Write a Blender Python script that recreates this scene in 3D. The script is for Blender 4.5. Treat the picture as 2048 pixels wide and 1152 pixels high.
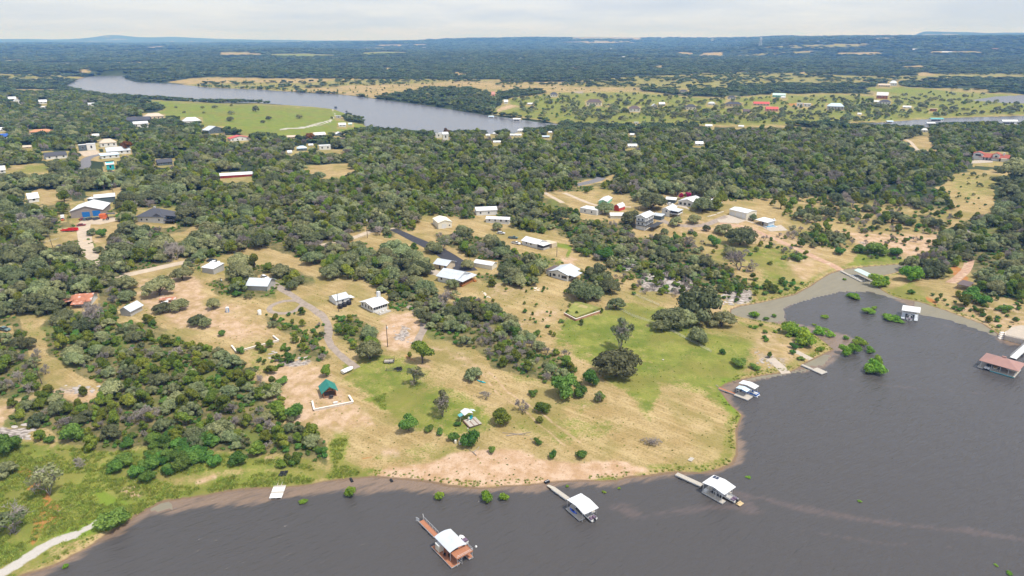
import bpy, math, random
import numpy as np
from math import radians as R, sin, cos, pi
rng = np.random.default_rng(11)
random.seed(5)
for o in list(bpy.data.objects): bpy.data.objects.remove(o)
SC = bpy.context.scene
COL = SC.collection

# ------------------------------------------------------------ camera, sky, sun, exposure
F = 1365.0; CX = 1024.0; CY = 576.0; VY = 78.0; H = 135.0      # lens in pixels of the 2048x1152 photo, vanishing row, drone height
PITCH = math.atan((CY-VY)/F); CP, SP = cos(PITCH), sin(PITCH)
cam = bpy.data.cameras.new('camera'); camo = bpy.data.objects.new('camera', cam); COL.objects.link(camo)
cam.sensor_width = 36; cam.lens = F/2048*36; cam.clip_start = 1; cam.clip_end = 90000
camo.location = (0, 0, H); camo.rotation_euler = (pi/2-PITCH, 0, 0)
SC.camera = camo
SUN_EL, SUN_AZ = R(64), R(118)          # azimuth measured from +Y (view direction) to +X
W = bpy.data.worlds.new('World'); SC.world = W; W.use_nodes = True
nt = W.node_tree; nt.nodes.clear()
def N(t, k, **kw):
    n = t.nodes.new(k)
    for a, b in kw.items(): setattr(n, a, b)
    return n
wo = N(nt, 'ShaderNodeOutputWorld'); mixw = N(nt, 'ShaderNodeMixShader')
b1 = N(nt, 'ShaderNodeBackground'); b2 = N(nt, 'ShaderNodeBackground')
sky = N(nt, 'ShaderNodeTexSky', sky_type='NISHITA', sun_disc=False, sun_elevation=SUN_EL, sun_rotation=SUN_AZ)
b1.inputs[1].default_value = 0.10
tc = N(nt, 'ShaderNodeTexCoord'); sep = N(nt, 'ShaderNodeSeparateXYZ'); mx = N(nt, 'ShaderNodeMath', operation='MAXIMUM'); mx.inputs[1].default_value = 0.0
ad = N(nt, 'ShaderNodeMath', operation='ADD'); ad.inputs[1].default_value = 0.10
dx = N(nt, 'ShaderNodeMath', operation='DIVIDE'); dy = N(nt, 'ShaderNodeMath', operation='DIVIDE'); cmb = N(nt, 'ShaderNodeCombineXYZ')
L = nt.links.new
L(tc.outputs['Generated'], sep.inputs[0]); L(sep.outputs[2], mx.inputs[0]); L(mx.outputs[0], ad.inputs[0])
L(sep.outputs[0], dx.inputs[0]); L(ad.outputs[0], dx.inputs[1]); L(sep.outputs[1], dy.inputs[0]); L(ad.outputs[0], dy.inputs[1])
L(dx.outputs[0], cmb.inputs[0]); L(dy.outputs[0], cmb.inputs[1])
nz = N(nt, 'ShaderNodeTexNoise'); nz.inputs['Scale'].default_value = 0.55; nz.inputs['Detail'].default_value = 7; nz.inputs['Roughness'].default_value = 0.55
L(cmb.outputs[0], nz.inputs['Vector'])
nz2 = N(nt, 'ShaderNodeTexNoise'); nz2.inputs['Scale'].default_value = 0.23; nz2.inputs['Detail'].default_value = 3
L(cmb.outputs[0], nz2.inputs['Vector'])
mr = N(nt, 'ShaderNodeMapRange'); mr.inputs[1].default_value = .35; mr.inputs[2].default_value = .62; mr.inputs[3].default_value = .80; mr.inputs[4].default_value = .97
L(nz2.outputs[0], mr.inputs[0])
cr = N(nt, 'ShaderNodeValToRGB'); e = cr.color_ramp.elements
e[0].position = .36; e[0].color = (.66, .735, .89, 1); e[1].position = .62; e[1].color = (.88, .925, 1.0, 1)
L(nz.outputs[0], cr.inputs[0]); L(cr.outputs[0], b2.inputs[0]); b2.inputs[1].default_value = 0.80
L(sky.outputs[0], b1.inputs[0]); L(mr.outputs[0], mixw.inputs[0]); L(b1.outputs[0], mixw.inputs[1]); L(b2.outputs[0], mixw.inputs[2]); L(mixw.outputs[0], wo.inputs[0])
sl = bpy.data.lights.new('sun', 'SUN'); sl.energy = 3.7; sl.angle = R(7); sl.color = (1, .95, .86)
so = bpy.data.objects.new('sun', sl); COL.objects.link(so)
so.rotation_euler = (pi/2-SUN_EL, 0, pi-SUN_AZ)   # lamp shines from az SUN_AZ, high
so.location = (0, 0, 300)
SC.view_settings.view_transform = 'Standard'; SC.view_settings.look = 'None'; SC.view_settings.exposure = 0.32; SC.view_settings.gamma = 1; SC.view_settings.use_curve_mapping = False
SC.render.engine = 'CYCLES'; SC.cycles.volume_bounces = 0; SC.cycles.max_bounces = 5; SC.cycles.diffuse_bounces = 2; SC.cycles.glossy_bounces = 2; SC.cycles.transmission_bounces = 2

# ------------------------------------------------------------ bookkeeping
def tag(o, label=None, cat=None, group=None, kind=None):
    if label: o['label'] = label
    if cat: o['category'] = cat
    if group: o['group'] = group
    if kind: o['kind'] = kind
    return o
def thing(name, label, cat, loc=(0, 0, 0), rz=0, group=None):
    o = bpy.data.objects.new(name, None); COL.objects.link(o)
    o.location = loc; o.rotation_euler = (0, 0, rz); o.empty_display_size = .2
    return tag(o, label, cat, group)
def link(name, me, parent=None, loc=None):
    o = bpy.data.objects.new(name, me); COL.objects.link(o)
    if parent is not None: o.parent = parent
    if loc is not None: o.location = loc
    return o
class MB:
    def __init__(s): s.v = []; s.f = []
    def add(s, vs, fs):
        b = len(s.v); s.v += [tuple(map(float, p)) for p in vs]; s.f += [tuple(b+i for i in f) for f in fs]; return s
    def box(s, x0, y0, z0, x1, y1, z1):
        return s.add([(x0,y0,z0),(x1,y0,z0),(x1,y1,z0),(x0,y1,z0),(x0,y0,z1),(x1,y0,z1),(x1,y1,z1),(x0,y1,z1)],
                     [(0,3,2,1),(4,5,6,7),(0,1,5,4),(1,2,6,5),(2,3,7,6),(3,0,4,7)])
    def prism(s, pts, z0, z1):
        n = len(pts); v = [(x, y, z0) for x, y in pts]+[(x, y, z1) for x, y in pts]
        return s.add(v, [tuple(range(n))[::-1], tuple(range(n, 2*n))]+[(i, (i+1) % n, n+(i+1) % n, n+i) for i in range(n)])
    def slab(s, quad, t):      # top quad (4 points) thickened downwards
        q = [tuple(p) for p in quad]; return s.add(q+[(x, y, z-t) for x, y, z in q], [(0,1,2,3),(7,6,5,4),(0,4,5,1),(1,5,6,2),(2,6,7,3),(3,7,4,0)])
    def tube(s, p, q, r0, r1=None, n=6):
        r1 = r0 if r1 is None else r1
        p = np.array(p, float); q = np.array(q, float); d = q-p; d /= np.linalg.norm(d)+1e-9
        a = np.cross(d, (0, 0, 1) if abs(d[2]) < .9 else (1, 0, 0)); a /= np.linalg.norm(a); b = np.cross(d, a)
        an = np.arange(n)*2*pi/n
        ring = np.cos(an)[:, None]*a+np.sin(an)[:, None]*b
        v = np.vstack([p+ring*r0, q+ring*r1])
        return s.add(v, [(i, (i+1) % n, n+(i+1) % n, n+i) for i in range(n)]+[tuple(range(n))[::-1], tuple(range(n, 2*n))])
    def lathe(s, prof, c=(0, 0, 0), n=14, sx=1, sy=1):
        v = []; f = []
        for r, z in prof:
            for i in range(n): v.append((c[0]+sx*r*cos(2*pi*i/n), c[1]+sy*r*sin(2*pi*i/n), c[2]+z))
        for k in range(len(prof)-1):
            for i in range(n): f.append((k*n+i, k*n+(i+1) % n, (k+1)*n+(i+1) % n, (k+1)*n+i))
        f.append(tuple(range(n))[::-1]); f.append(tuple(range((len(prof)-1)*n, len(prof)*n)))
        return s.add(v, f)
    def loft(s, secs, closed=True):   # list of equal-length rings
        n = len(secs[0]); v = [p for r in secs for p in r]; f = []
        for k in range(len(secs)-1):
            for i in range(n if closed else n-1):
                j = (i+1) % n; f.append((k*n+i, k*n+j, (k+1)*n+j, (k+1)*n+i))
        if closed: f.append(tuple(range(n))[::-1]); f.append(tuple(range((len(secs)-1)*n, len(secs)*n)))
        return s.add(v, f)
    def mesh(s, name, m, smooth=False):
        me = bpy.data.meshes.new(name); me.from_pydata(s.v, [], s.f)
        if m: me.materials.append(m)
        if smooth: me.polygons.foreach_set('use_smooth', [True]*len(me.polygons))
        me.update(); return me
    def build(s, name, m, parent=None, smooth=False, loc=None):
        return link(name, s.mesh(name, m, smooth), parent, loc)
def npmesh(name, v, f, mats, attrs=None, smooth=False):
    me = bpy.data.meshes.new(name); v = np.ascontiguousarray(v, dtype=np.float32); f = np.ascontiguousarray(f, dtype=np.int32)
    k = f.shape[1]
    me.vertices.add(len(v)); me.vertices.foreach_set('co', v.ravel())
    me.loops.add(f.size); me.loops.foreach_set('vertex_index', f.ravel())
    me.polygons.add(len(f)); me.polygons.foreach_set('loop_start', np.arange(len(f), dtype=np.int32)*k)
    if smooth: me.polygons.foreach_set('use_smooth', np.ones(len(f), dtype=bool))
    for m in mats: me.materials.append(m)
    me.update(calc_edges=True)
    for an, (typ, dat) in (attrs or {}).items():
        a = me.attributes.new(an, typ, 'POINT')
        a.data.foreach_set('color' if typ == 'FLOAT_COLOR' else 'value', np.ascontiguousarray(dat, dtype=np.float32 if typ != 'INT' else np.int32).ravel())
    return me

# ------------------------------------------------------------ numeric helpers
def vnoise(x, y, sc, seed=0):
    x = np.asarray(x, float)/sc; y = np.asarray(y, float)/sc
    xi = np.floor(x).astype(np.int64); yi = np.floor(y).astype(np.int64); fx = x-xi; fy = y-yi
    fx = fx*fx*(3-2*fx); fy = fy*fy*(3-2*fy)
    def h(a, b):
        n = (a*374761393+b*668265263+seed*1274126177) & 0xffffffff
        n = ((n ^ (n >> 13))*1274126177) & 0xffffffff
        n = n ^ (n >> 16)
        return (n & 0xffff)/65535.0
    return (h(xi, yi)*(1-fx)+h(xi+1, yi)*fx)*(1-fy)+(h(xi, yi+1)*(1-fx)+h(xi+1, yi+1)*fx)*fy
def fbm(x, y, sc, oct=4, seed=0):
    t = 0; a = .5; n = 0
    for i in range(oct): t = t+a*vnoise(x, y, sc, seed+i*17); n += a; a *= .5; sc *= .5
    return t/n
def sst(x, a, b):
    t = np.clip((x-a)/(b-a), 0, 1); return t*t*(3-2*t)
def inpoly(px, py, poly):
    c = np.zeros(np.shape(px), bool); n = len(poly); j = n-1
    for i in range(n):
        xi, yi = poly[i]; xj, yj = poly[j]
        if yi != yj:
            k = ((yi > py) != (yj > py)) & (px < (xj-xi)*(py-yi)/(yj-yi)+xi); c ^= k
        j = i
    return c
def polydist(px, py, poly, closed=True):
    d = np.full(np.shape(px), 1e12); n = len(poly)
    for i in range(n if closed else n-1):
        ax, ay = poly[i]; bx, by = poly[(i+1) % n]; ex, ey = bx-ax, by-ay; l2 = ex*ex+ey*ey+1e-12
        t = np.clip(((px-ax)*ex+(py-ay)*ey)/l2, 0, 1); q = (px-ax-t*ex)**2+(py-ay-t*ey)**2
        d = np.minimum(d, q)
    return np.sqrt(d)
def sdpoly(px, py, poly):      # positive outside
    d = polydist(px, py, poly); return np.where(inpoly(px, py, poly), -d, d)
def ray(u, v):
    a = (u-CX)/F; b = -(v-CY)/F
    return a, CP+b*SP, -SP+b*CP
def G0(u, v, z=0.0):            # photo pixel to the point at height z
    a, b, c = ray(u, v); t = (z-H)/c
    return a*t, b*t
def proj(x, y, z):
    zz = z-H; d = y*CP-zz*SP; d = np.maximum(d, 1e-3); up = y*SP+zz*CP
    return CX+F*x/d, CY-F*up/d
def dist_depth(x, y, z): return y*CP-(z-H)*SP

# ------------------------------------------------------------ shorelines (traced on the photograph, at lake level)
BANK = [(20,1165),(51,1151),(107,1134),(157,1106),(178,1096),(203,1078),(229,1063),(254,1050),(267,1037),(292,1022),(325,1005),(361,999),(406,993),(457,983),(500,979),(545,977),(589,974),(620,970),(647,964),(693,960),(729,956),(754,955),(805,960),(855,965),(896,974),(957,978),(995,976),(1010,974),(1061,971),(1094,966),(1150,963),(1200,963),(1231,963),(1256,956),(1302,953),(1345,947),(1404,948),(1442,941),(1467,929),(1476,910),(1475,882),(1475,859),(1487,831),(1462,809),(1439,778),(1454,768),(1492,758),(1528,751),(1579,745),(1597,737),(1607,729),(1632,717),(1655,706),(1668,700),(1655,688),(1635,672),(1600,655),(1560,648),(1515,640),(1480,634),(1462,627),(1463,619),(1480,613),(1520,606),(1590,590),(1625,571),(1637,562),(1660,548),(1690,539),(1740,533),(1810,528),(1812,534),(1790,545),(1760,552),(1755,575),(1775,588),(1797,597),(1838,604),(1890,621),(1925,634),(1965,648),(1990,665),(2008,682),(2048,688),(2120,696),(2300,720),(2700,760),(2700,1500),(-300,1500),(-300,1260)]
DARK = [(0,1175),(89,1151),(142,1126),(178,1103),(211,1083),(241,1070),(269,1050),(300,1032),(340,1027),(381,1016),(432,1012),(500,1009),(576,997),(652,986),(685,979),(716,989),(754,983),(817,983),(868,986),(957,986),(1018,984),(1073,985),(1112,974),(1172,971),(1213,974),(1264,966),(1327,955),(1391,950),(1447,943),(1480,928),(1490,908),(1490,885),(1477,867),(1489,834),(1475,814),(1462,795),(1470,780),(1492,768),(1528,758),(1579,748),(1617,742),(1650,735),(1668,722),(1670,712),(1701,704),(1726,692),(1693,669),(1624,654),(1569,641),(1567,618),(1579,610),(1630,595),(1680,583),(1739,583),(1782,595),(1797,603),(1833,618),(1833,628),(1884,636),(1922,646),(1965,658),(1985,669),(2000,684),(2016,690),(2048,692),(2120,700),(2300,725),(2700,770),(2700,1500),(-300,1500),(-300,1270)]
RIVER = [(124,175),(140,166),(152,158),(178,152),(220,149.5),(259,149),(252,153),(256,157.5),(274,164),(343,167),(416,175),(518,179),(602,185),(690,190),(774,201),(840,209),(919,222),(982,232),(1018,236),(1086,246),(1120,249),(1115,258),(1000,268),(850,270),(760,262),(735,255),(728,250),(728,241),(693,228),(665,218),(627,214),(518,206),(432,205),(305,197),(211,192),(165,184),(145,178)]
ARM = [(1705,252),(1749,246),(1845,239),(1909,235.5),(2048,232),(2400,226),(2400,244),(2048,250),(1900,253),(1750,257.5),(1705,257)]
POND = [(1940,201),(1990,193),(2048,190),(2300,182),(2300,196),(2048,207),(2010,206)]
wpoly = lambda P: [G0(u, v) for u, v in P]
BANKW, DARKW, RIVW, PONDW, ARMW = wpoly(BANK), wpoly(DARK), wpoly(RIVER), wpoly(POND), wpoly(ARM)

# ------------------------------------------------------------ terrain
AZ0, AZ1, NA = R(-52), R(52), 760
rs = [30.0]
while rs[-1] < 34000: rs.append(rs[-1]*(1.03 if rs[-1] < 110 else 1.0062 if rs[-1] < 800 else 1.012))
rs = np.array(rs); NR = len(rs); az = np.linspace(AZ0, AZ1, NA)
RR, AA = np.meshgrid(rs, az, indexing='ij'); GX = RR*np.sin(AA); GY = RR*np.cos(AA)
def water_sd(x, y):
    dn = sdpoly(x, y, BANKW); df = np.minimum(sdpoly(x, y, RIVW), sdpoly(x, y, ARMW)); dp = sdpoly(x, y, PONDW)
    return dn, df, dp
near = RR < 3200
dn = np.full(RR.shape, 4000.); df = dn.copy(); dp = dn.copy()
dn[near], df[near], dp[near] = water_sd(GX[near], GY[near])
def uaz(u): return math.atan2((u-CX)/F, CP+(CY-VY)/F*SP)
def terrain_z(x, y, r, a, dn, df, dp):
    rise = lambda d, A, k: np.where(d > 0, np.minimum(d, 1.2)*.3+A*(1-np.exp(-np.maximum(d-1.2, 0)/k)), np.maximum(d*.25, -2.5))
    zn = rise(dn, 15, 170); zf = rise(df, 15, 130); zp = rise(dp, 15, 200)
    z = np.minimum(np.minimum(zn, zf), zp)
    w = sst(np.minimum(np.minimum(dn, df), dp), 5, 120)
    z = z+w*((fbm(x, y, 130, 3, 3)-.5)*5+(fbm(x, y, 30, 2, 9)-.5)*1.0)
    z = z+sst(r, 2200, 15000)*52
    am = sst(r, 1700, 7000)
    z = z+am*((fbm(x*.5, y, 900, 3, 21)-.45)*62+(fbm(x*.4, y, 2600, 2, 31)-.5)*50)
    g = lambda c, wd: np.exp(-((r-c)/wd)**2)
    # ridges on the horizon
    z = z+sst(a, uaz(1400), uaz(1600))*sst(r, 4600, 8200)*(1-sst(r, 10500, 14000))*105
    z = z+sst(a, uaz(560), uaz(1180))*(1-sst(a, uaz(1480), uaz(1650)))*sst(r, 9500, 13500)*(1-sst(r, 15500, 18500))*78
    n1 = fbm(a*900, a*0+1, 60, 3, 5)
    z = z+(1-sst(a, uaz(480), uaz(680)))*g(25500, 2200)*(30+38*n1+95*np.exp(-((a-uaz(222))/.022)**2)+62*np.exp(-((a-uaz(330))/.06)**2))
    z = z+sst(a, uaz(1800), uaz(1850))*g(17500, 1700)*(168+40*n1)
    z = z+sst(a, uaz(1560), uaz(1600))*(1-sst(a, uaz(1720), uaz(1790)))*g(16500, 1600)*95
    return z
GZ = terrain_z(GX, GY, RR, AA, dn, df, dp)
lr = np.log(rs)
def gridval(A, x, y):
    x = np.asarray(x, float); y = np.asarray(y, float)
    r = np.hypot(x, y); a = np.arctan2(x, y)
    i = np.clip(np.searchsorted(rs, r)-1, 0, NR-2); fr = np.clip((r-rs[i])/(rs[i+1]-rs[i]), 0, 1)
    t = np.clip((a-AZ0)/(AZ1-AZ0)*(NA-1), 0, NA-1.001); j = t.astype(int); fa = t-j
    return (A[i, j]*(1-fr)+A[i+1, j]*fr)*(1-fa)+(A[i, j+1]*(1-fr)+A[i+1, j+1]*fr)*fa
def hz(x, y): return gridval(GZ, x, y)
def P(u, v):                    # photo pixel to the ground point it shows
    a, b, c = ray(u, v); h = math.hypot(a, b); aa = math.atan2(a, b)
    t = np.clip((aa-AZ0)/(AZ1-AZ0)*(NA-1), 0, NA-1.001); j = int(t); fa = t-j
    col = np.maximum(GZ[:, j]*(1-fa)+GZ[:, j+1]*fa, 0.0)
    rz = H+c/h*rs; hit = np.where(col > rz)[0]
    k = max(int(hit[0]), 1) if len(hit) else NR-1
    d0 = rz[k-1]-col[k-1]; d1 = rz[k]-col[k]; f = d0/(d0-d1+1e-9)
    r = rs[k-1]+(rs[k]-rs[k-1])*f
    x, y = r*math.sin(aa), r*math.cos(aa)
    return np.array([x, y, max(float(hz(x, y)), 0.0)])
def ppm(p): return F/dist_depth(p[0], p[1], p[2])

# ------------------------------------------------------------ materials
def principled(name):
    m = bpy.data.materials.new(name); m.use_nodes = True; t = m.node_tree
    return m, t, t.nodes['Principled BSDF']
def mat(name, c, rough=.7, amt=.12, scale=1.2, metal=0, bump=0, bscale=8, vary=0, spec=.3, dirt=None):
    m, t, p = principled(name); l = t.links.new
    tcn = N(t, 'ShaderNodeTexCoord'); no = N(t, 'ShaderNodeTexNoise'); no.inputs['Scale'].default_value = scale; no.inputs['Detail'].default_value = 5
    l(tcn.outputs['Object'], no.inputs['Vector'])
    hsv = N(t, 'ShaderNodeHueSaturation'); hsv.inputs['Color'].default_value = (*c, 1)
    mr_ = N(t, 'ShaderNodeMapRange'); mr_.inputs[1].default_value = .3; mr_.inputs[2].default_value = .7; mr_.inputs[3].default_value = 1-amt; mr_.inputs[4].default_value = 1+amt
    l(no.outputs[0], mr_.inputs[0]); l(mr_.outputs[0], hsv.inputs['Value'])
    out = hsv.outputs[0]
    if dirt:
        n2 = N(t, 'ShaderNodeTexNoise'); n2.inputs['Scale'].default_value = dirt[1]; n2.inputs['Detail'].default_value = 6; l(tcn.outputs['Object'], n2.inputs['Vector'])
        mp = N(t, 'ShaderNodeMapRange'); mp.inputs[1].default_value = dirt[2]; mp.inputs[2].default_value = dirt[2]+.12; l(n2.outputs[0], mp.inputs[0])
        mi = N(t, 'ShaderNodeMix', data_type='RGBA'); l(mp.outputs[0], mi.inputs[0]); l(out, mi.inputs[6]); mi.inputs[7].default_value = (*dirt[0], 1); out = mi.outputs[2]
    if vary:
        oi = N(t, 'ShaderNodeObjectInfo'); h2 = N(t, 'ShaderNodeHueSaturation'); mm = N(t, 'ShaderNodeMapRange'); mm.inputs[3].default_value = 1-vary; mm.inputs[4].default_value = 1+vary
        l(oi.outputs['Random'], mm.inputs[0]); l(mm.outputs[0], h2.inputs['Value']); l(out, h2.inputs['Color']); out = h2.outputs[0]
    l(out, p.inputs['Base Color'])
    p.inputs['Roughness'].default_value = rough; p.inputs['Metallic'].default_value = metal; p.inputs['Specular IOR Level'].default_value = spec
    if bump:
        n3 = N(t, 'ShaderNodeTexNoise'); n3.inputs['Scale'].default_value = bscale; n3.inputs['Detail'].default_value = 4; l(tcn.outputs['Object'], n3.inputs['Vector'])
        bp = N(t, 'ShaderNodeBump'); bp.inputs['Strength'].default_value = bump; bp.inputs['Distance'].default_value = .05; l(n3.outputs[0], bp.inputs['Height']); l(bp.outputs[0], p.inputs['Normal'])
    return m
M = {}
M['white'] = mat('white_paint', (.66, .66, .66), .55, .05, .5, dirt=((.6, .58, .54), 1.2, .66))
M['white_roof'] = mat('white_metal_roof', (.66, .67, .70), .42, .05, .35, dirt=((.66, .67, .68), .8, .64))
M['tin'] = mat('tin_roof', (.56, .60, .66), .42, .08, .4, metal=.15, dirt=((.46, .47, .5), .7, .62))
M['tin_blue'] = mat('pale_blue_roof', (.52, .66, .80), .42, .05, .4)
M['grey_wall'] = mat('grey_wall', (.42, .41, .40), .7, .08)
M['tan_wall'] = mat('tan_wall', (.55, .46, .34), .75, .08)
M['cream'] = mat('cream_metal', (.72, .67, .56), .6, .04, .4)
M['taupe'] = mat('taupe_metal', (.30, .26, .25), .6, .06, .4)
M['slate'] = mat('dark_slate_wall', (.10, .13, .15), .6, .1)
M['blue'] = mat('bright_blue_paint', (.02, .17, .52), .5, .05)
M['darkroof'] = mat('dark_shingle', (.075, .078, .095), .85, .15, 2.5)
M['brownroof'] = mat('brown_shingle', (.13, .10, .10), .85, .12, 2.5)
M['dockroof'] = mat('mauve_brown_metal', (.33, .19, .165), .5, .06, .5)
M['redroof'] = mat('red_metal_roof', (.52, .10, .09), .55, .1, .8)
M['tile'] = mat('red_clay_tile', (.34, .10, .07), .8, .16, 3)
M['rust'] = mat('rusty_tin', (.42, .17, .10), .7, .25, .5, dirt=((.55, .50, .48), .45, .55))
M['orangeroof'] = mat('terracotta_roof', (.50, .24, .13), .8, .12, 2)
M['tanroof'] = mat('tan_roof', (.52, .44, .36), .8, .08, 2)
M['greenroof'] = mat('green_metal_roof', (.022, .20, .165), .45, .08, .6)
M['mintroof'] = mat('mint_metal_roof', (.50, .64, .60), .45, .06, .6)
M['mint'] = mat('mint_wall', (.22, .52, .38), .65, .06)
M['barnred'] = mat('barn_red_wall', (.48, .055, .04), .65, .08)
M['log'] = mat('orange_log', (.36, .145, .045), .7, .18, 4)
M['deckred'] = mat('red_brown_decking', (.36, .155, .085), .75, .10, 3)
M['deckbrown'] = mat('brown_deck_boards', (.20, .115, .085), .75, .15, 3)
M['deckgrey'] = mat('weathered_grey_boards', (.42, .385, .34), .85, .14, 3, dirt=((.28, .25, .22), 2, .62))
M['concrete'] = mat('concrete', (.43, .37, .31), .9, .08, .6, bump=.1)
M['steel'] = mat('pale_steel', (.62, .63, .65), .4, .05, 2, metal=.3)
M['darksteel'] = mat('dark_steel', (.05, .05, .055), .5, .1)
M['black'] = mat('black_plastic', (.02, .02, .024), .5, .1)
M['blackfloat'] = mat('black_float', (.018, .02, .024), .6, .1)
M['glass'] = mat('window_glass', (.025, .03, .035), .12, .05, spec=.6)
M['gelwhite'] = mat('white_gelcoat', (.84, .84, .84), .25, .02, spec=.5)
M['tarp'] = mat('white_tarp', (.80, .80, .82), .6, .04, 1, bump=.3, bscale=2)
M['bluefab'] = mat('blue_canvas', (.03, .10, .38), .7, .1)
M['kayakblue'] = mat('blue_plastic', (.01, .09, .62), .35, .05)
M['teal'] = mat('teal_plastic', (.03, .40, .46), .5, .06)
M['tealcloth'] = mat('teal_cloth', (.12, .38, .42), .8, .08)
M['orange'] = mat('orange_paint', (.62, .14, .04), .55, .1)
M['red'] = mat('red_paint', (.58, .02, .02), .5, .08)
M['tyre'] = mat('rubber', (.02, .02, .02), .8, .1)
M['rim'] = mat('rim_metal', (.4, .4, .42), .4, .05, metal=.5)
M['purple'] = mat('seat_fabric', (.16, .11, .17), .7, .1)
M['tan'] = mat('tan_upholstery', (.50, .38, .22), .7, .1)
M['solar'] = mat('solar_cell', (.02, .03, .07), .2, .05, spec=.6)
M['pole'] = mat('pole_wood', (.10, .075, .055), .85, .2, 3)
M['palepost'] = mat('pale_post', (.45, .42, .36), .8, .1)
M['limestone'] = mat('cut_limestone', (.60, .53, .46), .9, .12, 1.5, bump=.3, bscale=3, vary=.10)
M['capstone'] = mat('capstone', (.72, .66, .60), .85, .06, 1, vary=.05)
M['brickwall'] = mat('pinkish_brick', (.42, .22, .15), .85, .16, 1.5, vary=.12)
M['ledge'] = mat('ledge_rock', (.40, .36, .34), .95, .2, .8, bump=.8, bscale=2, vary=.22)
M['pool'] = mat('pool_water', (.05, .25, .45), .1, .03)
M['bark'] = mat('bark', (.10, .082, .068), .95, .2, 3)
M['deadwood'] = mat('dead_wood', (.30, .26, .235), .9, .2, 2, vary=.2)
M['hull_blue'] = mat('hull_blue', (.03, .13, .45), .35, .04)
M['pinkpaint'] = mat('salmon_wall', (.62, .30, .26), .7, .08)
M['brickorange'] = mat('orange_brick', (.40, .16, .08), .8, .12)
M['car_silver'] = mat('silver_paint', (.62, .63, .66), .3, .02, metal=.2, spec=.5)
M['car_white'] = mat('white_car_paint', (.80, .80, .80), .28, .02, spec=.5)
M['car_dark'] = mat('charcoal_car_paint', (.035, .045, .055), .3, .03, spec=.5)
M['car_red'] = mat('dark_red_car_paint', (.25, .03, .04), .3, .03, spec=.5)
M['car_teal'] = mat('grey_green_car_paint', (.10, .17, .17), .3, .03, spec=.5)

def leafmat(name, c1, c2, vh=.03, vv=.3, rough=.75, trans=.0):
    m, t, p = principled(name); l = t.links.new
    at = N(t, 'ShaderNodeAttribute', attribute_name='lv')
    mi = N(t, 'ShaderNodeMix', data_type='RGBA'); mi.inputs[6].default_value = (*c1, 1); mi.inputs[7].default_value = (*c2, 1); l(at.outputs['Fac'], mi.inputs[0])
    oi = N(t, 'ShaderNodeObjectInfo'); h = N(t, 'ShaderNodeHueSaturation')
    wn = N(t, 'ShaderNodeTexWhiteNoise', noise_dimensions='1D'); l(oi.outputs['Random'], wn.inputs['W'])
    a = N(t, 'ShaderNodeMapRange'); a.inputs[3].default_value = .5-vh; a.inputs[4].default_value = .5+vh; l(oi.outputs['Random'], a.inputs[0]); l(a.outputs[0], h.inputs['Hue'])
    b = N(t, 'ShaderNodeMapRange'); b.inputs[3].default_value = 1-vv; b.inputs[4].default_value = 1+vv; l(wn.outputs['Value'], b.inputs[0]); l(b.outputs[0], h.inputs['Value'])
    l(mi.outputs[2], h.inputs['Color']); l(h.outputs[0], p.inputs['Base Color'])
    p.inputs['Roughness'].default_value = rough; p.inputs['Specular IOR Level'].default_value = .15
    tr = N(t, 'ShaderNodeBsdfTranslucent'); ms = N(t, 'ShaderNodeMixShader'); ms.inputs[0].default_value = .32; l(h.outputs[0], tr.inputs[0]); l(p.outputs[0], ms.inputs[1]); l(tr.outputs[0], ms.inputs[2]); l(ms.outputs[0], t.nodes['Material Output'].inputs[0])
    return m
M['oak'] = leafmat('oak_leaf', (.145, .172, .075), (.345, .365, .185), 0.03, 0.45)
M['cedar'] = leafmat('cedar_leaf', (.105, .152, .020), (.285, .330, .058), 0.03, 0.38)
M['bush'] = leafmat('bush_leaf', (.075, .165, .030), (.200, .330, .070), 0.03, 0.3)
M['willow'] = leafmat('willow_leaf', (.125, .25, .025), (.29, .42, .055), 0.02, 0.15)
M['bare'] = leafmat('bare_leaf', (.24, .205, .185), (.50, .445, .41), 0.02, 0.25)
M['pink'] = leafmat('pink_blossom', (.40, .02, .10), (.62, .06, .20), .01, .1)
M['autumn'] = leafmat('rusty_leaf', (.16, .075, .02), (.32, .15, .035), .02, .2)
M['far'] = leafmat('far_leaf', (.060, .092, .034), (.165, .205, .085), 0.03, 0.42)
M['reed'] = leafmat('reed_leaf', (.20, .28, .04), (.42, .46, .11), 0.02, 0.25)

# ------------------------------------------------------------ ground cover classes (polygons traced on the photograph, laid on the terrain)
GU, GV = proj(GX, GY, GZ)
PP = F/np.maximum(dist_depth(GX, GY, GZ), 1)
wx = (fbm(GX, GY, 14, 3, 41)-.5)*16; wy = (fbm(GX, GY, 14, 3, 57)-.5)*16
fw = sst(RR, 700, 1500); bx_ = (fbm(GX, GY, 40, 3, 141)-.5)*26+fw*(fbm(GX, GY, 150, 3, 151)-.5)*110; by_ = (fbm(GX, GY, 40, 3, 157)-.5)*26+fw*(fbm(GX, GY, 150, 3, 161)-.5)*110
WU = GU+(wx*.8+bx_)*PP; WV = GV+(wy*.30+by_*np.clip(120/np.maximum(RR, 1), 0, .45))*PP
WU0, WV0 = GU+wx*PP*.2, GV+wy*PP*.08
CH = {k: np.zeros(RR.shape, np.float32) for k in ('green', 'bare', 'floor', 'mud', 'rock', 'gravel', 'far', 'orange')}
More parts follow.
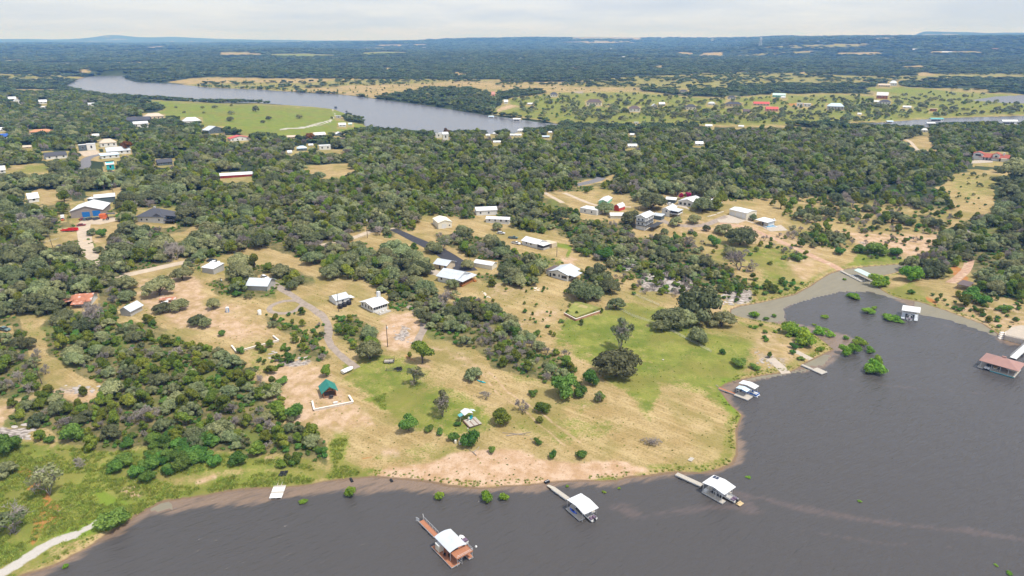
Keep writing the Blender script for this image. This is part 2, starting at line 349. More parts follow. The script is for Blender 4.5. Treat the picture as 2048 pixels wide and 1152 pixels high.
def paint(ch, poly, s=1.0, fe=8, sharp=False, mode='max'):
    xs = [p[0] for p in poly]; ys = [p[1] for p in poly]; U_, V_ = (WU0, WV0) if sharp else (WU, WV)
    m = (U_ > min(xs)-fe) & (U_ < max(xs)+fe) & (V_ > min(ys)-fe) & (V_ < max(ys)+fe) & (GY > 0)
    if not m.any(): return
    d = sdpoly(U_[m], V_[m], poly); w = (1-sst(d, -fe, fe)).astype(np.float32)*s
    a = CH[ch]
    if mode == 'max': a[m] = np.maximum(a[m], w)
    else: a[m] = a[m]*(1-w)
def stroke(ch, line, wpx, s=1.0, fe=2):
    xs = [p[0] for p in line]; ys = [p[1] for p in line]
    m = (WU0 > min(xs)-30) & (WU0 < max(xs)+30) & (WV0 > min(ys)-20) & (WV0 < max(ys)+20)
    if not m.any(): return
    d = polydist(WU0[m], WV0[m], line, False); CH[ch][m] = np.maximum(CH[ch][m], ((1-sst(d, wpx-fe, wpx+fe))*s).astype(np.float32))
# far country: dark woodland by default
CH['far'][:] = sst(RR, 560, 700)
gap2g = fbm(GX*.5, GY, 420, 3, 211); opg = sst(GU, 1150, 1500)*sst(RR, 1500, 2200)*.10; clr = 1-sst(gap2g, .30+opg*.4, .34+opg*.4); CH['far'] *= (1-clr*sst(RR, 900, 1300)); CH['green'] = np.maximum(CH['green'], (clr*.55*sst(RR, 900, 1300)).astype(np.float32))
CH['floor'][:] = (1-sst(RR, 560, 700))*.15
FIELDS = [
 ('tan', [(330,163),(380,156),(430,154),(520,157),(650,158),(720,156),(770,161),(850,164),(1000,162),(1130,165),(1220,161),(1330,160),(1400,168),(1455,174),(1440,178),(1330,176),(1150,184),(1040,180),(1005,188),(960,180),(870,176),(800,186),(760,197),(690,188),(602,183),(518,177),(416,172),(343,166)]),
 ('grass', [(1018,234),(985,230),(1030,196),(1100,184),(1250,182),(1330,186),(1420,196),(1520,190),(1640,188),(1750,188),(1900,181),(2100,190),(2400,186),(2400,228),(2048,232),(1845,238),(1749,245),(1500,252),(1200,252),(1086,247)]),
 ('green', [(235,199),(300,199),(420,206),(520,207),(630,214),(668,219),(728,244),(732,254),(700,268),(640,276),(560,279),(500,270),(440,262),(390,246),(330,232),(290,214)]),
 ('green', [(1760,172),(1800,172),(1900,180),(1910,190),(1800,190),(1750,182)]),
 ('green', [(540,108),(610,107),(672,110),(660,113),(548,114)]), ('tan', [(430,106),(520,107),(530,112),(440,111)]), ('green', [(720,106),(770,103),(820,105),(815,108),(730,109)]),
 ('tan', [(1610,160),(1650,153),(1700,156),(1695,163),(1650,170),(1625,172)]), ('tan', [(1550,152),(1600,143),(1606,141),(1600,148),(1570,158)]),
 ('tan', [(1340,160),(1370,152),(1400,149),(1450,150),(1420,156),(1350,161)]), ('tan', [(1765,152),(1800,158),(1815,163),(1790,163)]), ('tan', [(1820,148),(1860,144),(1880,150),(1850,153)]), ('tan', [(1950,148),(1990,152),(1995,159),(1965,157)]),
 ('tan', [(770,137),(784,135),(786,140),(770,143)]), ('tan', [(905,146),(928,143),(930,152),(900,152)]), ('tan', [(1650,106),(1750,104),(1780,108),(1700,110)]), ('tan', [(1400,106),(1440,104),(1440,112),(1400,113)]), ('tan', [(1360,104),(1385,106),(1380,110),(1345,108)]),
 ('tan', [(1850,102),(1950,103),(1960,107),(1860,106)]), ('tan', [(1800,132),(1850,130),(1850,136),(1800,137)]), ('tan', [(30,178),(100,178),(150,184),(60,186)]), ('tan', [(88,88),(140,90),(138,92),(92,91)]), ('tan', [(1130,138),(1150,133),(1180,131),(1160,137)]), ('tan', [(1300,137),(1320,130),(1326,132),(1312,140)]),
 ('tan', [(1130,77),(1280,76),(1285,79),(1150,80)]), ('tan', [(1080,85),(1200,82),(1290,86),(1200,88)]), ('tan', [(740,90),(850,88),(860,91),(760,93)]), ('tan', [(1745,77),(1790,74),(1795,78),(1750,80)]), ('tan', [(250,95),(330,93),(330,97),(255,98)]), ('tan', [(160,141),(180,137),(190,142),(170,145)]),
 ('tan', [(90,126),(150,124),(150,127),(95,128)]), ('tan',[(30,120),(60,118),(62,121),(32,122)]),
]
for k, pl in FIELDS:
    fe = max(1.5, min(7, (max(p[1] for p in pl)-min(p[1] for p in pl))*.35))
    paint('far', pl, 1, fe, mode='sub')
    if k == 'green': paint('green', pl, .85, fe)
    if k == 'grass': paint('green', pl, .72, fe)
    if k == 'tan': paint('bare', pl, .30, fe)
# woods on this side (ground under them is litter), listed with what grows there
# (place text, polygon, spacing m, weights oak/cedar/bare/bush, size)
ZONES = [
 ('in the deep woodland between the river and the houses', [(-400,190),(60,192),(140,186),(230,206),(330,240),(440,270),(560,288),(640,286),(700,276),(770,270),(850,276),(1000,272),(1200,266),(1500,264),(1750,261),(2048,254),(2450,250),(2450,330),(2030,335),(1935,340),(1905,352),(1885,375),(1760,368),(1690,380),(1600,392),(1540,396),(1460,398),(1430,388),(1360,384),(1290,392),(1200,392),(1120,378),(1040,372),(960,386),(900,392),(800,384),(640,380),(430,380),(210,352),(60,345),(-400,345)], 7.0, (.36,.48,.12,.04), 1.0),
 ('in the broad woodland above the white garage and docks', [(430,378),(640,378),(800,382),(900,390),(960,384),(1040,372),(1120,378),(1160,410),(1100,470),(1050,465),(1000,448),(930,438),(850,432),(820,470),(740,470),(700,475),(640,500),(585,505),(520,470),(440,450),(360,430),(400,400)], 6.6, (.42,.40,.14,.04), 1.0),
 ('in the woodland around the barn with blue doors', [(-400,345),(60,345),(210,352),(430,380),(400,400),(360,430),(440,450),(520,470),(560,490),(500,505),(420,515),(370,515),(285,535),(240,565),(200,580),(130,612),(40,630),(-400,640)], 7.2, (.62,.22,.12,.04), 1.08),
 ('in the dense scrub left of the bare house lot', [(95,665),(130,625),(180,625),(240,640),(300,648),(380,668),(440,705),(500,742),(545,768),(562,808),(600,840),(640,868),(640,905),(560,900),(440,900),(330,895),(240,895),(150,870),(90,830),(220,800),(250,780),(150,735),(105,690)], 4.5, (.26,.36,.20,.18), 1.0),
 ('at the left edge beside the mown strip', [(-300,640),(40,640),(60,690),(85,720),(110,760),(60,790),(-300,800)], 6, (.4,.3,.25,.05), .9),
 ('on the rocky terraces at the left edge', [(45,800),(110,775),(150,800),(240,812),(250,850),(160,860),(70,850)], 5, (.3,.45,.1,.15), .8),
 ('in the wood between the lot and the gravel drive', [(395,545),(470,525),(560,520),(610,540),(620,575),(565,590),(520,608),(470,600),(420,575)], 6.6, (.7,.22,.06,.02), 1.05),
 ('in the brush beside the gravel drive', [(500,640),(560,650),(610,670),(640,640),(648,700),(660,720),(620,725),(585,700),(540,660)], 5.0, (.25,.35,.10,.3), .72),
 ('in the thicket beside the white cottage', [(650,625),(690,622),(700,640),(760,655),(775,690),(760,715),(720,715),(690,690),(668,660)], 5.2, (.3,.45,.08,.17), .85),
 ('in the strip of trees above the hay-coloured yard', [(560,500),(620,500),(700,478),(760,500),(800,520),(820,555),(790,575),(720,570),(660,545),(600,520)], 6.6, (.52,.26,.2,.02), 1.0),
 ('in the wooded hollow below the porch house', [(745,565),(800,560),(860,570),(880,590),(960,602),(1020,640),(1030,665),(1080,700),(1140,715),(1150,765),(1090,770),(1050,745),(1000,735),(950,700),(900,690),(855,680),(850,640),(830,610),(760,600)], 4.7, (.38,.27,.28,.07), 1.0),
 ('beside the black asphalt drive', [(790,490),(840,500),(880,520),(860,560),(820,565),(780,530)], 9, (.85,.1,.05,0), .95),
 ('in the trees between the garage and the porch house', [(860,470),(930,460),(980,470),(1010,500),(1000,530),(960,560),(940,520),(900,490)], 8.0, (.66,.2,.1,.04), .95),
 ('in the grove around the white gabled house', [(940,540),(990,520),(1060,505),(1130,530),(1190,545),(1240,560),(1230,590),(1180,590),(1165,565),(1130,545),(1085,545),(1080,575),(1000,575),(960,570)], 6.4, (.55,.3,.1,.05), 1.05),
 ('on the brushy slope below the three-storey house', [(1110,450),(1170,430),(1240,440),(1262,470),(1340,475),(1400,500),(1440,530),(1400,560),(1290,560),(1240,545),(1190,520),(1150,500)], 6.2, (.40,.20,.18,.22), .82),
 ('around the houses on the right of the woodland', [(1160,395),(1330,385),(1440,388),(1450,420),(1330,440),(1260,430),(1180,440)], 12, (.75,.15,.05,.05), 1.0),
 ('on the bushy hillside right of the pool pavilion', [(1520,395),(1640,395),(1760,372),(1880,378),(1930,420),(1900,470),(1800,470),(1720,455),(1640,450),(1560,430)], 9, (.25,.25,.25,.25), .75),
 ('in the brush above the algae cove', [(1560,470),(1640,455),(1700,475),(1660,500),(1600,495)], 7, (.3,.2,.3,.2), .8),
 ('in the woods along the right edge above the bay', [(1890,470),(1960,430),(2040,380),(2450,360),(2450,620),(2048,600),(1960,590),(1930,560),(1860,560),(1800,545),(1840,520)], 6.4, (.42,.34,.14,.10), .95),
 ('round the rusted house', [(50,600),(130,560),(240,562),(270,590),(300,630),(320,652),(240,648),(130,645),(60,630)], 6.2, (.5,.25,.18,.07), 1.0),
 ('beside the pale shed above the lot', [(372,532),(420,512),(480,530),(490,560),(430,566),(398,580)], 6.4, (.65,.3,.05,0), 1.0),
 ('on the slope between the ledges and the cove', [(1290,505),(1340,482),(1400,505),(1470,555),(1500,590),(1430,592),(1390,575),(1300,545)], 5.6, (.15,.25,.2,.4), .68),
 ('near the villa with red roofs', [(1990,335),(2450,330),(2450,400),(2000,395)], 8, (.8,.2,0,0), 1.0),
]
CLEAR = [
 [(610,330),(700,326),(705,340),(690,356),(650,360),(612,345)], [(640,300),(690,298),(690,308),(640,308)], [(1900,352),(1935,340),(2040,338),(2040,350),(1985,360),(2000,395),(1985,440),(1930,420),(1880,376)],
 [(60,380),(125,378),(130,405),(60,415)], [(20,330),(100,325),(105,348),(20,352)], [(130,436),(235,432),(238,460),(210,470),(235,500),(228,515),(205,515),(160,445)], [(165,385),(245,375),(250,395),(180,400)], [(225,305),(160,300),(150,318),(210,325)],
 [(325,470),(372,455),(410,452),(400,470),(350,490),(325,485)], [(480,500),(560,490),(600,520),(690,560),(760,575),(700,595),(640,590),(620,560),(560,530),(500,520)], [(85,468),(150,462),(160,475),(100,490),(85,488)],
 [(90,485),(125,480),(125,495),(95,500)], [(250,548),(360,530),(440,600),(450,640),(400,668),(370,660),(330,650),(290,610)], [(930,440),(1000,445),(1010,470),(960,480)], [(1040,462),(1000,470),(1020,500),(1060,495),(1110,500),(1140,515),(1130,530),(1180,545),(1170,520),(1130,490)],
 [(1195,400),(1260,385),(1262,392),(1230,402)], [(1240,350),(1200,356),(1160,366),(1160,374),(1210,366)], [(560,575),(640,600),(600,630),(540,630),(530,605)], [(740,640),(860,650),(850,690),(790,700),(740,680)],
 [(112,742),(150,748),(225,772),(220,790),(180,800),(130,775)], [(1230,385),(1200,375),(1150,400),(1110,385),(1090,385),(1150,420),(1250,410)], [(1900,540),(1960,515),(1965,560),(1935,575),(1900,575)], [(1800,280),(1860,270),(1870,305),(1820,305)],
 [(740,455),(700,472),(705,482),(760,470)], [(785,460),(810,458),(880,500),(935,520),(940,545),(900,545),(870,520)], [(960,520),(940,560),(1000,590),(1080,590),(1090,560),(1040,545)] ,
]
CLEAR.pop()
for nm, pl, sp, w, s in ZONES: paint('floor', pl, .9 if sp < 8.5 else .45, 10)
for pl in CLEAR: paint('floor', pl, 1, 6, mode='sub'); paint('far', pl, 1, 5, mode='sub'); paint('bare', pl, .28, 8)
# lawns and lush grass
GREEN = [
 ([(150,868),(330,885),(640,900),(650,945),(440,940),(330,965),(150,950)], .72), ([(1580,400),(1760,380),(1900,400),(1900,450),(1700,470),(1600,440)], .4),
 ([(1130,600),(1200,618),(1152,634)], .75), ([(1060,590),(1190,600),(1200,640),(1120,680),(1020,620)], .35), ([(1120,640),(1250,600),(1330,620),(1500,690),(1520,750),(1470,775),(1490,835),(1475,868),(1430,800),(1330,740),(1300,830),(1240,790),(1140,690)], .74), ([(1050,800),(1200,830),(1270,870),(1100,875),(990,850)], .5),
 ([(1290,560),(1350,600),(1300,620),(1250,600)], .5), ([(1440,750),(1520,748),(1475,770),(1490,832),(1476,860),(1440,800)], .95), ([(1270,735),(1360,720),(1460,770),(1430,800),(1330,770)], .75),
 ([(690,725),(770,710),(860,740),(960,790),(990,850),(900,855),(830,830),(760,790),(700,765)], .68), ([(750,800),(800,810),(830,785),(830,775),(790,790)], 1), ([(705,757),(735,745),(735,755),(715,765)], 1), ([(560,700),(640,720),(700,730),(680,750)], .3),
 ([(-300,850),(60,870),(150,880),(230,940),(330,960),(440,930),(560,925),(640,930),(650,964),(545,977),(400,990),(300,1015),(240,1055),(205,1030),(170,1060),(90,1120),(-300,1200)], .78),
 ([(636,868),(660,846),(696,850),(704,884),(742,925),(770,950),(700,962),(640,940),(650,905)], .79), ([(100,1030),(190,960),(230,1000),(200,1035),(120,1090)], 1), ([(1185,955),(1220,945),(1280,942),(1280,952),(1230,961)], .95), ([(1350,940),(1400,930),(1440,938),(1410,948)], .8), ([(860,860),(1000,880),(900,920),(740,900),(760,880)], .45),
 ([(1430,480),(1560,480),(1640,520),(1600,550),(1530,540),(1420,520)], .62), ([(1560,520),(1640,560),(1620,575),(1590,592),(1480,612),(1440,580),(1500,560)], .62), ([(1700,500),(1800,505),(1810,527),(1690,537)], .85), ([(1800,560),(1850,590),(1930,625),(1960,650),(1890,622),(1800,598)], .8),
 ([(1480,625),(1560,650),(1650,690),(1690,700),(1660,715),(1580,690),(1480,650)], .7), ([(1890,340),(2030,345),(1990,400),(1940,410),(1880,378)], .5), ([(1600,400),(1760,380),(1880,400),(1900,440),(1700,450)], .35), ([(60,330),(105,328),(105,345),(20,350)], .8),
 ([(600,540),(760,580),(700,590)], .2), ([(760,560),(860,575),(880,600),(760,600)], .4), ([(880,470),(1000,520),(960,540),(860,490)], .25), ([(1110,455),(1240,500),(1280,545),(1200,540)], .4), ([(20,610),(60,605),(95,680),(60,690)], .45), ([(470,690),(560,690),(600,730),(520,770)], .45), ([(540,640),(640,650),(650,700),(600,720)], .4),
 ([(1000,740),(1060,720),(1160,780),(1200,800),(1120,830)], .45), ([(640,258),(700,238),(735,252),(700,262)], .9),
]
for pl, s in GREEN: paint('green', pl, s, 22 if s < .8 else 14)
BARE = [
 ([(745,935),(800,905),(900,900),(1050,890),(1200,915),(1300,930),(1250,952),(1150,962),(1061,970),(957,977),(855,964),(760,954)], .80), ([(770,870),(820,865),(840,890),(790,900)], .6), ([(255,556),(360,535),(440,600),(560,680),(475,700),(420,665),(330,640)], .62),
 ([(590,700),(560,770),(610,845),(700,855),(780,840),(690,760)], .62), ([(740,630),(830,610),(860,660),(850,720),(780,715),(750,680)], .72), ([(880,690),(960,720),(1000,760),(930,740),(870,710)], .55), ([(960,560),(1080,560),(1100,600),(1000,610)], .45), ([(1100,600),(1000,620),(1020,680),(1130,640),(1150,640)], .5),
 ([(1330,440),(1470,430),(1560,460),(1660,530),(1690,545),(1620,570),(1560,500),(1440,480),(1370,480)], .55), ([(1690,460),(1900,455),(1970,470),(1950,520),(1800,525),(1700,500)], .66), ([(1880,590),(2200,620),(2200,700),(2000,680),(1950,640)], .50), ([(1240,570),(1480,600),(1470,640),(1330,600)], .45), ([(1510,660),(1590,690),(1600,730),(1560,745),(1500,740),(1480,690)], .45),
 ([(160,445),(240,500),(220,520),(180,500)], .5), ([(1120,500),(1160,520),(1150,540),(1110,540)], .7), ([(820,150),(1010,162),(1000,172),(900,176)], .5), ([(1010,216),(1040,208),(1060,215),(1010,230)], .8), ([(1560,205),(1660,222),(1600,225),(1490,222)], .5), ([(1850,239),(1900,228),(1800,232),(1770,243)], .6),
 ([(0,790),(110,770),(220,770),(230,800),(60,880),(-200,880)], .6), ([(380,945),(410,938),(420,945),(385,952)], .9), ([(225,985),(255,975),(262,1000),(240,1000)], .8), ([(1220,800),(1330,770),(1430,830),(1460,900),(1400,940),(1250,930)], .28),
 ([(540,905),(560,900),(560,915),(545,918)], .8), ([(610,910),(625,912),(622,922),(610,920)], .8), ([(850,741),(866,741),(866,748),(850,748)], .9), ([(1136,800),(1144,800),(1144,806),(1136,806)], .9), ([(1285,650),(1300,648),(1300,654),(1286,655)], .9),
]
for pl, s in BARE: paint('bare', pl, s, 18 if s < .8 else 9)
for pl, s in [([(1285,545),(1340,540),(1375,575),(1360,590),(1300,575)], .95), ([(1235,520),(1270,510),(1275,530),(1250,545)], .7), ([(1425,588),(1470,585),(1495,605),(1465,614),(1430,608)], .9), ([(1690,480),(1720,485),(1770,510),(1740,512)], .6), ([(1905,455),(1945,450),(1968,480),(1940,490),(1915,470)], .9),
              ([(15,850),(60,845),(110,850),(50,885)], .9), ([(120,765),(210,770),(220,790),(160,795)], .5), ([(785,650),(820,655),(825,690),(790,690)], .75), ([(1500,700),(1560,720),(1570,742),(1510,735)], .55), ([(590,715),(615,712),(612,730),(595,732)], .8), ([(1895,400),(1940,405),(1940,415),(1890,410)], .5), ([(1148,182),(1168,180),(1166,189),(1150,189)], .9)]:
    paint('rock', pl, s, 6)
for pl, s in [([(50,900),(75,920),(85,970),(100,1040),(60,1090),(40,1060),(70,990),(40,930)], .6), ([(1850,590),(1880,600),(1890,612),(1860,605)], .9), ([(52,1152),(140,1103),(146,1110),(110,1135),(70,1170)], 1), ([(1905,535),(1935,520),(1955,545),(1930,570)], .7), ([(812,715),(850,725),(880,745),(830,730)], .55), ([(1560,206),(1600,206),(1598,212),(1560,212)], .8)]:
    paint('orange', pl, s, 5)
stroke('bare', [(955,745),(1000,785),(1060,830),(1130,890)], 3, .6, 3); stroke('bare', [(975,742),(1020,782),(1080,825),(1160,885)], 3, .6, 3); stroke('bare', [(860,740),(930,790),(1000,850)], 2, .45, 2)
stroke('bare', [(1140,715),(1180,730)], 2, .6, 2); stroke('green', [(760,815),(800,812),(832,790)], 4, 1, 3); stroke('gravel', [(0,1150),(60,1112),(110,1085),(150,1070)], 9, .9, 5); stroke('gravel', [(150,1070),(180,1050),(196,1036)], 6, .8, 4)
stroke('orange', [(700,918),(760,908),(830,898)], 1.5, .8, 1.5); stroke('green', [(1100,488),(1140,495),(1135,518),(1105,530)], 4, .9, 3)
stroke('gravel', [(665,219),(670,230),(664,240),(640,246),(610,254),(560,259)], 1.2, .9, .8); stroke('gravel', [(664,243),(640,250),(600,257)], .9, .8, .7)
WUD = GU, GV
# wet margin of the lakes
CH['mud'] = np.maximum((1-sst(dn+wx*.06, .0, 1.7))*.95, ((1-sst(df, 0, 4))*.7)).astype(np.float32)
band = sst(dn, 1, 2)*(1-sst(dn, 3.5, 8)); CH['green'] = np.maximum(CH['green'], (band*.55*(CH['bare'] < .5)).astype(np.float32))
NV = NR*NA
idx = np.arange(NV).reshape(NR, NA)
quads = np.stack([idx[:-1, :-1], idx[:-1, 1:], idx[1:, 1:], idx[1:, :-1]], -1).reshape(-1, 4)[:, ::-1]
def pack(a, b, c, d=None):
    o = np.ones((NV, 4), np.float32); o[:, 0] = a.ravel(); o[:, 1] = b.ravel(); o[:, 2] = c.ravel()
    if d is not None: o[:, 3] = d.ravel()
    return o
def ground_mat():
    m, t, p = principled('ground_cover'); l = t.links.new
    geo = N(t, 'ShaderNodeNewGeometry'); tx = N(t, 'ShaderNodeTexCoord')
    def noise(s, d=6, r=.55, off=0, vec=None):
        n = N(t, 'ShaderNodeTexNoise'); n.inputs['Scale'].default_value = s; n.inputs['Detail'].default_value = d; n.inputs['Roughness'].default_value = r
        if vec is None:
            mp = N(t, 'ShaderNodeMapping'); mp.inputs['Location'].default_value = (off, off*1.7, 0); l(tx.outputs['Object'], mp.inputs[0]); l(mp.outputs[0], n.inputs['Vector'])
        else: l(vec, n.inputs['Vector'])
        return n.outputs[0]
    nA = noise(.035, 5); nB = noise(.22, 6, .62, 13); nC = noise(1.3, 6, .7, 29); nD = noise(.11, 5, .6, 51); nE = noise(.012, 5, .6, 71)
    def attr(nm):
        a = N(t, 'ShaderNodeAttribute', attribute_name=nm); s = N(t, 'ShaderNodeSeparateColor'); l(a.outputs['Color'], s.inputs[0]); return s.outputs[0], s.outputs[1], s.outputs[2]
    g, ba, fl = attr('covA'); mu, ro, gr = attr('covB'); fa, og, _ = attr('covC')
    def math_(op, a, b, c=None):
        n = N(t, 'ShaderNodeMath', operation=op)
        for i, x in enumerate((a, b, c)):
            if x is None: continue
            if isinstance(x, (int, float)): n.inputs[i].default_value = x
            else: l(x, n.inputs[i])
        return n.outputs[0]
    def mixc(f, a, b):
        n = N(t, 'ShaderNodeMix', data_type='RGBA'); l(f, n.inputs[0])
        for i, x in ((6, a), (7, b)):
            if isinstance(x, tuple): n.inputs[i].default_value = (*x, 1)
            else: l(x, n.inputs[i])
        return n.outputs[2]
    def ramp(x, a, b, lo=0., hi=1.):
        n = N(t, 'ShaderNodeMapRange', interpolation_type='SMOOTHSTEP'); n.inputs[1].default_value = a; n.inputs[2].default_value = b; n.inputs[3].default_value = lo; n.inputs[4].default_value = hi; l(x, n.inputs[0]); return n.outputs[0]
    mixn = math_('ADD', math_('MULTIPLY', math_('SUBTRACT', nB, .5), 1.1), math_('MULTIPLY', math_('SUBTRACT', nC, .5), .9))
    def thr(a, lo=.30, hi=.70, k=1.0): return ramp(math_('MULTIPLY_ADD', mixn, k, a), lo, hi)
    straw = mixc(ramp(nD, .35, .65), (.335, .240, .108), (.43, .322, .168))
    straw = mixc(ramp(nC, .42, .72), straw, (.20, .15, .06))
    mps = N(t, 'ShaderNodeMapping', vector_type='TEXTURE'); mps.inputs['Rotation'].default_value = (0, 0, R(-34)); mps.inputs['Scale'].default_value = (22, 1, 1); l(tx.outputs['Object'], mps.inputs[0])
    nS = noise(.42, 4, .6, 0, mps.outputs[0]); straw = mixc(math_('MULTIPLY', ramp(nS, .5, .68), .5), straw, (.24, .19, .075)); straw = mixc(math_('MULTIPLY', ramp(nS, .5, .32), .5), straw, (.50, .385, .205))
    gcol = mixc(ramp(nD, .35, .65), (.125, .155, .028), (.235, .235, .055)); gcol = mixc(ramp(nC, .45, .7), gcol, (.14, .20, .03))
    gcol = mixc(ramp(math_('ADD', g, math_('MULTIPLY', nB, .2)), .85, 1.1), gcol, mixc(nC, (.11, .19, .022), (.20, .25, .035)))
    c = mixc(thr(g, .30, .72, .85), straw, gcol)
    c = mixc(math_('MULTIPLY', ramp(nA, .46, .62), .6), c, mixc(nB, (.16, .155, .04), (.235, .20, .06)))
    # small scattered weeds in dry grass
    c = mixc(math_('MULTIPLY', ramp(nC, .60, .72), .55), c, (.11, .115, .03))
    bcol = mixc(ramp(nB, .35, .65), (.41, .265, .16), (.52, .375, .27)); bcol = mixc(ramp(nC, .5, .75), bcol, (.26, .165, .085))
    c = mixc(thr(ba, .32, .78, .8), c, bcol)
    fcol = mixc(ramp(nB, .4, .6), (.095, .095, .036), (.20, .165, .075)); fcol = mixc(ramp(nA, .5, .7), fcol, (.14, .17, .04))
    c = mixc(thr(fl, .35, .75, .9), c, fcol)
    ocol = mixc(nC, (.32, .13, .04), (.42, .20, .07)); c = mixc(thr(og, .35, .75, .8), c, ocol)
    vo = N(t, 'ShaderNodeTexVoronoi', feature='F1'); vo.inputs['Scale'].default_value = .55; mpv = N(t, 'ShaderNodeMapping'); mpv.inputs['Scale'].default_value = (1, 1.9, 1); mpv.inputs['Rotation'].default_value = (0, 0, .5); l(tx.outputs['Object'], mpv.inputs[0]); l(mpv.outputs[0], vo.inputs['Vector'])
    rcol = mixc(ramp(vo.outputs['Distance'], .2, .75), (.44, .39, .36), (.20, .17, .15))
    c = mixc(thr(ro, .40, .75, .9), c, rcol)
    c = mixc(thr(gr, .35, .7, .5), c, mixc(nC, (.36, .33, .30), (.52, .49, .46)))
    c = mixc(ramp(mu, .35, .8), c, mixc(nC, (.13, .085, .055), (.24, .17, .11)))
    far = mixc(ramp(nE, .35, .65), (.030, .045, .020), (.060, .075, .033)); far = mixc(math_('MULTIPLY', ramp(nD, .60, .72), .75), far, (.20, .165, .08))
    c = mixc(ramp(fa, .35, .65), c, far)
    l(c, p.inputs['Base Color']); p.inputs['Roughness'].default_value = .95; p.inputs['Specular IOR Level'].default_value = .1
    bp = N(t, 'ShaderNodeBump'); bp.inputs['Strength'].default_value = .55; bp.inputs['Distance'].default_value = .35
    l(math_('ADD', nC, math_('MULTIPLY', nB, .8)), bp.inputs['Height']); l(bp.outputs[0], p.inputs['Normal'])
    return m
M['ground'] = ground_mat()
gv = np.stack([GX, GY, GZ], -1).reshape(-1, 3)
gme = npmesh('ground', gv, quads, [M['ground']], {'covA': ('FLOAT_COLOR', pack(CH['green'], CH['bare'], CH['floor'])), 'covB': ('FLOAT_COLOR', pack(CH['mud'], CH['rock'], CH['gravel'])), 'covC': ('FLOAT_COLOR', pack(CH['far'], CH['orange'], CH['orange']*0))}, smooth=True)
tag(link('ground', gme), 'dry straw and green ground running to the horizon', None, None, 'structure')

# ------------------------------------------------------------ water
def water_mat(name, base, shallow, algae, ripple=1.0, sc=1.0, rough=.07):
    m, t, p = principled(name); l = t.links.new
    tx = N(t, 'ShaderNodeTexCoord')
    a = N(t, 'ShaderNodeAttribute', attribute_name='wat'); s = N(t, 'ShaderNodeSeparateColor'); l(a.outputs['Color'], s.inputs[0])
    def nz_(scale, rot, sx, sy, d=3, dist=0):
        mp = N(t, 'ShaderNodeMapping', vector_type='TEXTURE'); mp.inputs['Rotation'].default_value = (0, 0, rot); mp.inputs['Scale'].default_value = (1/sx, 1/sy, 1)
        n = N(t, 'ShaderNodeTexNoise'); n.inputs['Scale'].default_value = scale; n.inputs['Detail'].default_value = d; n.inputs['Distortion'].default_value = dist
        l(tx.outputs['Object'], mp.inputs[0]); l(mp.outputs[0], n.inputs['Vector']); return n.outputs[0]
    def mth(op, x, y):
        n = N(t, 'ShaderNodeMath', operation=op)
        for i, q in enumerate((x, y)):
            if isinstance(q, (int, float)): n.inputs[i].default_value = q
            else: l(q, n.inputs[i])
        return n.outputs[0]
    def mixc(f, A, B):
        n = N(t, 'ShaderNodeMix', data_type='RGBA'); l(f, n.inputs[0])
        for i, q in ((6, A), (7, B)):
            if isinstance(q, tuple): n.inputs[i].default_value = (*q, 1)
            else: l(q, n.inputs[i])
        return n.outputs[2]
    def rmp(x, lo, hi):
        n = N(t, 'ShaderNodeMapRange', interpolation_type='SMOOTHSTEP'); n.inputs[1].default_value = lo; n.inputs[2].default_value = hi; l(x, n.inputs[0]); return n.outputs[0]
    big = nz_(.42*sc, R(38), .22, 1.0, 3, .3); mid = nz_(1.0*sc, R(30), .26, 1.0, 3, .2); fine = nz_(2.4*sc, R(46), .45, 1.0, 3); patch = nz_(.02, 0, 1, 1, 4)
    wob = nz_(.45, R(34), .3, 1, 4, .5)
    sh = rmp(mth('ADD', s.outputs[0], mth('MULTIPLY', mth('SUBTRACT', wob, .5), 1.1)), .50, 1.05)
    c = mixc(sh, base, mixc(fine, shallow, tuple(x*1.5 for x in shallow)))
    c = mixc(rmp(mth('ADD', s.outputs[1], mth('MULTIPLY', mth('SUBTRACT', wob, .5), .5)), .3, .6), c, mixc(wob, algae, tuple(x*.72 for x in algae)))
    c = mixc(mth('MULTIPLY', rmp(mth('ADD', s.outputs[2], mth('MULTIPLY', mth('SUBTRACT', mid, .5), .9)), .05, 1.0), .36), c, (.20, .14, .13))
    l(c, p.inputs['Base Color'])
    rr = N(t, 'ShaderNodeMapRange'); l(s.outputs[1], rr.inputs[0]); rr.inputs[3].default_value = rough; rr.inputs[4].default_value = .6; l(rr.outputs[0], p.inputs['Roughness'])
    p.inputs['IOR'].default_value = 1.333; p.inputs['Specular IOR Level'].default_value = .5
    hgt = mth('ADD', mth('ADD', mth('MULTIPLY', big, 1.0), mth('MULTIPLY', mid, .6)), mth('MULTIPLY', fine, .25))
    bp = N(t, 'ShaderNodeBump'); bp.inputs['Distance'].default_value = .75
    st = N(t, 'ShaderNodeMapRange'); l(patch, st.inputs[0]); st.inputs[1].default_value = .3; st.inputs[2].default_value = .7; st.inputs[3].default_value = ripple*.7; st.inputs[4].default_value = ripple*1.15
    al = mth('MULTIPLY', st.outputs[0], mth('SUBTRACT', 1.0, mth('MULTIPLY', s.outputs[1], .8)))
    l(al, bp.inputs['Strength']); l(hgt, bp.inputs['Height']); l(bp.outputs[0], p.inputs['Normal'])
    return m
M['lake'] = water_mat('lake_water', (.070, .065, .064), (.165, .118, .088), (.25, .225, .165), .82, 1.0, .17)
M['river'] = water_mat('river_water', (.13, .13, .15), (.16, .13, .10), (.3, .3, .22), .10, .5, .22)
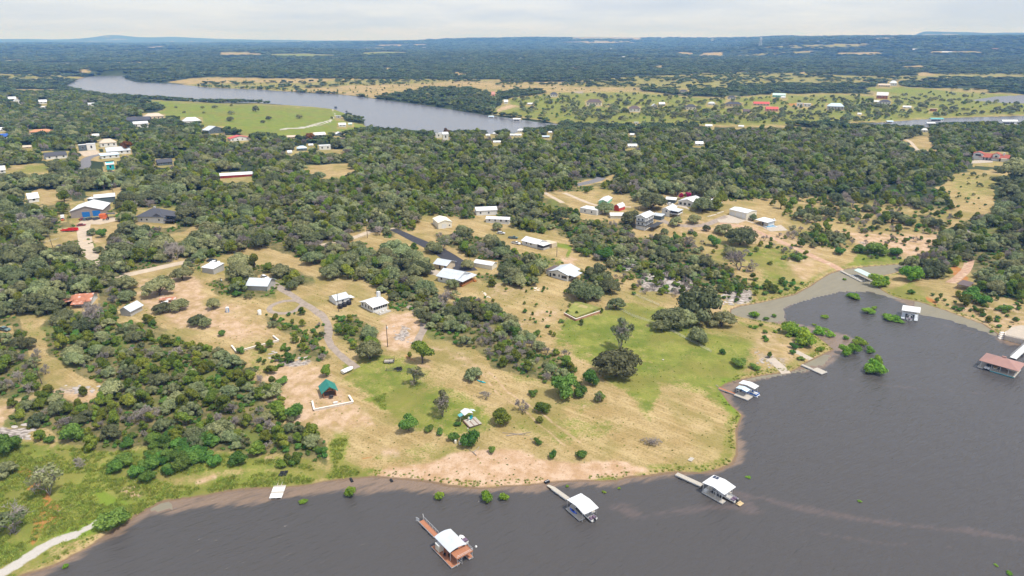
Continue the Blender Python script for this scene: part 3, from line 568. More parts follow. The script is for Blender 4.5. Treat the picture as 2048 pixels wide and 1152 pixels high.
def water_sheet(name, sd, mask_extra, m, attr, label):
    inside = (sd < 2.5)
    cell = (inside[:-1, :-1] | inside[1:, :-1] | inside[:-1, 1:] | inside[1:, 1:]) & mask_extra[:-1, :-1]
    q = quads.reshape(NR-1, NA-1, 4)[cell]; used = np.unique(q); rm = np.zeros(NV, np.int64); rm[used] = np.arange(len(used))
    v = np.stack([GX.ravel()[used], GY.ravel()[used], np.zeros(len(used))], -1)
    me = npmesh(name, v, rm[q], [m], {'wat': ('FLOAT_COLOR', attr[used])}, smooth=True)
    return tag(link(name, me), label, None, None, 'structure')
dd = np.full(RR.shape, 100.); nn = near & (RR < 900); dd[nn] = sdpoly(GX[nn], GY[nn], DARKW)
sha = 1-sst(-dd, -2.5, 5)
alg = np.zeros(RR.shape, np.float32)
cove = [(1440,600),(1590,580),(1630,555),(1660,535),(1810,520),(1830,545),(1770,570),(1790,590),(1810,601),(1782,595),(1739,583),(1680,583),(1630,595),(1579,610),(1567,618),(1569,641),(1500,650),(1440,640)]
cw = wpoly(cove); alg[nn] = (inpoly(GX[nn], GY[nn], cw) & ~inpoly(GX[nn], GY[nn], DARKW))*1.0
strip2 = wpoly([(1828,600),(1900,615),(2010,665),(1990,672),(1922,647),(1884,637),(1833,629)]); alg[nn] = np.maximum(alg[nn], inpoly(GX[nn], GY[nn], strip2)*.8)
for pl in ([(300,1005),(340,1004),(345,1018),(300,1024)], [(1480,755),(1580,744),(1620,735),(1617,741),(1500,762)], [(1600,735),(1640,708),(1660,712),(1650,730)]): alg[nn] = np.maximum(alg[nn], inpoly(GX[nn], GY[nn], wpoly(pl))*.7)
foam = np.zeros(RR.shape, np.float32)
def wstroke(pts, wd, s):
    w = wpoly(pts); d = polydist(GX[nn], GY[nn], w, False)+(fbm(GX[nn], GY[nn], 9, 3, 77)-.5)*wd*1.6; foam[nn] = np.maximum(foam[nn], (1-sst(d, 0, wd))*s)
wstroke([(1230,1018),(1290,1030),(1360,1022),(1420,1015),(1500,1015)], 4.2, .62); wstroke([(1470,988),(1528,997),(1600,1016),(1690,1033),(1760,1045),(1860,1056),(1930,1062),(2048,1080),(2200,1110)], 2.6, .60); wstroke([(1700,758),(1780,772),(1900,782),(2048,792)], 1.2, .45); wstroke([(1890,650),(1960,668)], 1.6, .5); wstroke([(1020,745),(1100,760)], 1, 0)
wstroke([(1600,1060),(1750,1085),(1900,1095)], 1.2, .35)
wat = pack(sha, alg, foam)
water_sheet('lake', dn, (RR < 900), M['lake'], wat, 'dark rippled lake with brown shallows along the bank')
z0 = pack(np.zeros(RR.shape), np.zeros(RR.shape), np.zeros(RR.shape))
water_sheet('river', df, (RR > 500), M['river'], z0, 'pale broad river bending away through the far woodland')
water_sheet('pond', dp, (RR > 500), M['river'], pack(np.zeros(RR.shape), np.full(RR.shape, .35), np.zeros(RR.shape)), 'shallow grey pond beyond the far right bank')

# ------------------------------------------------------------ roads and paved places
BOXES = []
def smooth_line(pts, step):
    p = np.array(pts, float); out = []
    for i in range(len(p)-1):
        a = p[max(i-1, 0)]; b = p[i]; c = p[i+1]; d = p[min(i+2, len(p)-1)]; n = max(2, int(np.hypot(*(c-b))/step))
        for t in np.arange(n)/n: out.append(.5*((2*b)+(c-a)*t+(2*a-5*b+4*c-d)*t*t+(3*b-a-3*c+d)*t**3))
    out.append(p[-1]); return np.array(out)
def road(name, label, px, w, m, lift=.10, w1=None, ragged=.25):
    pts = smooth_line([P(u, v)[:2] for u, v in px], 2.0); tg = np.gradient(pts, axis=0); tg /= np.linalg.norm(tg, axis=1)[:, None]; nl = np.stack([-tg[:, 1], tg[:, 0]], 1)
    n = len(pts); ww = np.linspace(w, w if w1 is None else w1, n)[:, None]/2; vs = []; K = 5
    for k in range(K):
        t = k/(K-1)*2-1; jit = (fbm(pts[:, 0]+k*31, pts[:, 1], 5, 2, 5)[:, None]-.5)*ragged*2 if abs(t) == 1 else 0
        q = pts+nl*(ww+jit)*t; z = hz(q[:, 0], q[:, 1])+lift*(1 if abs(t) < 1 else .35); vs.append(np.column_stack([q, z]))
    v = np.stack(vs, 1).reshape(-1, 3); ix = np.arange(n*K).reshape(n, K)
    f = np.stack([ix[:-1, :-1], ix[:-1, 1:], ix[1:, 1:], ix[1:, :-1]], -1).reshape(-1, 4)
    return tag(link(name, npmesh(name, v, f, [m], smooth=True)), label, None, None, 'structure')
def pad(name, label, px, m, lift=.12, t=.5):
    w = np.array([P(u, v) for u, v in px]); A_ = np.column_stack([w[:, :2]-w[0, :2], np.ones(len(w))]); s_, *_ = np.linalg.lstsq(A_, w[:, 2], rcond=None); zf = A_ @ s_+lift; zf += max(0, float((w[:, 2]-zf).max())); n_ = len(w)
    b = MB().add([(p[0], p[1], z-t) for p, z in zip(w, zf)]+[(p[0], p[1], z) for p, z in zip(w, zf)], [tuple(range(n_))[::-1], tuple(range(n_, 2*n_))]+[(i, (i+1) % n_, n_+(i+1) % n_, n_+i) for i in range(n_)]); return tag(b.build(name, m), label, None, None, 'structure')
M['gravelp'] = mat('pale_caliche_gravel', (.46, .375, .29), .95, .14, .25, bump=.3, bscale=3, dirt=((.50, .38, .24), .18, .60))
M['gravelg'] = mat('pinkish_grey_gravel', (.30, .245, .205), .95, .2, .5, bump=.4, bscale=3, dirt=((.30, .25, .21), .5, .56))
M['dirt'] = mat('red_brown_dirt', (.42, .27, .19), .95, .18, .4, bump=.3, bscale=2, dirt=((.52, .40, .28), .3, .55))
M['asphalt'] = mat('dark_asphalt', (.045, .045, .055), .9, .12, .5, dirt=((.075, .07, .075), .3, .6))
M['asphalto'] = mat('worn_asphalt', (.17, .165, .175), .9, .1, .4)
road('gravel_drive', 'pale gravel drive leading to the barn with blue doors', [(190,437),(172,443),(167,455),(169,470),(172,490),(180,508),(194,520),(200,533),(196,548)], 8.5, M['gravelp'], w1=7)
road('gravel_road', 'pale gravel road along the top of the house lot', [(190,549),(220,551),(250,550),(290,542),(330,533),(362,526),(392,522)], 7, M['gravelp'])
pad('gravel_apron', 'pale gravel apron before the barn', [(158,438),(226,433),(236,441),(200,449),(166,448)], M['gravelp'], .05)
road('gravel_track', 'grey gravel drive winding down to the mown lawn', [(545,566),(575,585),(600,602),(632,622),(650,640),(657,660),(656,678),(668,698),(690,718),(716,736)], 4.4, M['gravelg'], w1=3.0, ragged=.6)
road('gravel_loop', 'gravel turning loop round a round shrub', [(606,608),(590,622),(568,627),(546,625),(538,618),(548,609),(570,602),(592,601)], 2.6, M['gravelg'], .12)
road('curved_track', 'gravel track curving below the white cottage', [(815,612),(832,622),(845,636),(848,655),(840,672),(833,686)], 3.6, M['gravelg'], .12)
road('asphalt_drive', 'black asphalt drive ending by the stone garage', [(785,458),(803,466),(832,480),(862,494),(888,508),(908,522),(925,534),(934,543)], 6.0, M['asphalt'], w1=13, ragged=.05)
road('dirt_lane', 'pale dirt lane left of the asphalt drive', [(640,490),(690,480),(716,472),(742,463),(790,457)], 4.5, M['gravelp'])
road('asphalt_bend', 'bend of grey road showing in the woods', [(1150,371),(1172,366),(1192,361),(1203,355)], 9, M['asphalto'])
road('dirt_road', 'dirt road among the sheds and houses', [(1128,386),(1162,400),(1195,411),(1230,413),(1262,414)], 4, M['gravelp'])
road('dirt_spur', 'short dirt spur left of the green shed', [(1088,385),(1108,396),(1126,406)], 4, M['gravelp'])
road('house_drive', 'pinkish gravel drive past the white houses', [(1298,432),(1322,440),(1345,449),(1380,452),(1412,449),(1436,440),(1455,432)], 5.5, M['gravelg'])
road('red_dirt_track', 'red-brown dirt track down to the cove', [(1440,446),(1495,456),(1540,474),(1590,496),(1635,517),(1664,530),(1682,541)], 4.0, M['dirt'], w1=6)
road('garden_path', 'pale path from the garage to the pool patio', [(1492,441),(1515,449),(1535,458)], 2, M['concrete'])
road('street', 'grey street bend among the left houses', [(204,308),(184,313),(172,320),(172,330),(166,338)], 9, M['asphalto'])
road('forest_track', 'pale track in the right woodland', [(1812,279),(1822,285),(1830,294),(1838,302)], 4, M['gravelp'])
road('stone_path', 'pale dirt walk to the shelter on the right bank', [(1940,520),(1932,540),(1915,556),(1900,566)], 5, M['dirt'])
pad('concrete_apron', 'concrete apron before the three-door garage', [(1458,430),(1492,441),(1476,447),(1438,445),(1434,439)], M['concrete'])
pad('pool_patio', 'pinkish paved patio round the pool', [(1526,456),(1562,450),(1576,461),(1541,463)], M['concrete'])
pad('house_terrace', 'pinkish paved court beside the stone garage', [(845,533),(872,540),(898,549),(876,553),(850,545)], M['concrete'])
pad('villa_patio', 'white patio before the red-roofed villa', [(1940,322),(1984,318),(1986,325),(1942,327)], M['concrete'])
pad('ranch_court', 'pale court beside the long white ranch house', [(1342,409),(1372,412),(1380,420),(1362,414)], M['concrete'])
road('boat_ramp', 'pinkish concrete boat ramp down the bank', [(1541,717),(1556,730),(1573,747)], 4.6, M['concrete'], .18, ragged=0)
road('shore_ramp', 'pale earth ramp on the spit', [(1590,702),(1605,710),(1622,719)], 3.6, M['concrete'], .1, ragged=.3)
pad('parking_lot', 'pale parking court among the left houses', [(156,303),(196,300),(200,310),(168,313)], M['gravelp'], .02)

# ------------------------------------------------------------ frames and builders
def base_of(pts): return min(p[2] for p in pts)
def frame(A, B):
    """local frame standing on photo base line A->B: root location, turn, length; local +Y runs away from the camera"""
    a, b = P(*A), P(*B); d = b-a; return a, math.atan2(d[1], d[0]), float(np.hypot(d[0], d[1]))
def world_box(root, pad_=0):
    bpy.context.view_layer.update(); us = []; vs = []
    def rec(o, mtx):
        if o.type == 'MESH':
            c = np.array([mtx @ v.co for v in o.data.vertices]) if len(o.data.vertices) < 4000 else np.zeros((0, 3))
            if len(c): u, v = proj(c[:, 0], c[:, 1], c[:, 2]); us.extend(u); vs.extend(v)
        for ch in o.children: rec(ch, mtx @ ch.matrix_local)
    rec(root, root.matrix_local.copy()); return min(us), min(vs), max(us), max(vs)
def block(root, shrink=.08, low=0.0):
    a, b, c, d = world_box(root); w = c-a; h = d-b; BOXES.append((a+w*shrink, b+h*shrink, c-w*shrink, d-h*low)); return root
def gable_wall(b, L_, D_, h, rise, ridge, z0=-1.8):
    if ridge == 'x':
        pr = [(0, z0), (D_, z0), (D_, h), (D_/2, h+rise), (0, h)]; b.loft([[(x, y, z) for y, z in pr] for x in (0, L_)])
    else:
        pr = [(0, z0), (L_, z0), (L_, h), (L_/2, h+rise), (0, h)]; b.loft([[(x, y, z) for x, z in pr] for y in (0, D_)])
def roof_mesh(L_, D_, h, rise, kind, ridge, ov, t=.22):
    b = MB(); z = h+.03
    if kind == 'gable':
        if ridge == 'x':
            s = rise/(D_/2); e = z-s*ov
            b.slab([(-ov, -ov, e), (L_+ov, -ov, e), (L_+ov, D_/2, z+rise), (-ov, D_/2, z+rise)], t); b.slab([(-ov, D_/2+.002, z+rise), (L_+ov, D_/2+.002, z+rise), (L_+ov, D_+ov, e), (-ov, D_+ov, e)], t)
        else:
            s = rise/(L_/2); e = z-s*ov
            b.slab([(-ov, -ov, e), (L_/2, -ov, z+rise), (L_/2, D_+ov, z+rise), (-ov, D_+ov, e)], t); b.slab([(L_/2+.002, -ov, z+rise), (L_+ov, -ov, e), (L_+ov, D_+ov, e), (L_/2+.002, D_+ov, z+rise)], t)
    elif kind == 'hip':
        m = min(L_, D_)/2; E_ = [(-ov, -ov), (L_+ov, -ov), (L_+ov, D_+ov), (-ov, D_+ov)]
        if L_ >= D_: r0, r1 = (m, D_/2, z+rise), (L_-m+.01, D_/2, z+rise); top = [(0,1,5,4),(1,2,5),(2,3,4,5),(3,0,4)]
        else: r0, r1 = (L_/2, m, z+rise), (L_/2, D_-m+.01, z+rise); top = [(0,1,4),(1,2,5,4),(2,3,5),(3,0,4,5)]
        v = [(x, y, z) for x, y in E_]+[r0, r1]+[(x, y, z-t) for x, y in E_]
        b.add(v, top+[(9,8,7,6)]+[(i, 6+i, 6+(i+1) % 4, (i+1) % 4) for i in range(4)])
    elif kind == 'shed':      # rises to the back
        b.slab([(-ov, -ov, z), (L_+ov, -ov, z), (L_+ov, D_+ov, z+rise), (-ov, D_+ov, z+rise)], t)
    elif kind == 'gambrel':
        pr = [(-ov, h-.1), (L_*.14, h+rise*.62), (L_/2, h+rise), (L_*.86, h+rise*.62), (L_+ov, h-.1)]
        for (x0, z0), (x1, z1) in zip(pr[:-1], pr[1:]): b.slab([(x0, -ov, z0+.05), (x1, -ov, z1+.05), (x1, D_+ov, z1+.05), (x0, D_+ov, z0+.05)], t)
    elif kind == 'arch':
        n = 8
        for i in range(n):
            x0, x1 = -ov+(L_+2*ov)*i/n, -ov+(L_+2*ov)*(i+1)/n; f = lambda x: z+rise*(1-(2*(x-L_/2)/(L_+2*ov))**2)
            b.slab([(x0, -ov, f(x0)), (x1, -ov, f(x1)), (x1, D_+ov, f(x1)), (x0, D_+ov, f(x0))], t)
    else: b.box(-ov, -ov, z-t*.5, L_+ov, D_+ov, z+t)
    return b
def opening(root, L_, D_, face, t, w, z, h, kind='window', m=None):
    m = m or M['glass']; d = .06
    def put_(b, a0, a1, z0, z1, o0, o1):
        if face == 'f': b.box(a0, -o1, z0, a1, -o0, z1)
        elif face == 'b': b.box(a0, D_+o0, z0, a1, D_+o1, z1)
        elif face == 'l': b.box(-o1, a0, z0, -o0, a1, z1)
        else: b.box(L_+o0, a0, z0, L_+o1, a1, z1)
    c = t*(L_ if face in 'fb' else D_); b = MB(); put_(b, c-w/2, c+w/2, z, z+h, -.05, d); o = b.build(kind, m, root)
    if kind == 'window' and w > .8:
        fb = MB(); k = .09
        put_(fb, c-w/2-k, c+w/2+k, z-k, z-.003, 0, d+.04); put_(fb, c-w/2-k, c+w/2+k, z+h+.003, z+h+k, 0, d+.04); put_(fb, c-w/2-k, c-w/2-.003, z, z+h, 0, d+.04); put_(fb, c+w/2+.003, c+w/2+k, z, z+h, 0, d+.04)
        fb.build('window_frame', M['white'], o)
    if kind == 'roller_door':
        hb = MB()
        for i in range(1, 5): put_(hb, c-w/2+.05, c+w/2-.05, z+h*i/5-.03, z+h*i/5+.03, d+.001, d+.03)
        hb.build('door_rib', m, o)
    return o
def house(name, label, A, B, D_, h, roof='gable', rise=1.6, wall='white', roofm='white_roof', ov=.5, ridge='x', L_=None, op=(), cat='house', group=None, blk=True, z0=-2.2, chimney=None):
    a, rz, l0 = frame(A, B); L_ = L_ or l0
    root = thing(name, label, cat, tuple(a), rz, group)
    b = MB()
    if roof == 'gable': gable_wall(b, L_, D_, h, rise, ridge, z0)
    elif roof == 'gambrel':
        pr = [(0, z0), (L_, z0), (L_, h), (L_*.86, h+rise*.62), (L_/2, h+rise), (L_*.14, h+rise*.62), (0, h)]; b.loft([[(x, y, z) for x, z in pr] for y in (0, D_)])
    elif roof == 'shed': b.loft([[(x, 0, z0), (x, D_, z0), (x, D_, h+rise), (x, 0, h)] for x in (0, L_)])
    else: b.box(0, 0, z0, L_, D_, h)
    b.build('wall', M[wall], root); ro = roof_mesh(L_, D_, h, rise, roof, ridge, ov).build('roof', M[roofm], root)
    for q in op: opening(root, L_, D_, *q)
    if chimney: cx, cy, cw, ct, cm = chimney; MB().box(cx-cw/2, cy-cw/2, h*.5, cx+cw/2, cy+cw/2, ct).build('chimney', M[cm], ro if roof != 'none' else root)
    if blk: block(root)
    return root, L_
def posts(root, pts, z0, z1, r=.07, m='steel', name='post'):
    for x, y in pts: MB().tube((x, y, z0), (x, y, z1), r, n=6).build(name, M[m], root)
def rail(b, p, q, h, n, r=.035, bars=2):
    p = np.array(p, float); q = np.array(q, float)
    for i in range(n+1):
        c = p+(q-p)*i/n; b.tube(c, c+(0, 0, h), r, n=4)
    for k in range(bars): b.tube(p+(0, 0, h*(k+1)/bars), q+(0, 0, h*(k+1)/bars), r, n=4)

# ------------------------------------------------------------ houses near the lake
W_ = lambda face, *ts, w=1.1, z=1.2, h=1.3: [(face, t, w, z, h) for t in ts]
r, l = house('metal_barn', 'large taupe barn with bright blue roller doors and white roof', (143,437), (207,431), 22, 5.4, 'gable', 3.2, 'taupe', 'white_roof', .5, 'y', op=[('f', .47, 5.0, 0, 4.2, 'roller_door', M['blue']), ('f', .80, 5.0, 0, 4.8, 'roller_door', M['blue'])], cat='barn')
house('storage_shed', 'dark slate shed with white roof behind the blue-doored barn', (191,408), (232,404), 10, 4.6, 'shed', .8, 'slate', 'white_roof', .4, cat='shed')
house('carport', 'small white-roofed lean-to left of the dark slate shed', (176,404), (187,405), 4, 2.8, 'shed', .4, 'slate', 'white_roof', .3, cat='carport')
r, l = house('deck_house', 'white house under a broad dark shingle hip roof with raised deck', (276,444), (330,447), 15, 4.0, 'hip', 4.4, 'white', 'darkroof', .9, op=W_('f', .15, .35, .8)+[('r', .3, 2.2, .8, 2.2), ('r', .65, 2.2, .8, 2.2)], chimney=(9, 8, 1.3, 9.4, 'grey_wall'))
MB().box(l+.02, -1.5, 1.4, l+7.5, 11, 1.7).build('deck', M['darksteel'], r); b = MB(); rail(b, (l+7.4, -1.4, 1.7), (l+7.4, 10.8, 1.7), 1.1, 7, .05); rail(b, (l+.2, -1.4, 1.7), (l+7.4, -1.4, 1.7), 1.1, 4, .05); b.build('railing', M['darksteel'], r); posts(r, [(l+7.2, -1.2), (l+7.2, 5), (l+7.2, 10.6)], -2.5, 4.2, .14, 'darksteel'); MB().slab([(l-.5, 1.5, 4.8), (l+8, 1.5, 4.4), (l+8, 11.5, 4.4), (l-.5, 11.5, 4.8)], .25).build('porch_roof', M['darkroof'], r); 
MB().loft([[(l*.55, -.4, 4.1), (l*.95, -.4, 4.1), (l*.75, -.4, 6.6)], [(l*.55, 5, 4.1), (l*.95, 5, 4.1), (l*.75, 5, 6.6)]]).build('dormer', M['darkroof'], r)
house('long_shed', 'long low building with white roof and red wall in the woods', (441,357), (508,352), 8, 2.8, 'gable', 1.4, 'barnred', 'white_roof', .8, cat='building')
r, l = house('metal_garage', 'cream metal barn with one white door', (877,458.5), (904,454.8), 14, 4.6, 'gable', 1.5, 'cream', 'cream', .3, 'y', op=[('f', .42, 3.2, 0, 3.4, 'roller_door', M['white']), ('f', .82, .9, 1.6, 1.0)], cat='garage')
house('metal_building', 'white metal building with stepped roof at the wood edge', (953,431), (994,430), 11, 3.8, 'gable', 1.4, 'white', 'white_roof', .4, op=W_('f', .2, .6)+[('r', .5, 2.4, 0, 2.4, 'door', M['darksteel'])], cat='building')
house('mobile_home', 'long white mobile home below the white metal building', (972,445), (1018,449), 6, 3.0, 'gable', 1.0, 'white', 'white_roof', .4, op=W_('f', .15, .4, .65, .88))
r, l = house('stone_garage', 'small pale stone garage with blue-grey tin roof', (869,536), (893,541.5), 9, 3.0, 'gable', 1.7, 'tan_wall', 'tin', .7, op=[('f', .45, 1.1, 0, 2.2, 'door', M['darksteel']), ('f', .9, 1.6, 0, 2.5, 'door', M['darksteel'])], cat='garage')
r, l = house('porch_house', 'white house with blue-grey tin roof and red porch steps', (875.5,562), (914,572), 13, 3.3, 'gable', 2.4, 'white', 'tin', .7, op=W_('f', .2, .75)+W_('r', .3, .6), blk=True)
MB().box(l+.02, .3, -.5, l+3.2, 12.5, .5).build('porch_floor', M['log'], r); MB().slab([(l-.2, -.6, 3.3), (l+4.2, -.6, 2.75), (l+4.2, 13.4, 2.75), (l-.2, 13.4, 3.3)], .2).build('porch_roof', M['tin'], r); posts(r, [(l+3.0, y) for y in (.5, 4.3, 8.4, 12.3)], .5, 2.75, .1, 'darksteel'); b = MB(); rail(b, (l+3.1, .5, .5), (l+3.1, 12.3, .5), .9, 8, .05); b.build('railing', M['log'], r)
bs = MB()
for i in range(4): bs.box(l+3.22+.4*i, 10.6, -.7, l+3.6+.4*i, 12.4, .45-.25*i)
bs.build('steps', M['log'], r)
house('long_cabin', 'white roofed long cabin half hidden by oaks', (948,533), (984,540), 6, 2.6, 'gable', 1.1, 'cream', 'white_roof', .4)
r, l = house('tin_house', 'white house with bright tin roof and screened porch', (1044,489), (1074,497.5), 9, 3.0, 'gable', 1.7, 'white', 'white_roof', .6, op=W_('f', .3, .6))
MB().slab([(l-.3, -.4, 3.2), (l+5.6, -.4, 2.9), (l+5.6, 7, 2.9), (l-.3, 7, 3.2)], .2).build('porch_roof', M['white_roof'], r); MB().box(l+.02, .3, -1, l+5, 6.5, .9).build('porch_wall', M['grey_wall'], r); MB().box(l+.1, .4, .92, l+4.9, 6.4, 2.6).build('screen', M['darksteel'], r); MB().box(l-2, 7.6, -1, l+6, 13, 2.6).build('addition', M['tan_wall'], r)
r, l = house('gabled_house', 'white house with dark trimmed low gable and tall windows', (1097,552), (1135,563), 13.5, 2.9, 'gable', 2.0, 'white', 'tin', .5, 'y', op=[('f', .30, 2.0, .7, 1.5), ('f', .56, .9, .8, 1.5), ('f', .82, 3.4, .4, 1.7), ('f', .10, 1.0, 0, 2.2, 'door', M['darksteel']), ('r', .2, 2.6, .4, 1.7)])
b = MB(); b.slab([(-.55, -.56, 2.82), (l/2, -.56, 4.92), (l/2, -.5, 4.92), (-.55, -.5, 2.82)], .3); b.slab([(l/2, -.56, 4.92), (l+.55, -.56, 2.82), (l+.55, -.5, 2.82), (l/2, -.5, 4.92)], .3); b.build('fascia', M['darksteel'], r); MB().slab([(l+.3, 1, 2.75), (l+4, 1, 2.3), (l+4, 10, 2.3), (l+.3, 10, 2.75)], .18).build('porch_roof', M['tin'], r); MB().slab([(-3.5, 2, 2.6), (.2, 2, 3.0), (.2, 12, 3.0), (-3.5, 12, 2.6)], .2).build('side_roof', M['brownroof'], r); MB().box(-3.2, 2.2, -1, -.02, 11.8, 2.5).build('side_wall', M['white'], r)
r, l = house('tank_house', 'small white house with tin roof beside three black tanks', (673,611.5), (699,604), 7.5, 3.0, 'gable', 1.6, 'white', 'tin', .4, op=[('f', .5, .9, 1.3, 1.0)])
MB().slab([(l+.1, .5, 2.2), (l+3.4, .5, 1.8), (l+3.4, 5, 1.8), (l+.1, 5, 2.2)], .15).build('awning', M['white_roof'], r)
r, l = house('cottage', 'white cottage with long window band and chimney', (747,626), (775,616.5), 10.5, 3.3, 'gable', 1.3, 'white', 'white_roof', .7, op=[('f', t, 1.1, 1.3, 1.6) for t in (.1, .26, .42, .58, .74, .9)]+[('l', t, 1.1, 1.3, 1.6) for t in (.15, .35, .6, .85)], chimney=(9.5, 8.5, 1.5, 6.6, 'white'))
MB().box(.5, -4.6, -.9, 7.5, -.03, .15).build('deck', M['deckgrey'], r); b = MB(); rail(b, (.6, -4.5, .15), (7.4, -4.5, .15), 1, 5, .04); rail(b, (.6, -4.5, .15), (.6, -.2, .15), 1, 3, .04); b.build('railing', M['white'], r)
for i, (x, y) in enumerate([(2, -3), (4.2, -2.4), (5.8, -3.2)]):
    c = thing('patio_chair', ['left', 'middle', 'right'][i]+' white chair on the deck of the white cottage', 'chair', tuple((r.matrix_basis if False else np.array(r.location)+np.array([cos(r.rotation_euler.z)*x-sin(r.rotation_euler.z)*y, sin(r.rotation_euler.z)*x+cos(r.rotation_euler.z)*y, .15]))), r.rotation_euler.z, 'chairs on the cottage deck')
    MB().box(-.35, -.35, .4, .35, .35, .48).build('seat', M['white'], c); MB().box(-.35, .3, .485, .35, .38, 1.05).build('backrest', M['white'], c)
    for sx in (-.3, .26):
        for sy in (-.3, .26): MB().box(sx, sy, 0, sx+.05, sy+.05, .397).build('leg', M['white'], c)
# three-storey house
a, rz, L_ = frame((1271,457), (1287.5,461)); rz2 = rz; c1 = P(1306,447.4); D_ = float(np.hypot(*(c1-P(1287.5,461))[:2]))*.8
r = thing('tall_house', 'tall three-storey white house with dark wrap-around balcony', 'house', tuple(a), rz)
L_ *= 1.12; hh = 8.9
b = MB(); gable_wall(b, L_, D_, hh, 1.5, 'y'); b.build('wall', M['white'], r); roof_mesh(L_, D_, hh, 1.5, 'gable', 'y', .6).build('roof', M['white_roof'], r)
for k, z in enumerate((2.7, 5.5)):
    b = MB(); b.box(-1.1, -1.1, z+.06, L_+1.1, -.02, z+.18); b.box(L_+.02, -.0, z+.06, L_+1.1, D_, z+.18); b.build('balcony', M['darksteel'], r)
    b = MB(); rail(b, (-1.05, -1.05, z+.18), (L_+1.05, -1.05, z+.18), .8, 5, .022); rail(b, (L_+1.05, -1.05, z+.18), (L_+1.05, D_, z+.18), .8, 5, .022); b.build('railing', M['darksteel'], r)
posts(r, [(-1.0, -1.0), (L_+1.0, -1.0), (L_+1.0, D_/2), (L_+1.0, D_-.2)], -2, hh, .08, 'darksteel')
for f, t in (('f', .3), ('f', .7), ('r', .2), ('r', .5), ('r', .8)):
    for z in (3.5, 6.4): opening(r, L_, D_, f, t, 1.1, z, 1.2)
b = MB(); b.box(L_+1.7, 1, 2.2, L_+6.5, D_+3, 2.4); b.build('deck', M['darksteel'], r); posts(r, [(L_+6.3, 1.2), (L_+6.3, D_+2.8)], -2.5, 2.2, .12, 'darksteel'); block(r)
house('red_shed', 'red gambrel shed with rounded white roof', (1227,421), (1238,423), 9, 2.6, 'gambrel', 2.6, 'barnred', 'white_roof', .15, op=[('f', .5, 2, 0, 2.4, 'door', M['barnred'])], cat='shed')
house('green_shed', 'mint green metal shed with white roof', (1197,408), (1214,410.5), 16, 2.6, 'gable', 1.2, 'mint', 'white_roof', .3, 'y', cat='shed')
house('flat_house', 'white flat-roofed house behind the oaks', (1160,425), (1193,431), 9, 3.6, 'flat', 0, 'white', 'white_roof', .1, op=W_('f', .3, .7))
house('grey_roof_shed', 'pale low shed left of the three-storey house', (1221,437), (1248,438), 7, 2.4, 'gable', 1.2, 'cream', 'white_roof', .4, cat='shed')
r, l = house('ranch_house', 'long white ranch house with many roof gables', (1356,409.5), (1392,416), 16, 3.2, 'gable', 2.4, 'white', 'white_roof', .7, 'y', op=[('f', t, 2.0, .6, 1.8) for t in (.14, .38, .62, .86)])
MB().box(l+.03, 4, -1, l+14, 14, 3.2).build('wing', M['white'], r); o = roof_mesh(14, 11, 3.2, 2.2, 'gable', 'y', .6).build('wing_roof', M['white_roof'], r, loc=(l+.6, 3.4, .02))
house('open_carport', 'white-roofed carport with a car beneath it', (1332,405), (1350,407), 8, 3.0, 'gable', 1.0, 'slate', 'white_roof', .8, cat='carport')
r, l = house('two_storey_house', 'two-storey white house with dark covered balcony', (1323,431), (1338,434), 14, 5.0, 'gable', 1.5, 'white', 'white_roof', .5, 'y', op=W_('f', .6, z=3.2)+W_('f', .5, z=.8))
MB().slab([(l+.1, 0, 5.0), (l+7, 0, 4.6), (l+7, 10, 4.6), (l+.1, 10, 5.0)], .2).build('balcony_roof', M['tin'], r); MB().box(l+.05, .3, 2.2, l+6.8, 9.7, 2.5).build('balcony', M['white'], r); MB().box(l+.05, 3, 2.52, l+6, 9.6, 4.5).build('porch_screen', M['darksteel'], r); posts(r, [(l+6.6, .5), (l+6.6, 5), (l+6.6, 9.5)], -1.5, 4.6, .12, 'white')
house('lean_to', 'pale tin lean-to right of the three-storey house', (1304,437), (1322,441), 6, 2.8, 'shed', .5, 'slate', 'tin', .5, cat='carport')
r, l = house('three_door_garage', 'long white metal garage with three white doors', (1458,429.5), (1492,440.5), 12, 4.4, 'gable', 1.1, 'cream', 'white_roof', .25, op=[('f', .19, 4.4, 0, 2.7, 'roller_door', M['white']), ('f', .54, 4.4, 0, 3.3, 'roller_door', M['white']), ('f', .84, 3.6, 0, 3.5, 'roller_door', M['white'])], cat='garage')
a, rz, L_ = frame((1511,447), (1532,455)); r = thing('pool_pavilion', 'open white-roofed pavilion beside the raised pool', 'pavilion', tuple(a), rz); L_ = max(L_, 10)
roof_mesh(L_, 9, 3.0, .6, 'shed', 'x', .5).build('roof', M['white_roof'], r); posts(r, [(.2, .2), (L_/2, .2), (L_-.2, .2), (.2, 8.8), (L_-.2, 8.8)], -1, 3, .16, 'tan_wall'); MB().box(L_*.55, 2, -1, L_-.3, 8.5, 2.9).build('back_room', M['white'], r); MB().box(.5, 6.5, -1, L_*.5, 8.5, 2.6).build('rear_wall', M['slate'], r); MB().box(L_-1.2, 8, 2.9, L_-.3, 8.9, 4.6).build('chimney', M['white'], r); block(r)
a, rz, L_ = frame((1534,457.5), (1555,456)); r = thing('swimming_pool', 'raised blue swimming pool on the pink patio', 'pool', tuple(a+np.array([0, 0, .15])), rz)
MB().box(0, 0, -1, L_, .5, .9).box(0, 4.5, -1, L_, 5, .9).box(0, .503, -1, .5, 4.497, .9).box(L_-.5, .503, -1, L_, 4.497, .9).build('pool_wall', M['white'], r); MB().box(.503, .503, -.9, L_-.503, 4.497, .75).build('pool_water', M['pool'], r); block(r, .0)
r, l = house('rusted_house', 'old house with patched rusty tin roof in the scrub', (150,612), (182,611), 10, 2.6, 'gable', 2.0, 'white', 'rust', .8, op=W_('f', .2, .5))
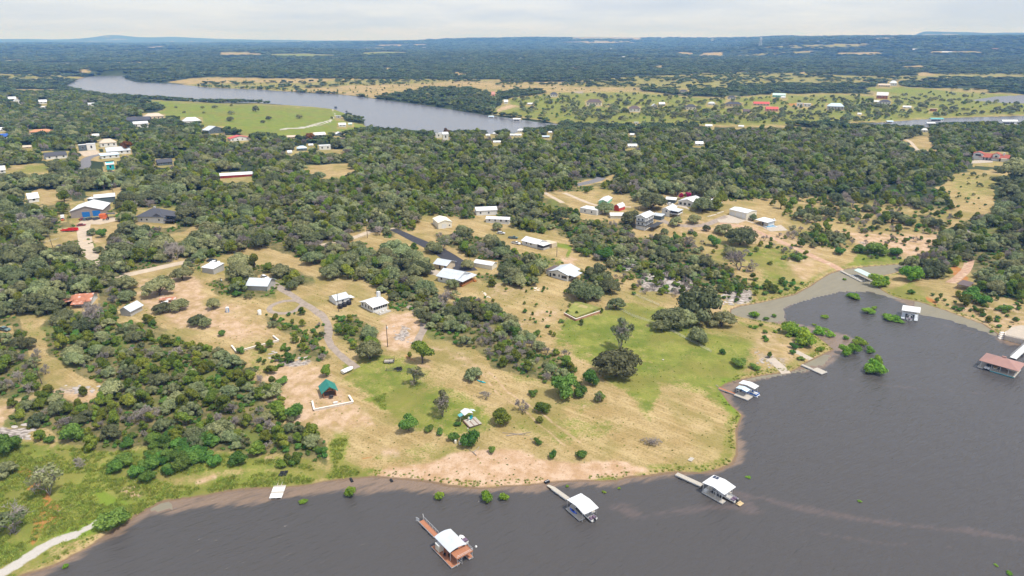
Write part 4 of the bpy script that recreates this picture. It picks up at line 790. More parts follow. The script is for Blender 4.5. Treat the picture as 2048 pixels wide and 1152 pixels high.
MB().slab([(-6.5, -1, 2.3), (-.2, -1, 3.2), (-.2, 9, 3.2), (-6.5, 9, 2.3)], .15).build('porch_roof', M['rust'], r); MB().slab([(-.4, -4.2, 2.2), (l*.75, -4.2, 2.2), (l*.75, .3, 2.9), (-.4, .3, 2.9)], .15).build('front_roof', M['rust'], r)
house('rusty_shed', 'small grey and rusty gabled shed left of the house lot', (242,631), (262,633), 8, 3.0, 'gable', 1.8, 'grey_wall', 'tin', .6, 'y', cat='shed')
house('pale_shed', 'grey shed with white roof beside two parked cars', (405,545), (428,549), 8, 3.2, 'shed', .9, 'grey_wall', 'white_roof', .3, cat='shed')
r, l = house('oak_house', 'tin-roofed house half hidden under oaks', (495,580), (535,582), 10, 3.0, 'gable', 2.2, 'grey_wall', 'tin', .7, blk=False); BOXES.append((512, 556, 541, 577))
# red-roofed villa
a, rz, L_ = frame((1945,318), (2015,324)); r = thing('red_roof_villa', 'long white villa with red tile roof and arched gables', 'house', tuple(a), rz)
MB().box(0, 0, -2, L_, 12, 4.2).build('wall', M['white'], r); roof_mesh(L_, 12, 4.2, 2.6, 'gable', 'x', .8).build('roof', M['tile'], r)
for i, (x0, x1, hh, dd) in enumerate([(0, 9, 6.6, 7), (L_*.56, L_*.56+6, 7.0, 5)]):
    b = MB(); gable_wall(b, x1-x0, 8, hh, 1.6, 'y'); b.build('gable_wing', M['white'], r, loc=(x0, -1.5, 0)); roof_mesh(x1-x0, 10, hh, 1.6, 'gable', 'y', .5).build('wing_roof', M['tile'], r, loc=(x0, -1.5, 0)); MB().box(x0+2, -1.7, 4.2, x1-2, -1.52, 5.8).build('window', M['glass'], r)
for t in (.22, .30, .38, .46, .75, .82): MB().box(L_*t, -.08, .4, L_*t+1.6, .05, 3).build('window', M['glass'], r)
MB().box(L_*.82, 4, 4, L_*.82+1.6, 5.6, 8.6).build('chimney', M['white'], r); MB().box(L_-6, -3, -2, L_-.5, -.02, 3.6).build('end_block', M['cream'], r); posts(r, [(L_*t, -2) for t in (.2, .34, .48, .7)], -1, 3.6, .25, 'white'); MB().slab([(L_*.17, -2.6, 3.4), (L_*.8, -2.6, 3.4), (L_*.8, -.85, 3.9), (L_*.17, -.85, 3.9)], .2).build('porch_roof', M['tile'], r); block(r)
# shelter on the right bank
a, rz, L_ = frame((1914,577), (1931,581)); r = thing('shelter', 'dark-roofed open shelter on the bushy right bank', 'shelter', tuple(a), rz); MB().slab([(-.5, -.5, 2.9), (5.5, -.5, 2.9), (5.5, 7.5, 3.5), (-.5, 7.5, 3.5)], .2).build('roof', M['brownroof'], r); posts(r, [(0, 0), (5, 0), (0, 7), (5, 7)], -1, 3.0, .12, 'log'); block(r)

# ------------------------------------------------------------ far houses: one row each (picture box of what shows, roof, wall, shape, look)
FARS = [
 (414,452,251,266,'tin','slate','gable','steep grey tin roof house with dark blue gable',.9), (369,402,234,249,'white_roof','white','hip','white two-storey house with white hip roof at the peninsula edge',.2), (270,297,243,255,'white_roof','white','shed','white box house before the wide dark roof',.1), (257,300,233,246,'darkroof','slate','gable','wide dark gable roof behind the white box house',-.1), (292,328,226,239,'tanroof','tan_wall','hip','tan hip-roofed house on the upper left rise',.2), (461,500,270,281,'redroof','white','gable','house with bright red roof in the woods',.35), (203,233,277,293,'tanroof','white','hip','pale house with tan hip roof by the street',.1), (217,260,293,308,'tin','white','gable','long white house with grey roof by the street',.1), (205,238,306,316,'tin_blue','white','shed','low pale blue roof before the long street house',.2), (317,345,317,330,'darkroof','slate','gable','low dark house with white door in the woods',.2), (215,229,324,339,'white_roof','teal','shed','small teal shed by the red bush',.0),
 (62,102,258,268,'orangeroof','tan_wall','hip','house with terracotta roof among the left trees',-.2), (-4,16,267,278,'bluefab','white','gable','blue roof cut by the left edge',.1), (95,133,303,317,'darkroof','white','gable','white house with dark roof left of the street',.2), (19,32,193,201,'white_roof','barnred','gable','small red building with white roof at the far left',.1), (31,41,196,207,'white_roof','white','gable','white tent roof beside the small red building',.4), (80,94,199,207,'white_roof','white','gable','white house on the far left rise, the upper of two',.1), (82,92,212,217,'white_roof','white','shed','white roof on the far left rise, the lower of two',0), (177,190,205,211,'tin','white','gable','grey white house by the far left field',0), (160,174,289,301,'white_roof','slate','flat','carport with white roof beside the street',.1), (176,192,287,300,'white_roof','white','flat','second white canopy beside the street carport',.0), (0,11,331,346,'white_roof','white','gable','white building cut by the left edge above the grass',0), (0,9,254,262,'white_roof','white','gable','white roof near the left edge above the blue roof',0), (60,78,385,404,'tin','white','gable','grey shed under the oaks at the far left clearing',.2), (48,62,290,296,'tanroof','tan_wall','gable','small pale roof in the left trees',0), (186,198,267,273,'white_roof','white','gable','small white roof above the tan hip house',0),
 (629,652,264,273,'white_roof','white','gable','white roof at the wood edge below the peninsula',.3), (672,688,263,271,'white_roof','slate','gable','white gable roof right of the rusty tree',.5), (639,662,290,299,'white_roof','white','flat','white travel trailer in the wood clearing',.1), (595,614,291,301,'tin_blue','slate','hip','blue-grey hip roof in the wood clearing',.1), (576,584,300,307,'white_roof','white','gable','narrow white shed in the woods',.2), (678,692,245,253,'white_roof','white','gable','white hut at the river beach',.1), (697,704,245,250,'mintroof','mint','gable','small mint hut at the river beach',0), (672,682,231,236,'tin','grey_wall','flat','grey open shelter at the peninsula tip',0), (575,591,270,276,'tanroof','tan_wall','gable','tan roof behind trees below the peninsula',0), (618,626,287,292,'white_roof','white','gable','tiny white roof left of the travel trailer',0),
 (871,884,266,275,'white_roof','white','flat','white house at the river edge, left half',.1), (886,897,264,279,'white_roof','white','shed','white house at the river edge, tall right half',.2), (987,1001,281,286,'white_roof','cream','gable','white roof in the small yellow clearing',.1), (1035,1048,257,264,'white_roof','white','hip','white hip roof close to the river bank',.1), (1020,1043,268,272,'white_roof','white','gable','long thin white roof near the river bank',0), (972,980,268,272,'white_roof','white','gable','small white roof left of the pale pair by the river',.1), (986,995,264,269,'white_roof','white','hip','white roof peak by the river bank',.2), (1085,1099,271,276,'tin_blue','grey_wall','shed','blue-grey roof in the riverside trees',.1), (1097,1104,262,266,'white_roof','cream','gable','small cream roof in the riverside trees',0), (1256,1274,287,295,'white_roof','white','gable','lone white roof in the dense wood',.2), (1391,1406,282,291,'tin','white','gable','grey-roofed house in the dense wood',.2), (1411,1424,248,254,'white_roof','white','gable','white roof near the hidden river bend',.1), (1477,1487,251,254,'white_roof','white','gable','small white roof near the hidden river bend',0), (1260,1268,266,271,'white_roof','white','gable','tiny white roof in the wood below the pasture',0),
 (1172,1203,198,211,'brownroof','cream','hip','large cream house with dark roofs across the river',-.1), (1258,1280,211,223,'brownroof','white','hip','brown-roofed white house among the far trees',.1), (1304,1315,207,215,'tin','grey_wall','gable','grey gabled house among the far trees',.4), (1318,1330,204,211,'tin','slate','gable','second grey gable left of the blue roof',.3), (1268,1277,244,248,'white_roof','white','flat','white canopy at the far pasture edge',0), (1371,1392,208,219,'darkroof','cream','hip','cream house with blue-black roof across the river',.1), (1416,1430,203,210,'tin','white','hip','pale grey hip roof across the river',.1), (1451,1483,203,213,'darkroof','tan_wall','hip','tan stone house with grey roofs across the river',.1), (1507,1538,203,211,'redroof','tan_wall','gable','long house with rose-red roof across the river',.1), (1532,1556,213,222,'redroof','pinkpaint','gable','lower rose-red roof across the river',.2), (1545,1570,186,194,'mintroof','mint','gable','long mint green metal building across the river',-.1), (1593,1605,206,213,'white_roof','white','flat','left piece of the white wall across the river',0), (1607,1621,207,213,'white_roof','white','flat','right piece of the white wall across the river',0), (1486,1499,218,226,'brownroof','slate','gable','small dark shelter on the tan yard across the river',.1), (1455,1471,191,198,'darkroof','white','hip','dark-roofed house behind the stone house',0), (1358,1375,179,185,'darkroof','white','hip','dark-roofed white house at the tan field edge',0), (1562,1570,192,196,'white_roof','white','gable','little white roof right of the mint building',0),
 (1655,1686,206,219,'tin_blue','grey_wall','hip','blue-grey hip-roofed house near the right bank',.1), (1753,1774,184,197,'white_roof','brickorange','gable','orange brick house with wide white gable',0), (1759,1780,199,208,'darkroof','white','hip','low house with navy roof below the orange gable',.05), (1748,1758,200,206,'white_roof','white','gable','small white house left of the navy roof',.1), (1779,1793,161,171,'tin','white','hip','tall pale house on the far hill meadow',.1), (1757,1779,167,173,'tanroof','tan_wall','gable','low tan house beside the tall pale house',0), (1806,1821,211,216,'white_roof','white','gable','white house in the grass near the right bank',0), (1843,1854,256,264,'white_roof','white','hip','white hut among the trees near the right water',.1), (1860,1872,217,222,'tanroof','log','flat','brown open shelter in the right bank grass',0), (1715,1722,225,230,'white_roof','white','gable','little white hut among the right bank trees',0),
 (1008,1016,199,207,'white_roof','white','gable','white house beside the reddish bank',.2), (983,990,183,193,'pinkpaint','pinkpaint','gable','salmon tower house in the far trees',.1), (1100,1115,184,193,'darkroof','white','hip','far white house with grey roof left of the rock pile',0), (1055,1066,205,209,'white_roof','white','gable','small white house by the reddish bank',0),
 (1037,1050,113.5,116,'white_roof','white','flat','white shed far off in the dark woods',0), (1284,1292,108,110,'white_roof','white','gable','white far house, left one in the dark woods',0), (1220,1229,96,98,'white_roof','white','gable','white far house on the mid ridge',0), (1244,1250,112,113.6,'white_roof','white','gable','white far house below the mid ridge',0), (1825,1835,96.5,100,'white_roof','white','gable','white far house on the right ridge slope',0), (1773,1782,80,82.6,'white_roof','white','gable','white far house near the ridge top',0), (1634,1640,79.5,82,'white_roof','white','gable','white far house on the left part of the ridge',0), (1657,1664,95.5,98,'tin_blue','white','gable','pale blue far house on the ridge slope',0), (1870,1875,88,90.5,'white_roof','white','gable','tiny white far house on the right ridge',0), (1884,1902,102,105,'white_roof','tan_wall','gable','long far house under the right ridge',0), (1985,1996,96,99,'orangeroof','tan_wall','gable','reddish far house at the right ridge foot',0),
 (122,148,125,127.3,'white_roof','white','flat','long pale shed far away at left',0), (93,110,125.6,127.5,'white_roof','white','flat','shorter pale shed far away at left',0), (400,408,93,95,'white_roof','white','gable','tiny white far house at left, first of the pair',0), (425,434,93,95,'white_roof','white','gable','tiny white far house at left, second of the pair',0), (796,806,96,98,'white_roof','white','flat','white far hall in the blue woods',0), (845,852,94,97,'white_roof','white','gable','white far hall right of the first one',0), (925,945,115,117,'white_roof','white','flat','pale far sheds in the dark belt',0), (970,1000,114,116,'orangeroof','white','flat','reddish far sheds in the dark belt',0), (553,559,126,128.5,'white_roof','white','gable','lone white far house beyond the river',0),
]
def far_house(u0, u1, vt, vb, roof, wall, kind, label, tilt):
    v = vb+1.0 if vb < 150 else vb+.6; p = P((u0+u1)/2, v); k = ppm(p); dep = math.atan2(H-p[2], math.hypot(p[0], p[1])); L_ = (u1-u0)/k*.96; D_ = max(4., min(L_*.6, 12.)); tot = np.clip(((vb-vt)/k-D_*sin(dep)*.5)/cos(dep), 3.0, 26)
    if kind == 'flat': hw, rise = tot, 0
    elif kind == 'shed': hw, rise = tot*.75, tot*.25
    else: hw, rise = tot*.55, tot*.45
    view = math.atan2(p[0], p[1]); rz = -view+tilt*.8; c = np.array([p[0]-cos(rz)*L_/2, p[1]-sin(rz)*L_/2]); nm = 'house' if hw > 1.4 and kind != 'flat' else 'building'
    root = thing(nm, label, nm, (c[0], c[1], p[2]), rz); b = MB(); ridge = 'y' if tilt > .3 else 'x'
    if kind == 'gable': gable_wall(b, L_, D_, hw, rise, ridge, -3)
    elif kind == 'shed': b.loft([[(x, 0, -3), (x, D_, -3), (x, D_, hw+rise), (x, 0, hw)] for x in (0, L_)])
    else: b.box(0, 0, -3, L_, D_, hw)
    b.build('wall', M[wall], root); roof_mesh(L_, D_, hw, rise, kind, ridge, .5 if kind != 'flat' else .2, .25).build('roof', M[roof], root)
    if vb > 160:
        nw = max(1, int(L_/5))
        for i in range(nw): opening(root, L_, D_, 'f', (i+.5)/nw, min(1.6, L_/nw*.4), hw*.35, hw*.4)
    block(root, .04, .30)
for q in FARS: far_house(*q)

# ------------------------------------------------------------ docks and boats on the lake
def wl(root, x, y, z=0):       # local to world
    c, s = cos(root.rotation_euler.z), sin(root.rotation_euler.z); return (root.location[0]+c*x-s*y, root.location[1]+s*x+c*y, root.location[2]+z)
def dock_root(label, O, X, z=.55):
    a = np.array(G0(*O, z)); b = np.array(G0(*X, z)); d = b-a
    return thing('boat_dock', label, 'boat dock', (a[0], a[1], 0), math.atan2(d[1], d[0])), float(np.hypot(*d))
def loc(root, px, z):
    x, y = G0(*px, z); dx_, dy_ = x-root.location[0], y-root.location[1]; c, s = cos(root.rotation_euler.z), sin(root.rotation_euler.z); return dx_*c+dy_*s, -dx_*s+dy_*c
def deckp(root, x0, y0, x1, y1, m, z=.55, fl=True):
    MB().box(x0, y0, z-.16, x1, y1, z).build('deck', m, root)
    b = MB(); b.box(x0+.02, y0-.04, z-.34, x1-.02, y0-.003, z-.03); b.box(x0+.02, y1+.003, z-.34, x1-.02, y1+.04, z-.03); b.box(x0-.04, y0, z-.34, x0-.003, y1, z-.03); b.box(x1+.003, y0, z-.34, x1+.04, y1, z-.03); b.build('fascia', M['steel'], root)
    if fl: 
        n = max(1, int((x1-x0)/2.6)); st = (x1-x0)/n
        for i in range(n): MB().box(x0+i*st+.15, y0+.12, -.45, x0+(i+1)*st-.15, y1-.12, z-.165).build('float', M['blackfloat'], root)
def gangway(root, pA, pB, w, m, zA=.62, zB=.75, railside=0, h=1.0, fl=2):
    xa, ya = loc(root, pA, zA); xb, yb = loc(root, pB, zB); L_ = math.hypot(xb-xa, yb-ya); th = math.atan2(yb-ya, xb-xa)
    def W2(s, t, z): return (xa+cos(th)*s-sin(th)*t, ya+sin(th)*s+cos(th)*t, z)
    def zz(s): return zA+(zB-zA)*s/L_
    b = MB(); b.add([W2(0,-w/2,zz(0)-.15), W2(L_,-w/2,zz(L_)-.15), W2(L_,w/2,zz(L_)-.15), W2(0,w/2,zz(0)-.15), W2(0,-w/2,zz(0)), W2(L_,-w/2,zz(L_)), W2(L_,w/2,zz(L_)), W2(0,w/2,zz(0))], [(0,3,2,1),(4,5,6,7),(0,1,5,4),(1,2,6,5),(2,3,7,6),(3,0,4,7)])
    g = b.build('gangway', m, root)
    fb = MB()
    for sd in (-1, 1):
        t0 = sd*(w/2+.035); fb.tube(W2(0, t0, zz(0)-.12), W2(L_, t0, zz(L_)-.12), .06, n=4); n = max(3, int(L_/1.2))
        for i in range(n+1): fb.tube(W2(L_*i/n, t0, zz(0)-.12), W2(L_*i/n, t0, zz(0)-.42), .035, n=4)
        fb.tube(W2(0, t0, zz(0)-.42), W2(L_, t0, zz(L_)-.42), .045, n=4)
    fb.build('truss', M['steel'], g)
    for sd in ((railside,) if railside else ()):
        rb = MB(); t0 = sd*(w/2+.03); n = max(3, int(L_/1.6))
        for i in range(n+1): rb.tube(W2(L_*i/n, t0, zz(L_*i/n)), W2(L_*i/n, t0, zz(L_*i/n)+h), .03, n=4)
        rb.tube(W2(0, t0, zA+h), W2(L_, t0, zB+h), .045, n=4); rb.tube(W2(0, t0, zA+h*.5), W2(L_, t0, zB+h*.5), .025, n=4); rb.build('railing', M['steel'], g)
    for i in range(fl):
        s = L_*(i+.6)/(fl+.3); bb = MB(); p0 = W2(s-.7, -w/2-.25, -.3); 
        bb.prism([W2(s-.7, -w/2-.5, 0)[:2], W2(s+.7, -w/2-.5, 0)[:2], W2(s+.7, w/2+.3, 0)[:2], W2(s-.7, w/2+.3, 0)[:2]], -.35, zz(s)-.45); bb.build('float', M['blackfloat'], g)
    return g, W2, L_
def roof_on(root, x0, x1, y0, y1, z, rise, kind, m, ridge='y', ov=0, name='roof', t=.16): 
    if kind == 'archy':     # curved across y
        n = 10; b = MB(); f = lambda y: z+rise*(1-((2*(y-(y0+y1)/2))/(y1-y0))**2)
        for i in range(n):
            a, c = y0+(y1-y0)*i/n, y0+(y1-y0)*(i+1)/n; b.slab([(x0, a, f(a)), (x1, a, f(a)), (x1, c, f(c)), (x0, c, f(c))], t)
        return b.build(name, m, root)
    return roof_mesh(x1-x0, y1-y0, z, rise, kind, ridge, ov, t).build(name, m, root, loc=(x0, y0, 0))
def hull_secs(L_, W_, hgt, n=9, bow=.4, flat=False):
    secs = []
    for i in range(n):
        t = i/(n-1); w = W_/2*(1 if t < 1-bow else math.sqrt(max(0.0, 1-((t-(1-bow))/bow)**1.8))); w = max(w, .04); k = 0 if t < .7 else ((t-.7)/.3)**2; zk = -.12*hgt+k*hgt*.75; zg = hgt*(1+.18*t); x = L_*t
        secs.append([(x, -w, zg), (x, -w*.92, zk+(zg-zk)*.45), (x, -w*.45, zk+.08*(1-k)), (x, 0, zk), (x, w*.45, zk+.08*(1-k)), (x, w*.92, zk+(zg-zk)*.45), (x, w, zg)])
    return secs
def boat(label, loc_, rz, L_=6.2, W_=2.4, hullm='gelwhite', cover=None, motor=True, hgt=.95, group=None, name='motor_boat'):
    r = thing(name, label, 'boat', loc_, rz, group); S = hull_secs(L_, W_, hgt); b = MB(); b.loft(S, closed=False); b.add(S[0], [(0,1,2,3,4,5,6)])
    for s in S: pass
    b.build('hull', M[hullm], r)
    if cover:
        b = MB(); rings = []
        for i, s in enumerate(S):
            x, w, z = s[0][0], -s[0][1], s[0][2]; t = i/(len(S)-1); top = z+.45*sin(pi*min(1, t*1.15+.12))
            rings.append([(x, -w-.05, z-.25), (x, -w*1.0, z+.03), (x, -w*.55, z+(top-z)*.7), (x, 0, top), (x, w*.55, z+(top-z)*.7), (x, w*1.0, z+.03), (x, w+.05, z-.25)])
        b.loft(rings, closed=False); b.build('cover', M[cover], r, smooth=True)
    else:
        b = MB(); dz = hgt*.45; n = len(S); inner = [(s[0][0], s[0][1]*.86) for s in S]; b.prism([(x, y) for x, y in inner[:-2]]+[(x, -y) for x, y in inner[:-2]][::-1], dz-.05, dz); b.build('floor', M['grey_wall'], r)
        b = MB(); fd = [(s[0][0], s[0][1], s[0][2]) for s in S[5:]]+[(s[6][0], s[6][1], s[6][2]) for s in S[5:]][::-1]; b.add(fd, [tuple(range(len(fd)))]); b.build('foredeck', M['gelwhite'], r)
        for sd in (-1, 1): MB().box(.35, sd*W_*.22-.35, dz, 1.5, sd*W_*.22+.35, dz+.55).build('seat', M['purple'], r)
        MB().box(L_*.45, -.45, dz, L_*.52, .45, hgt+.45).build('console', M['gelwhite'], r); MB().box(L_*.53, -W_*.36, hgt*.95, L_*.545, W_*.36, hgt+.5).build('windscreen', M['glass'], r)
    if motor:
        m_ = MB(); m_.loft([[(-.55, -.2, .55), (-.05, -.24, .55), (-.05, .24, .55), (-.55, .2, .55)], [(-.62, -.22, .95), (0, -.26, .95), (0, .26, .95), (-.62, .22, .95)], [(-.5, -.15, 1.25), (-.1, -.17, 1.25), (-.1, .17, 1.25), (-.5, .15, 1.25)]]); m_.box(-.4, -.08, -.6, -.15, .08, .549); m_.build('outboard_motor', M['black'], r)
    return r
def kayak(label, loc_, rz, m, L_=3.6, W_=.85, name='kayak', group=None):
    r = thing(name, label, 'kayak', loc_, rz, group); rings = []; n = 9
    for i in range(n):
        t = i/(n-1)*2-1; w = W_/2*max(.03, (1-abs(t)**2.2)); z = .1*abs(t)**3; x = L_/2*t; rings.append([(x, -w, .2+z), (x, -w*.6, .02+z), (x, 0, z*1.5), (x, w*.6, .02+z), (x, w, .2+z), (x, w*.5, .3+z), (x, 0, .33+z), (x, -w*.5, .3+z)])
    MB().loft(rings).build('hull', m, r, smooth=True); MB().lathe([(.01, .315), (.30, .325), (.32, .37), (.27, .37)], (-.1, 0, 0), 10, 1.6, .85).build('seat', M['black'], r); return r
# 1: nearest dock
r, L_ = dock_root('nearest boat dock with red-brown decks and curved pale roof', (863,1093), (903,1135)); W_d = 7.0
deckp(r, 0, 0, L_, 2.7, M['deckred']); deckp(r, 0, 5.6, L_+.2, W_d, M['deckred']); deckp(r, -.9, 2.71, 1.0, 5.59, M['deckred'])
roof_on(r, .4, 8.4, .8, 6.3, 3.75, .55, 'archy', M['tin']); MB().box(7.7, 1.4, 2.85, 11.0, 6.7, 3.0).build('upper_deck', M['deckred'], r)
posts(r, [(.7, 1.1), (4.4, 1.1), (8.1, 1.1), (.7, 6.1), (4.4, 6.1), (8.1, 6.1)], .4, 3.8, .07); posts(r, [(10.8, 1.6), (10.8, 3.1), (10.8, 6.5)], .4, 2.85, .07)
b = MB(); rail(b, (10.95, 1.45, 3.0), (10.95, 6.65, 3.0), .95, 4, .035); rail(b, (7.8, 6.65, 3.0), (10.95, 6.65, 3.0), .95, 3, .035); b.build('railing', M['steel'], r)
for i in range(6): MB().box(9.2+.0, 2.75+.32*i, .5+.4*i, 10.2, 2.75+.32*i+.3, .56+.4*i).build('step', M['steel'], r)
lk = MB().box(1.5, .35, .56, 3.4, 1.9, 2.6).build('storage_locker', M['cream'], r); MB().box(1.45, .3, 2.603, 3.45, 1.95, 2.68).build('locker_lid', M['white'], lk)
g, W2, gl = gangway(r, (873,1071.5), (843,1041), 1.5, M['deckred'], .62, .85, -1, 1.05, 2)
for sd in (-1, 1):
    b = MB(); b.add([W2(gl, sd*.75, .85), W2(gl+1.1, sd*1.2, .9), W2(gl+1.1, sd*1.2, 2.0), W2(gl, sd*.75, 1.9)], [(0,1,2,3)]); b.tube(W2(gl, sd*.75, .85), W2(gl+1.1, sd*1.2, .9), .06, n=4); b.tube(W2(gl, sd*.75, 1.9), W2(gl+1.1, sd*1.2, 2.0), .05, n=4); b.build('ramp_arm', M['white'], g)
j = boat('white jet boat on a lift beside the nearest dock', wl(r, 5.4, 8.3, .8), r.rotation_euler.z+pi, 3.4, 1.4, 'gelwhite', None, False, .7, name='jet_ski')
for x in (-.0,):
    lf = thing('boat_lift', 'steel lift cradle beside the nearest dock', 'boat lift', wl(r, 1.8, 7.4, 0), r.rotation_euler.z); MB().box(0, .35, .35, 3.8, .5, .55).build('beam', M['steel'], lf); MB().box(0, 1.35, .35, 3.8, 1.5, .55).build('beam', M['steel'], lf); MB().box(.1, 0, -.2, .4, 1.8, .34).build('float', M['blackfloat'], lf); MB().box(3.3, 0, -.2, 3.6, 1.8, .34).build('float', M['blackfloat'], lf)
by = thing('buoy', 'small white buoy right of the nearest dock', 'buoy', (*G0(952,1094), 0), 0); MB().lathe([(.05, -.3), (.3, -.1), (.36, .15), (.25, .4), (.06, .5)], n=12).build('float', M['white'], by, True); MB().lathe([(.07, .5), (.07, .58)], n=8).build('ring', M['steel'], by)
for i, (x, y) in enumerate([(5.5, .9), (6.6, 1.7)]):
    c = thing('deck_chair', ['dark chair nearer the curved roof of the nearest dock', 'dark chair on the open deck of the nearest dock'][i], 'chair', wl(r, x, y, .55), r.rotation_euler.z+1); MB().box(-.3, -.3, .38, .3, .3, .44).build('seat', M['black'], c); MB().box(-.3, .27, .443, .3, .33, .95).build('backrest', M['black'], c); [MB().box(sx, sy, 0, sx+.05, sy+.05, .377).build('leg', M['black'], c) for sx in (-.28, .23) for sy in (-.28, .23)]
# 2: kayak dock
r, L_ = dock_root('boat dock with pale roof and a blue kayak on its deck', (1131.6,1016.6), (1159,1040.5)); W_d = 6.6
deckp(r, 0, 0, L_, 2.1, M['deckgrey']); deckp(r, 0, 5.3, L_-.6, W_d, M['deckgrey']); deckp(r, -.5, 2.11, 1.2, 5.29, M['deckgrey'])
roof_on(r, -.35, 8.0, .55, 6.1, 3.3, .55, 'gable', M['white_roof'], 'y'); posts(r, [(.1, .4), (4, .4), (7.4, .4), (.1, 6.3), (4, 6.3), (7.0, 6.3)], .4, 3.35, .06)
g, W2, gl = gangway(r, (1136,997), (1106,975.5), 1.5, M['deckgrey'], .62, .8, 0, 1, 2); MB().add([W2(gl, -.7, .8), W2(gl+2.4, -.3, .55), W2(gl+2.4, .5, .55), W2(gl, .7, .8), W2(gl, -.7, .68), W2(gl+2.4, -.3, .43), W2(gl+2.4, .5, .43), W2(gl, .7, .68)], [(0,1,2,3),(7,6,5,4),(0,4,5,1),(1,5,6,2),(2,6,7,3),(3,7,4,0)]).build('landing_plank', M['palepost'], g)
boat('white motor boat with stern showing under the pale roof', wl(r, 9.0, 3.7, .1), r.rotation_euler.z+pi, 7.0, 2.5)
kayak('bright blue kayak lying on the grey dock deck', wl(r, 2.4, .95, .56), r.rotation_euler.z, M['kayakblue'], 3.4, .95)
tb = thing('dock_float', 'dark drum float washed up on the shore by the plank', 'float', tuple(P(1094,965)+np.array([0, 0, .3])), .6); MB().box(-.8, -.5, -.35, .8, .5, .35).build('drum', M['blackfloat'], tb); MB().box(-.82, -.1, .353, .82, .1, .4).build('strap', M['steel'], tb)
# 3: solar dock
r, L_ = dock_root('white-roofed dock with two solar panels and railed deck', (1403.4,983.5), (1442,1005.4)); W_d = 7.0
deckp(r, 0, 0, L_+.4, 1.9, M['deckgrey']); deckp(r, 0, 5.6, L_-.8, W_d, M['deckgrey']); deckp(r, -.4, 1.91, 1.4, 5.59, M['deckgrey'])
ro = roof_on(r, -.5, 7.6, .5, 6.7, 3.5, .6, 'gable', M['white_roof'], 'y'); posts(r, [(.1, .4), (2.0, .4), (4.6, .4), (6.9, .4), (.1, 6.6), (6.6, 6.6)], .4, 3.6, .07, 'white')
for i in range(2): MB().add([(.1+i*1.05, 5.0, 3.83+i*.155), (.95+i*1.05, 5.0, 3.96+i*.155), (.95+i*1.05, 6.2, 3.96+i*.155), (.1+i*1.05, 6.2, 3.83+i*.155), (.1+i*1.05, 5.0, 3.77+i*.155), (.95+i*1.05, 5.0, 3.9+i*.155), (.95+i*1.05, 6.2, 3.9+i*.155), (.1+i*1.05, 6.2, 3.77+i*.155)], [(0,1,2,3),(7,6,5,4),(0,4,5,1),(1,5,6,2),(2,6,7,3),(3,7,4,0)]).build('solar_panel', M['solar'], r)
for i in range(5): MB().box(2.0+i*1.0, 1.92, .56, 2.12+i*1.0, 2.0, 2.4).build('screen_post', M['white'], r)
MB().box(2.0, 1.93, 1.5, 6.2, 1.99, 1.62).build('screen_rail', M['white'], r); MB().box(2.0, 1.93, 2.403, 6.2, 1.99, 2.5).build('screen_rail', M['white'], r); MB().box(.3, .5, .56, 1.4, 1.4, 1.5).build('storage_locker', M['white'], r)
gangway(r, (1404,970), (1353,947), 1.7, M['deckgrey'], .62, .8, 0, 1, 3)
boat('motor boat with tan seats behind the solar-panel dock', wl(r, 9.6, 4.3, .1), r.rotation_euler.z+pi, 7.0, 2.5, 'gelwhite'); MB().box(9.0-9.6+.0, -.9, .5, 1, .9, .9)
ca = thing('boat_seat_platform', 'tan swim platform at the stern of the boat by the solar dock', 'swim platform', wl(r, 10.2, 4.3, .3), r.rotation_euler.z); MB().box(0, -1.1, 0, 1.5, 1.1, .14).build('platform', M['tan'], ca); MB().box(.2, -.9, .143, .6, .9, .45).build('seat', M['tan'], ca)
# 4: twin roof dock
r, L_ = dock_root('dock with two stepped pale blue roofs and a blue pontoon boat', (1468,789.5), (1495.5,800)); W_d = 4.2
deckp(r, 0, 0, L_, W_d, M['deckgrey']); roof_on(r, -.4, 4.4, 1.6, 4.6, 2.9, .4, 'gable', M['tin_blue'], 'y'); posts(r, [(-.1, 1.8), (4.1, 1.8), (-.1, 4.3), (4.1, 4.3)], .4, 2.95, .06)
x0, y0 = loc(r, (1476,770), 3.6); roof_on(r, -1.0, 6.0, 4.9, 8.6, 3.6, .5, 'gable', M['white_roof'], 'y', name='slip_roof'); posts(r, [(-.8, 5.0), (5.6, 5.0), (-.8, 8.4), (5.6, 8.4)], .2, 3.65, .06); deckp(r, -1, 8.0, 6, 8.9, M['deckgrey']); MB().box(-1, 4.25, .39, -.3, 7.95, .55).build('deck', M['deckgrey'], r)
gangway(r, (1470,787), (1437.5,775.5), 1.1, M['deckred'], .6, .8, 0, 1, 1)
pb = thing('pontoon_boat', 'blue pontoon boat moored under the higher blue roof', 'boat', wl(r, .6, 6.4, 0), r.rotation_euler.z); 
for y in (-.95, .95): MB().loft([[(x, y+rr*cos(a), .15+rr*sin(a)) for a in np.arange(8)*pi/4] for x, rr in ((0, .28), (6.2, .28), (7.0, .05))]).build('pontoon', M['steel'], pb)
MB().box(0, -1.25, .45, 6.6, 1.25, .55).build('deck', M['gelwhite'], pb); MB().box(.1, -1.25, .553, 6.4, -1.18, 1.3).build('side_panel', M['hull_blue'], pb); MB().box(.1, 1.18, .553, 6.4, 1.25, 1.3).build('side_panel', M['hull_blue'], pb); MB().box(6.33, -1.17, .553, 6.4, 1.17, 1.3).build('front_panel', M['hull_blue'], pb); MB().box(.5, -1.1, .553, 2.6, -.5, 1.1).build('seat', M['gelwhite'], pb); MB().box(2.6, .4, .553, 3.2, 1.1, 1.5).build('console', M['gelwhite'], pb); MB().box(4.2, .5, .553, 6.2, 1.1, 1.05).build('seat', M['gelwhite'], pb)
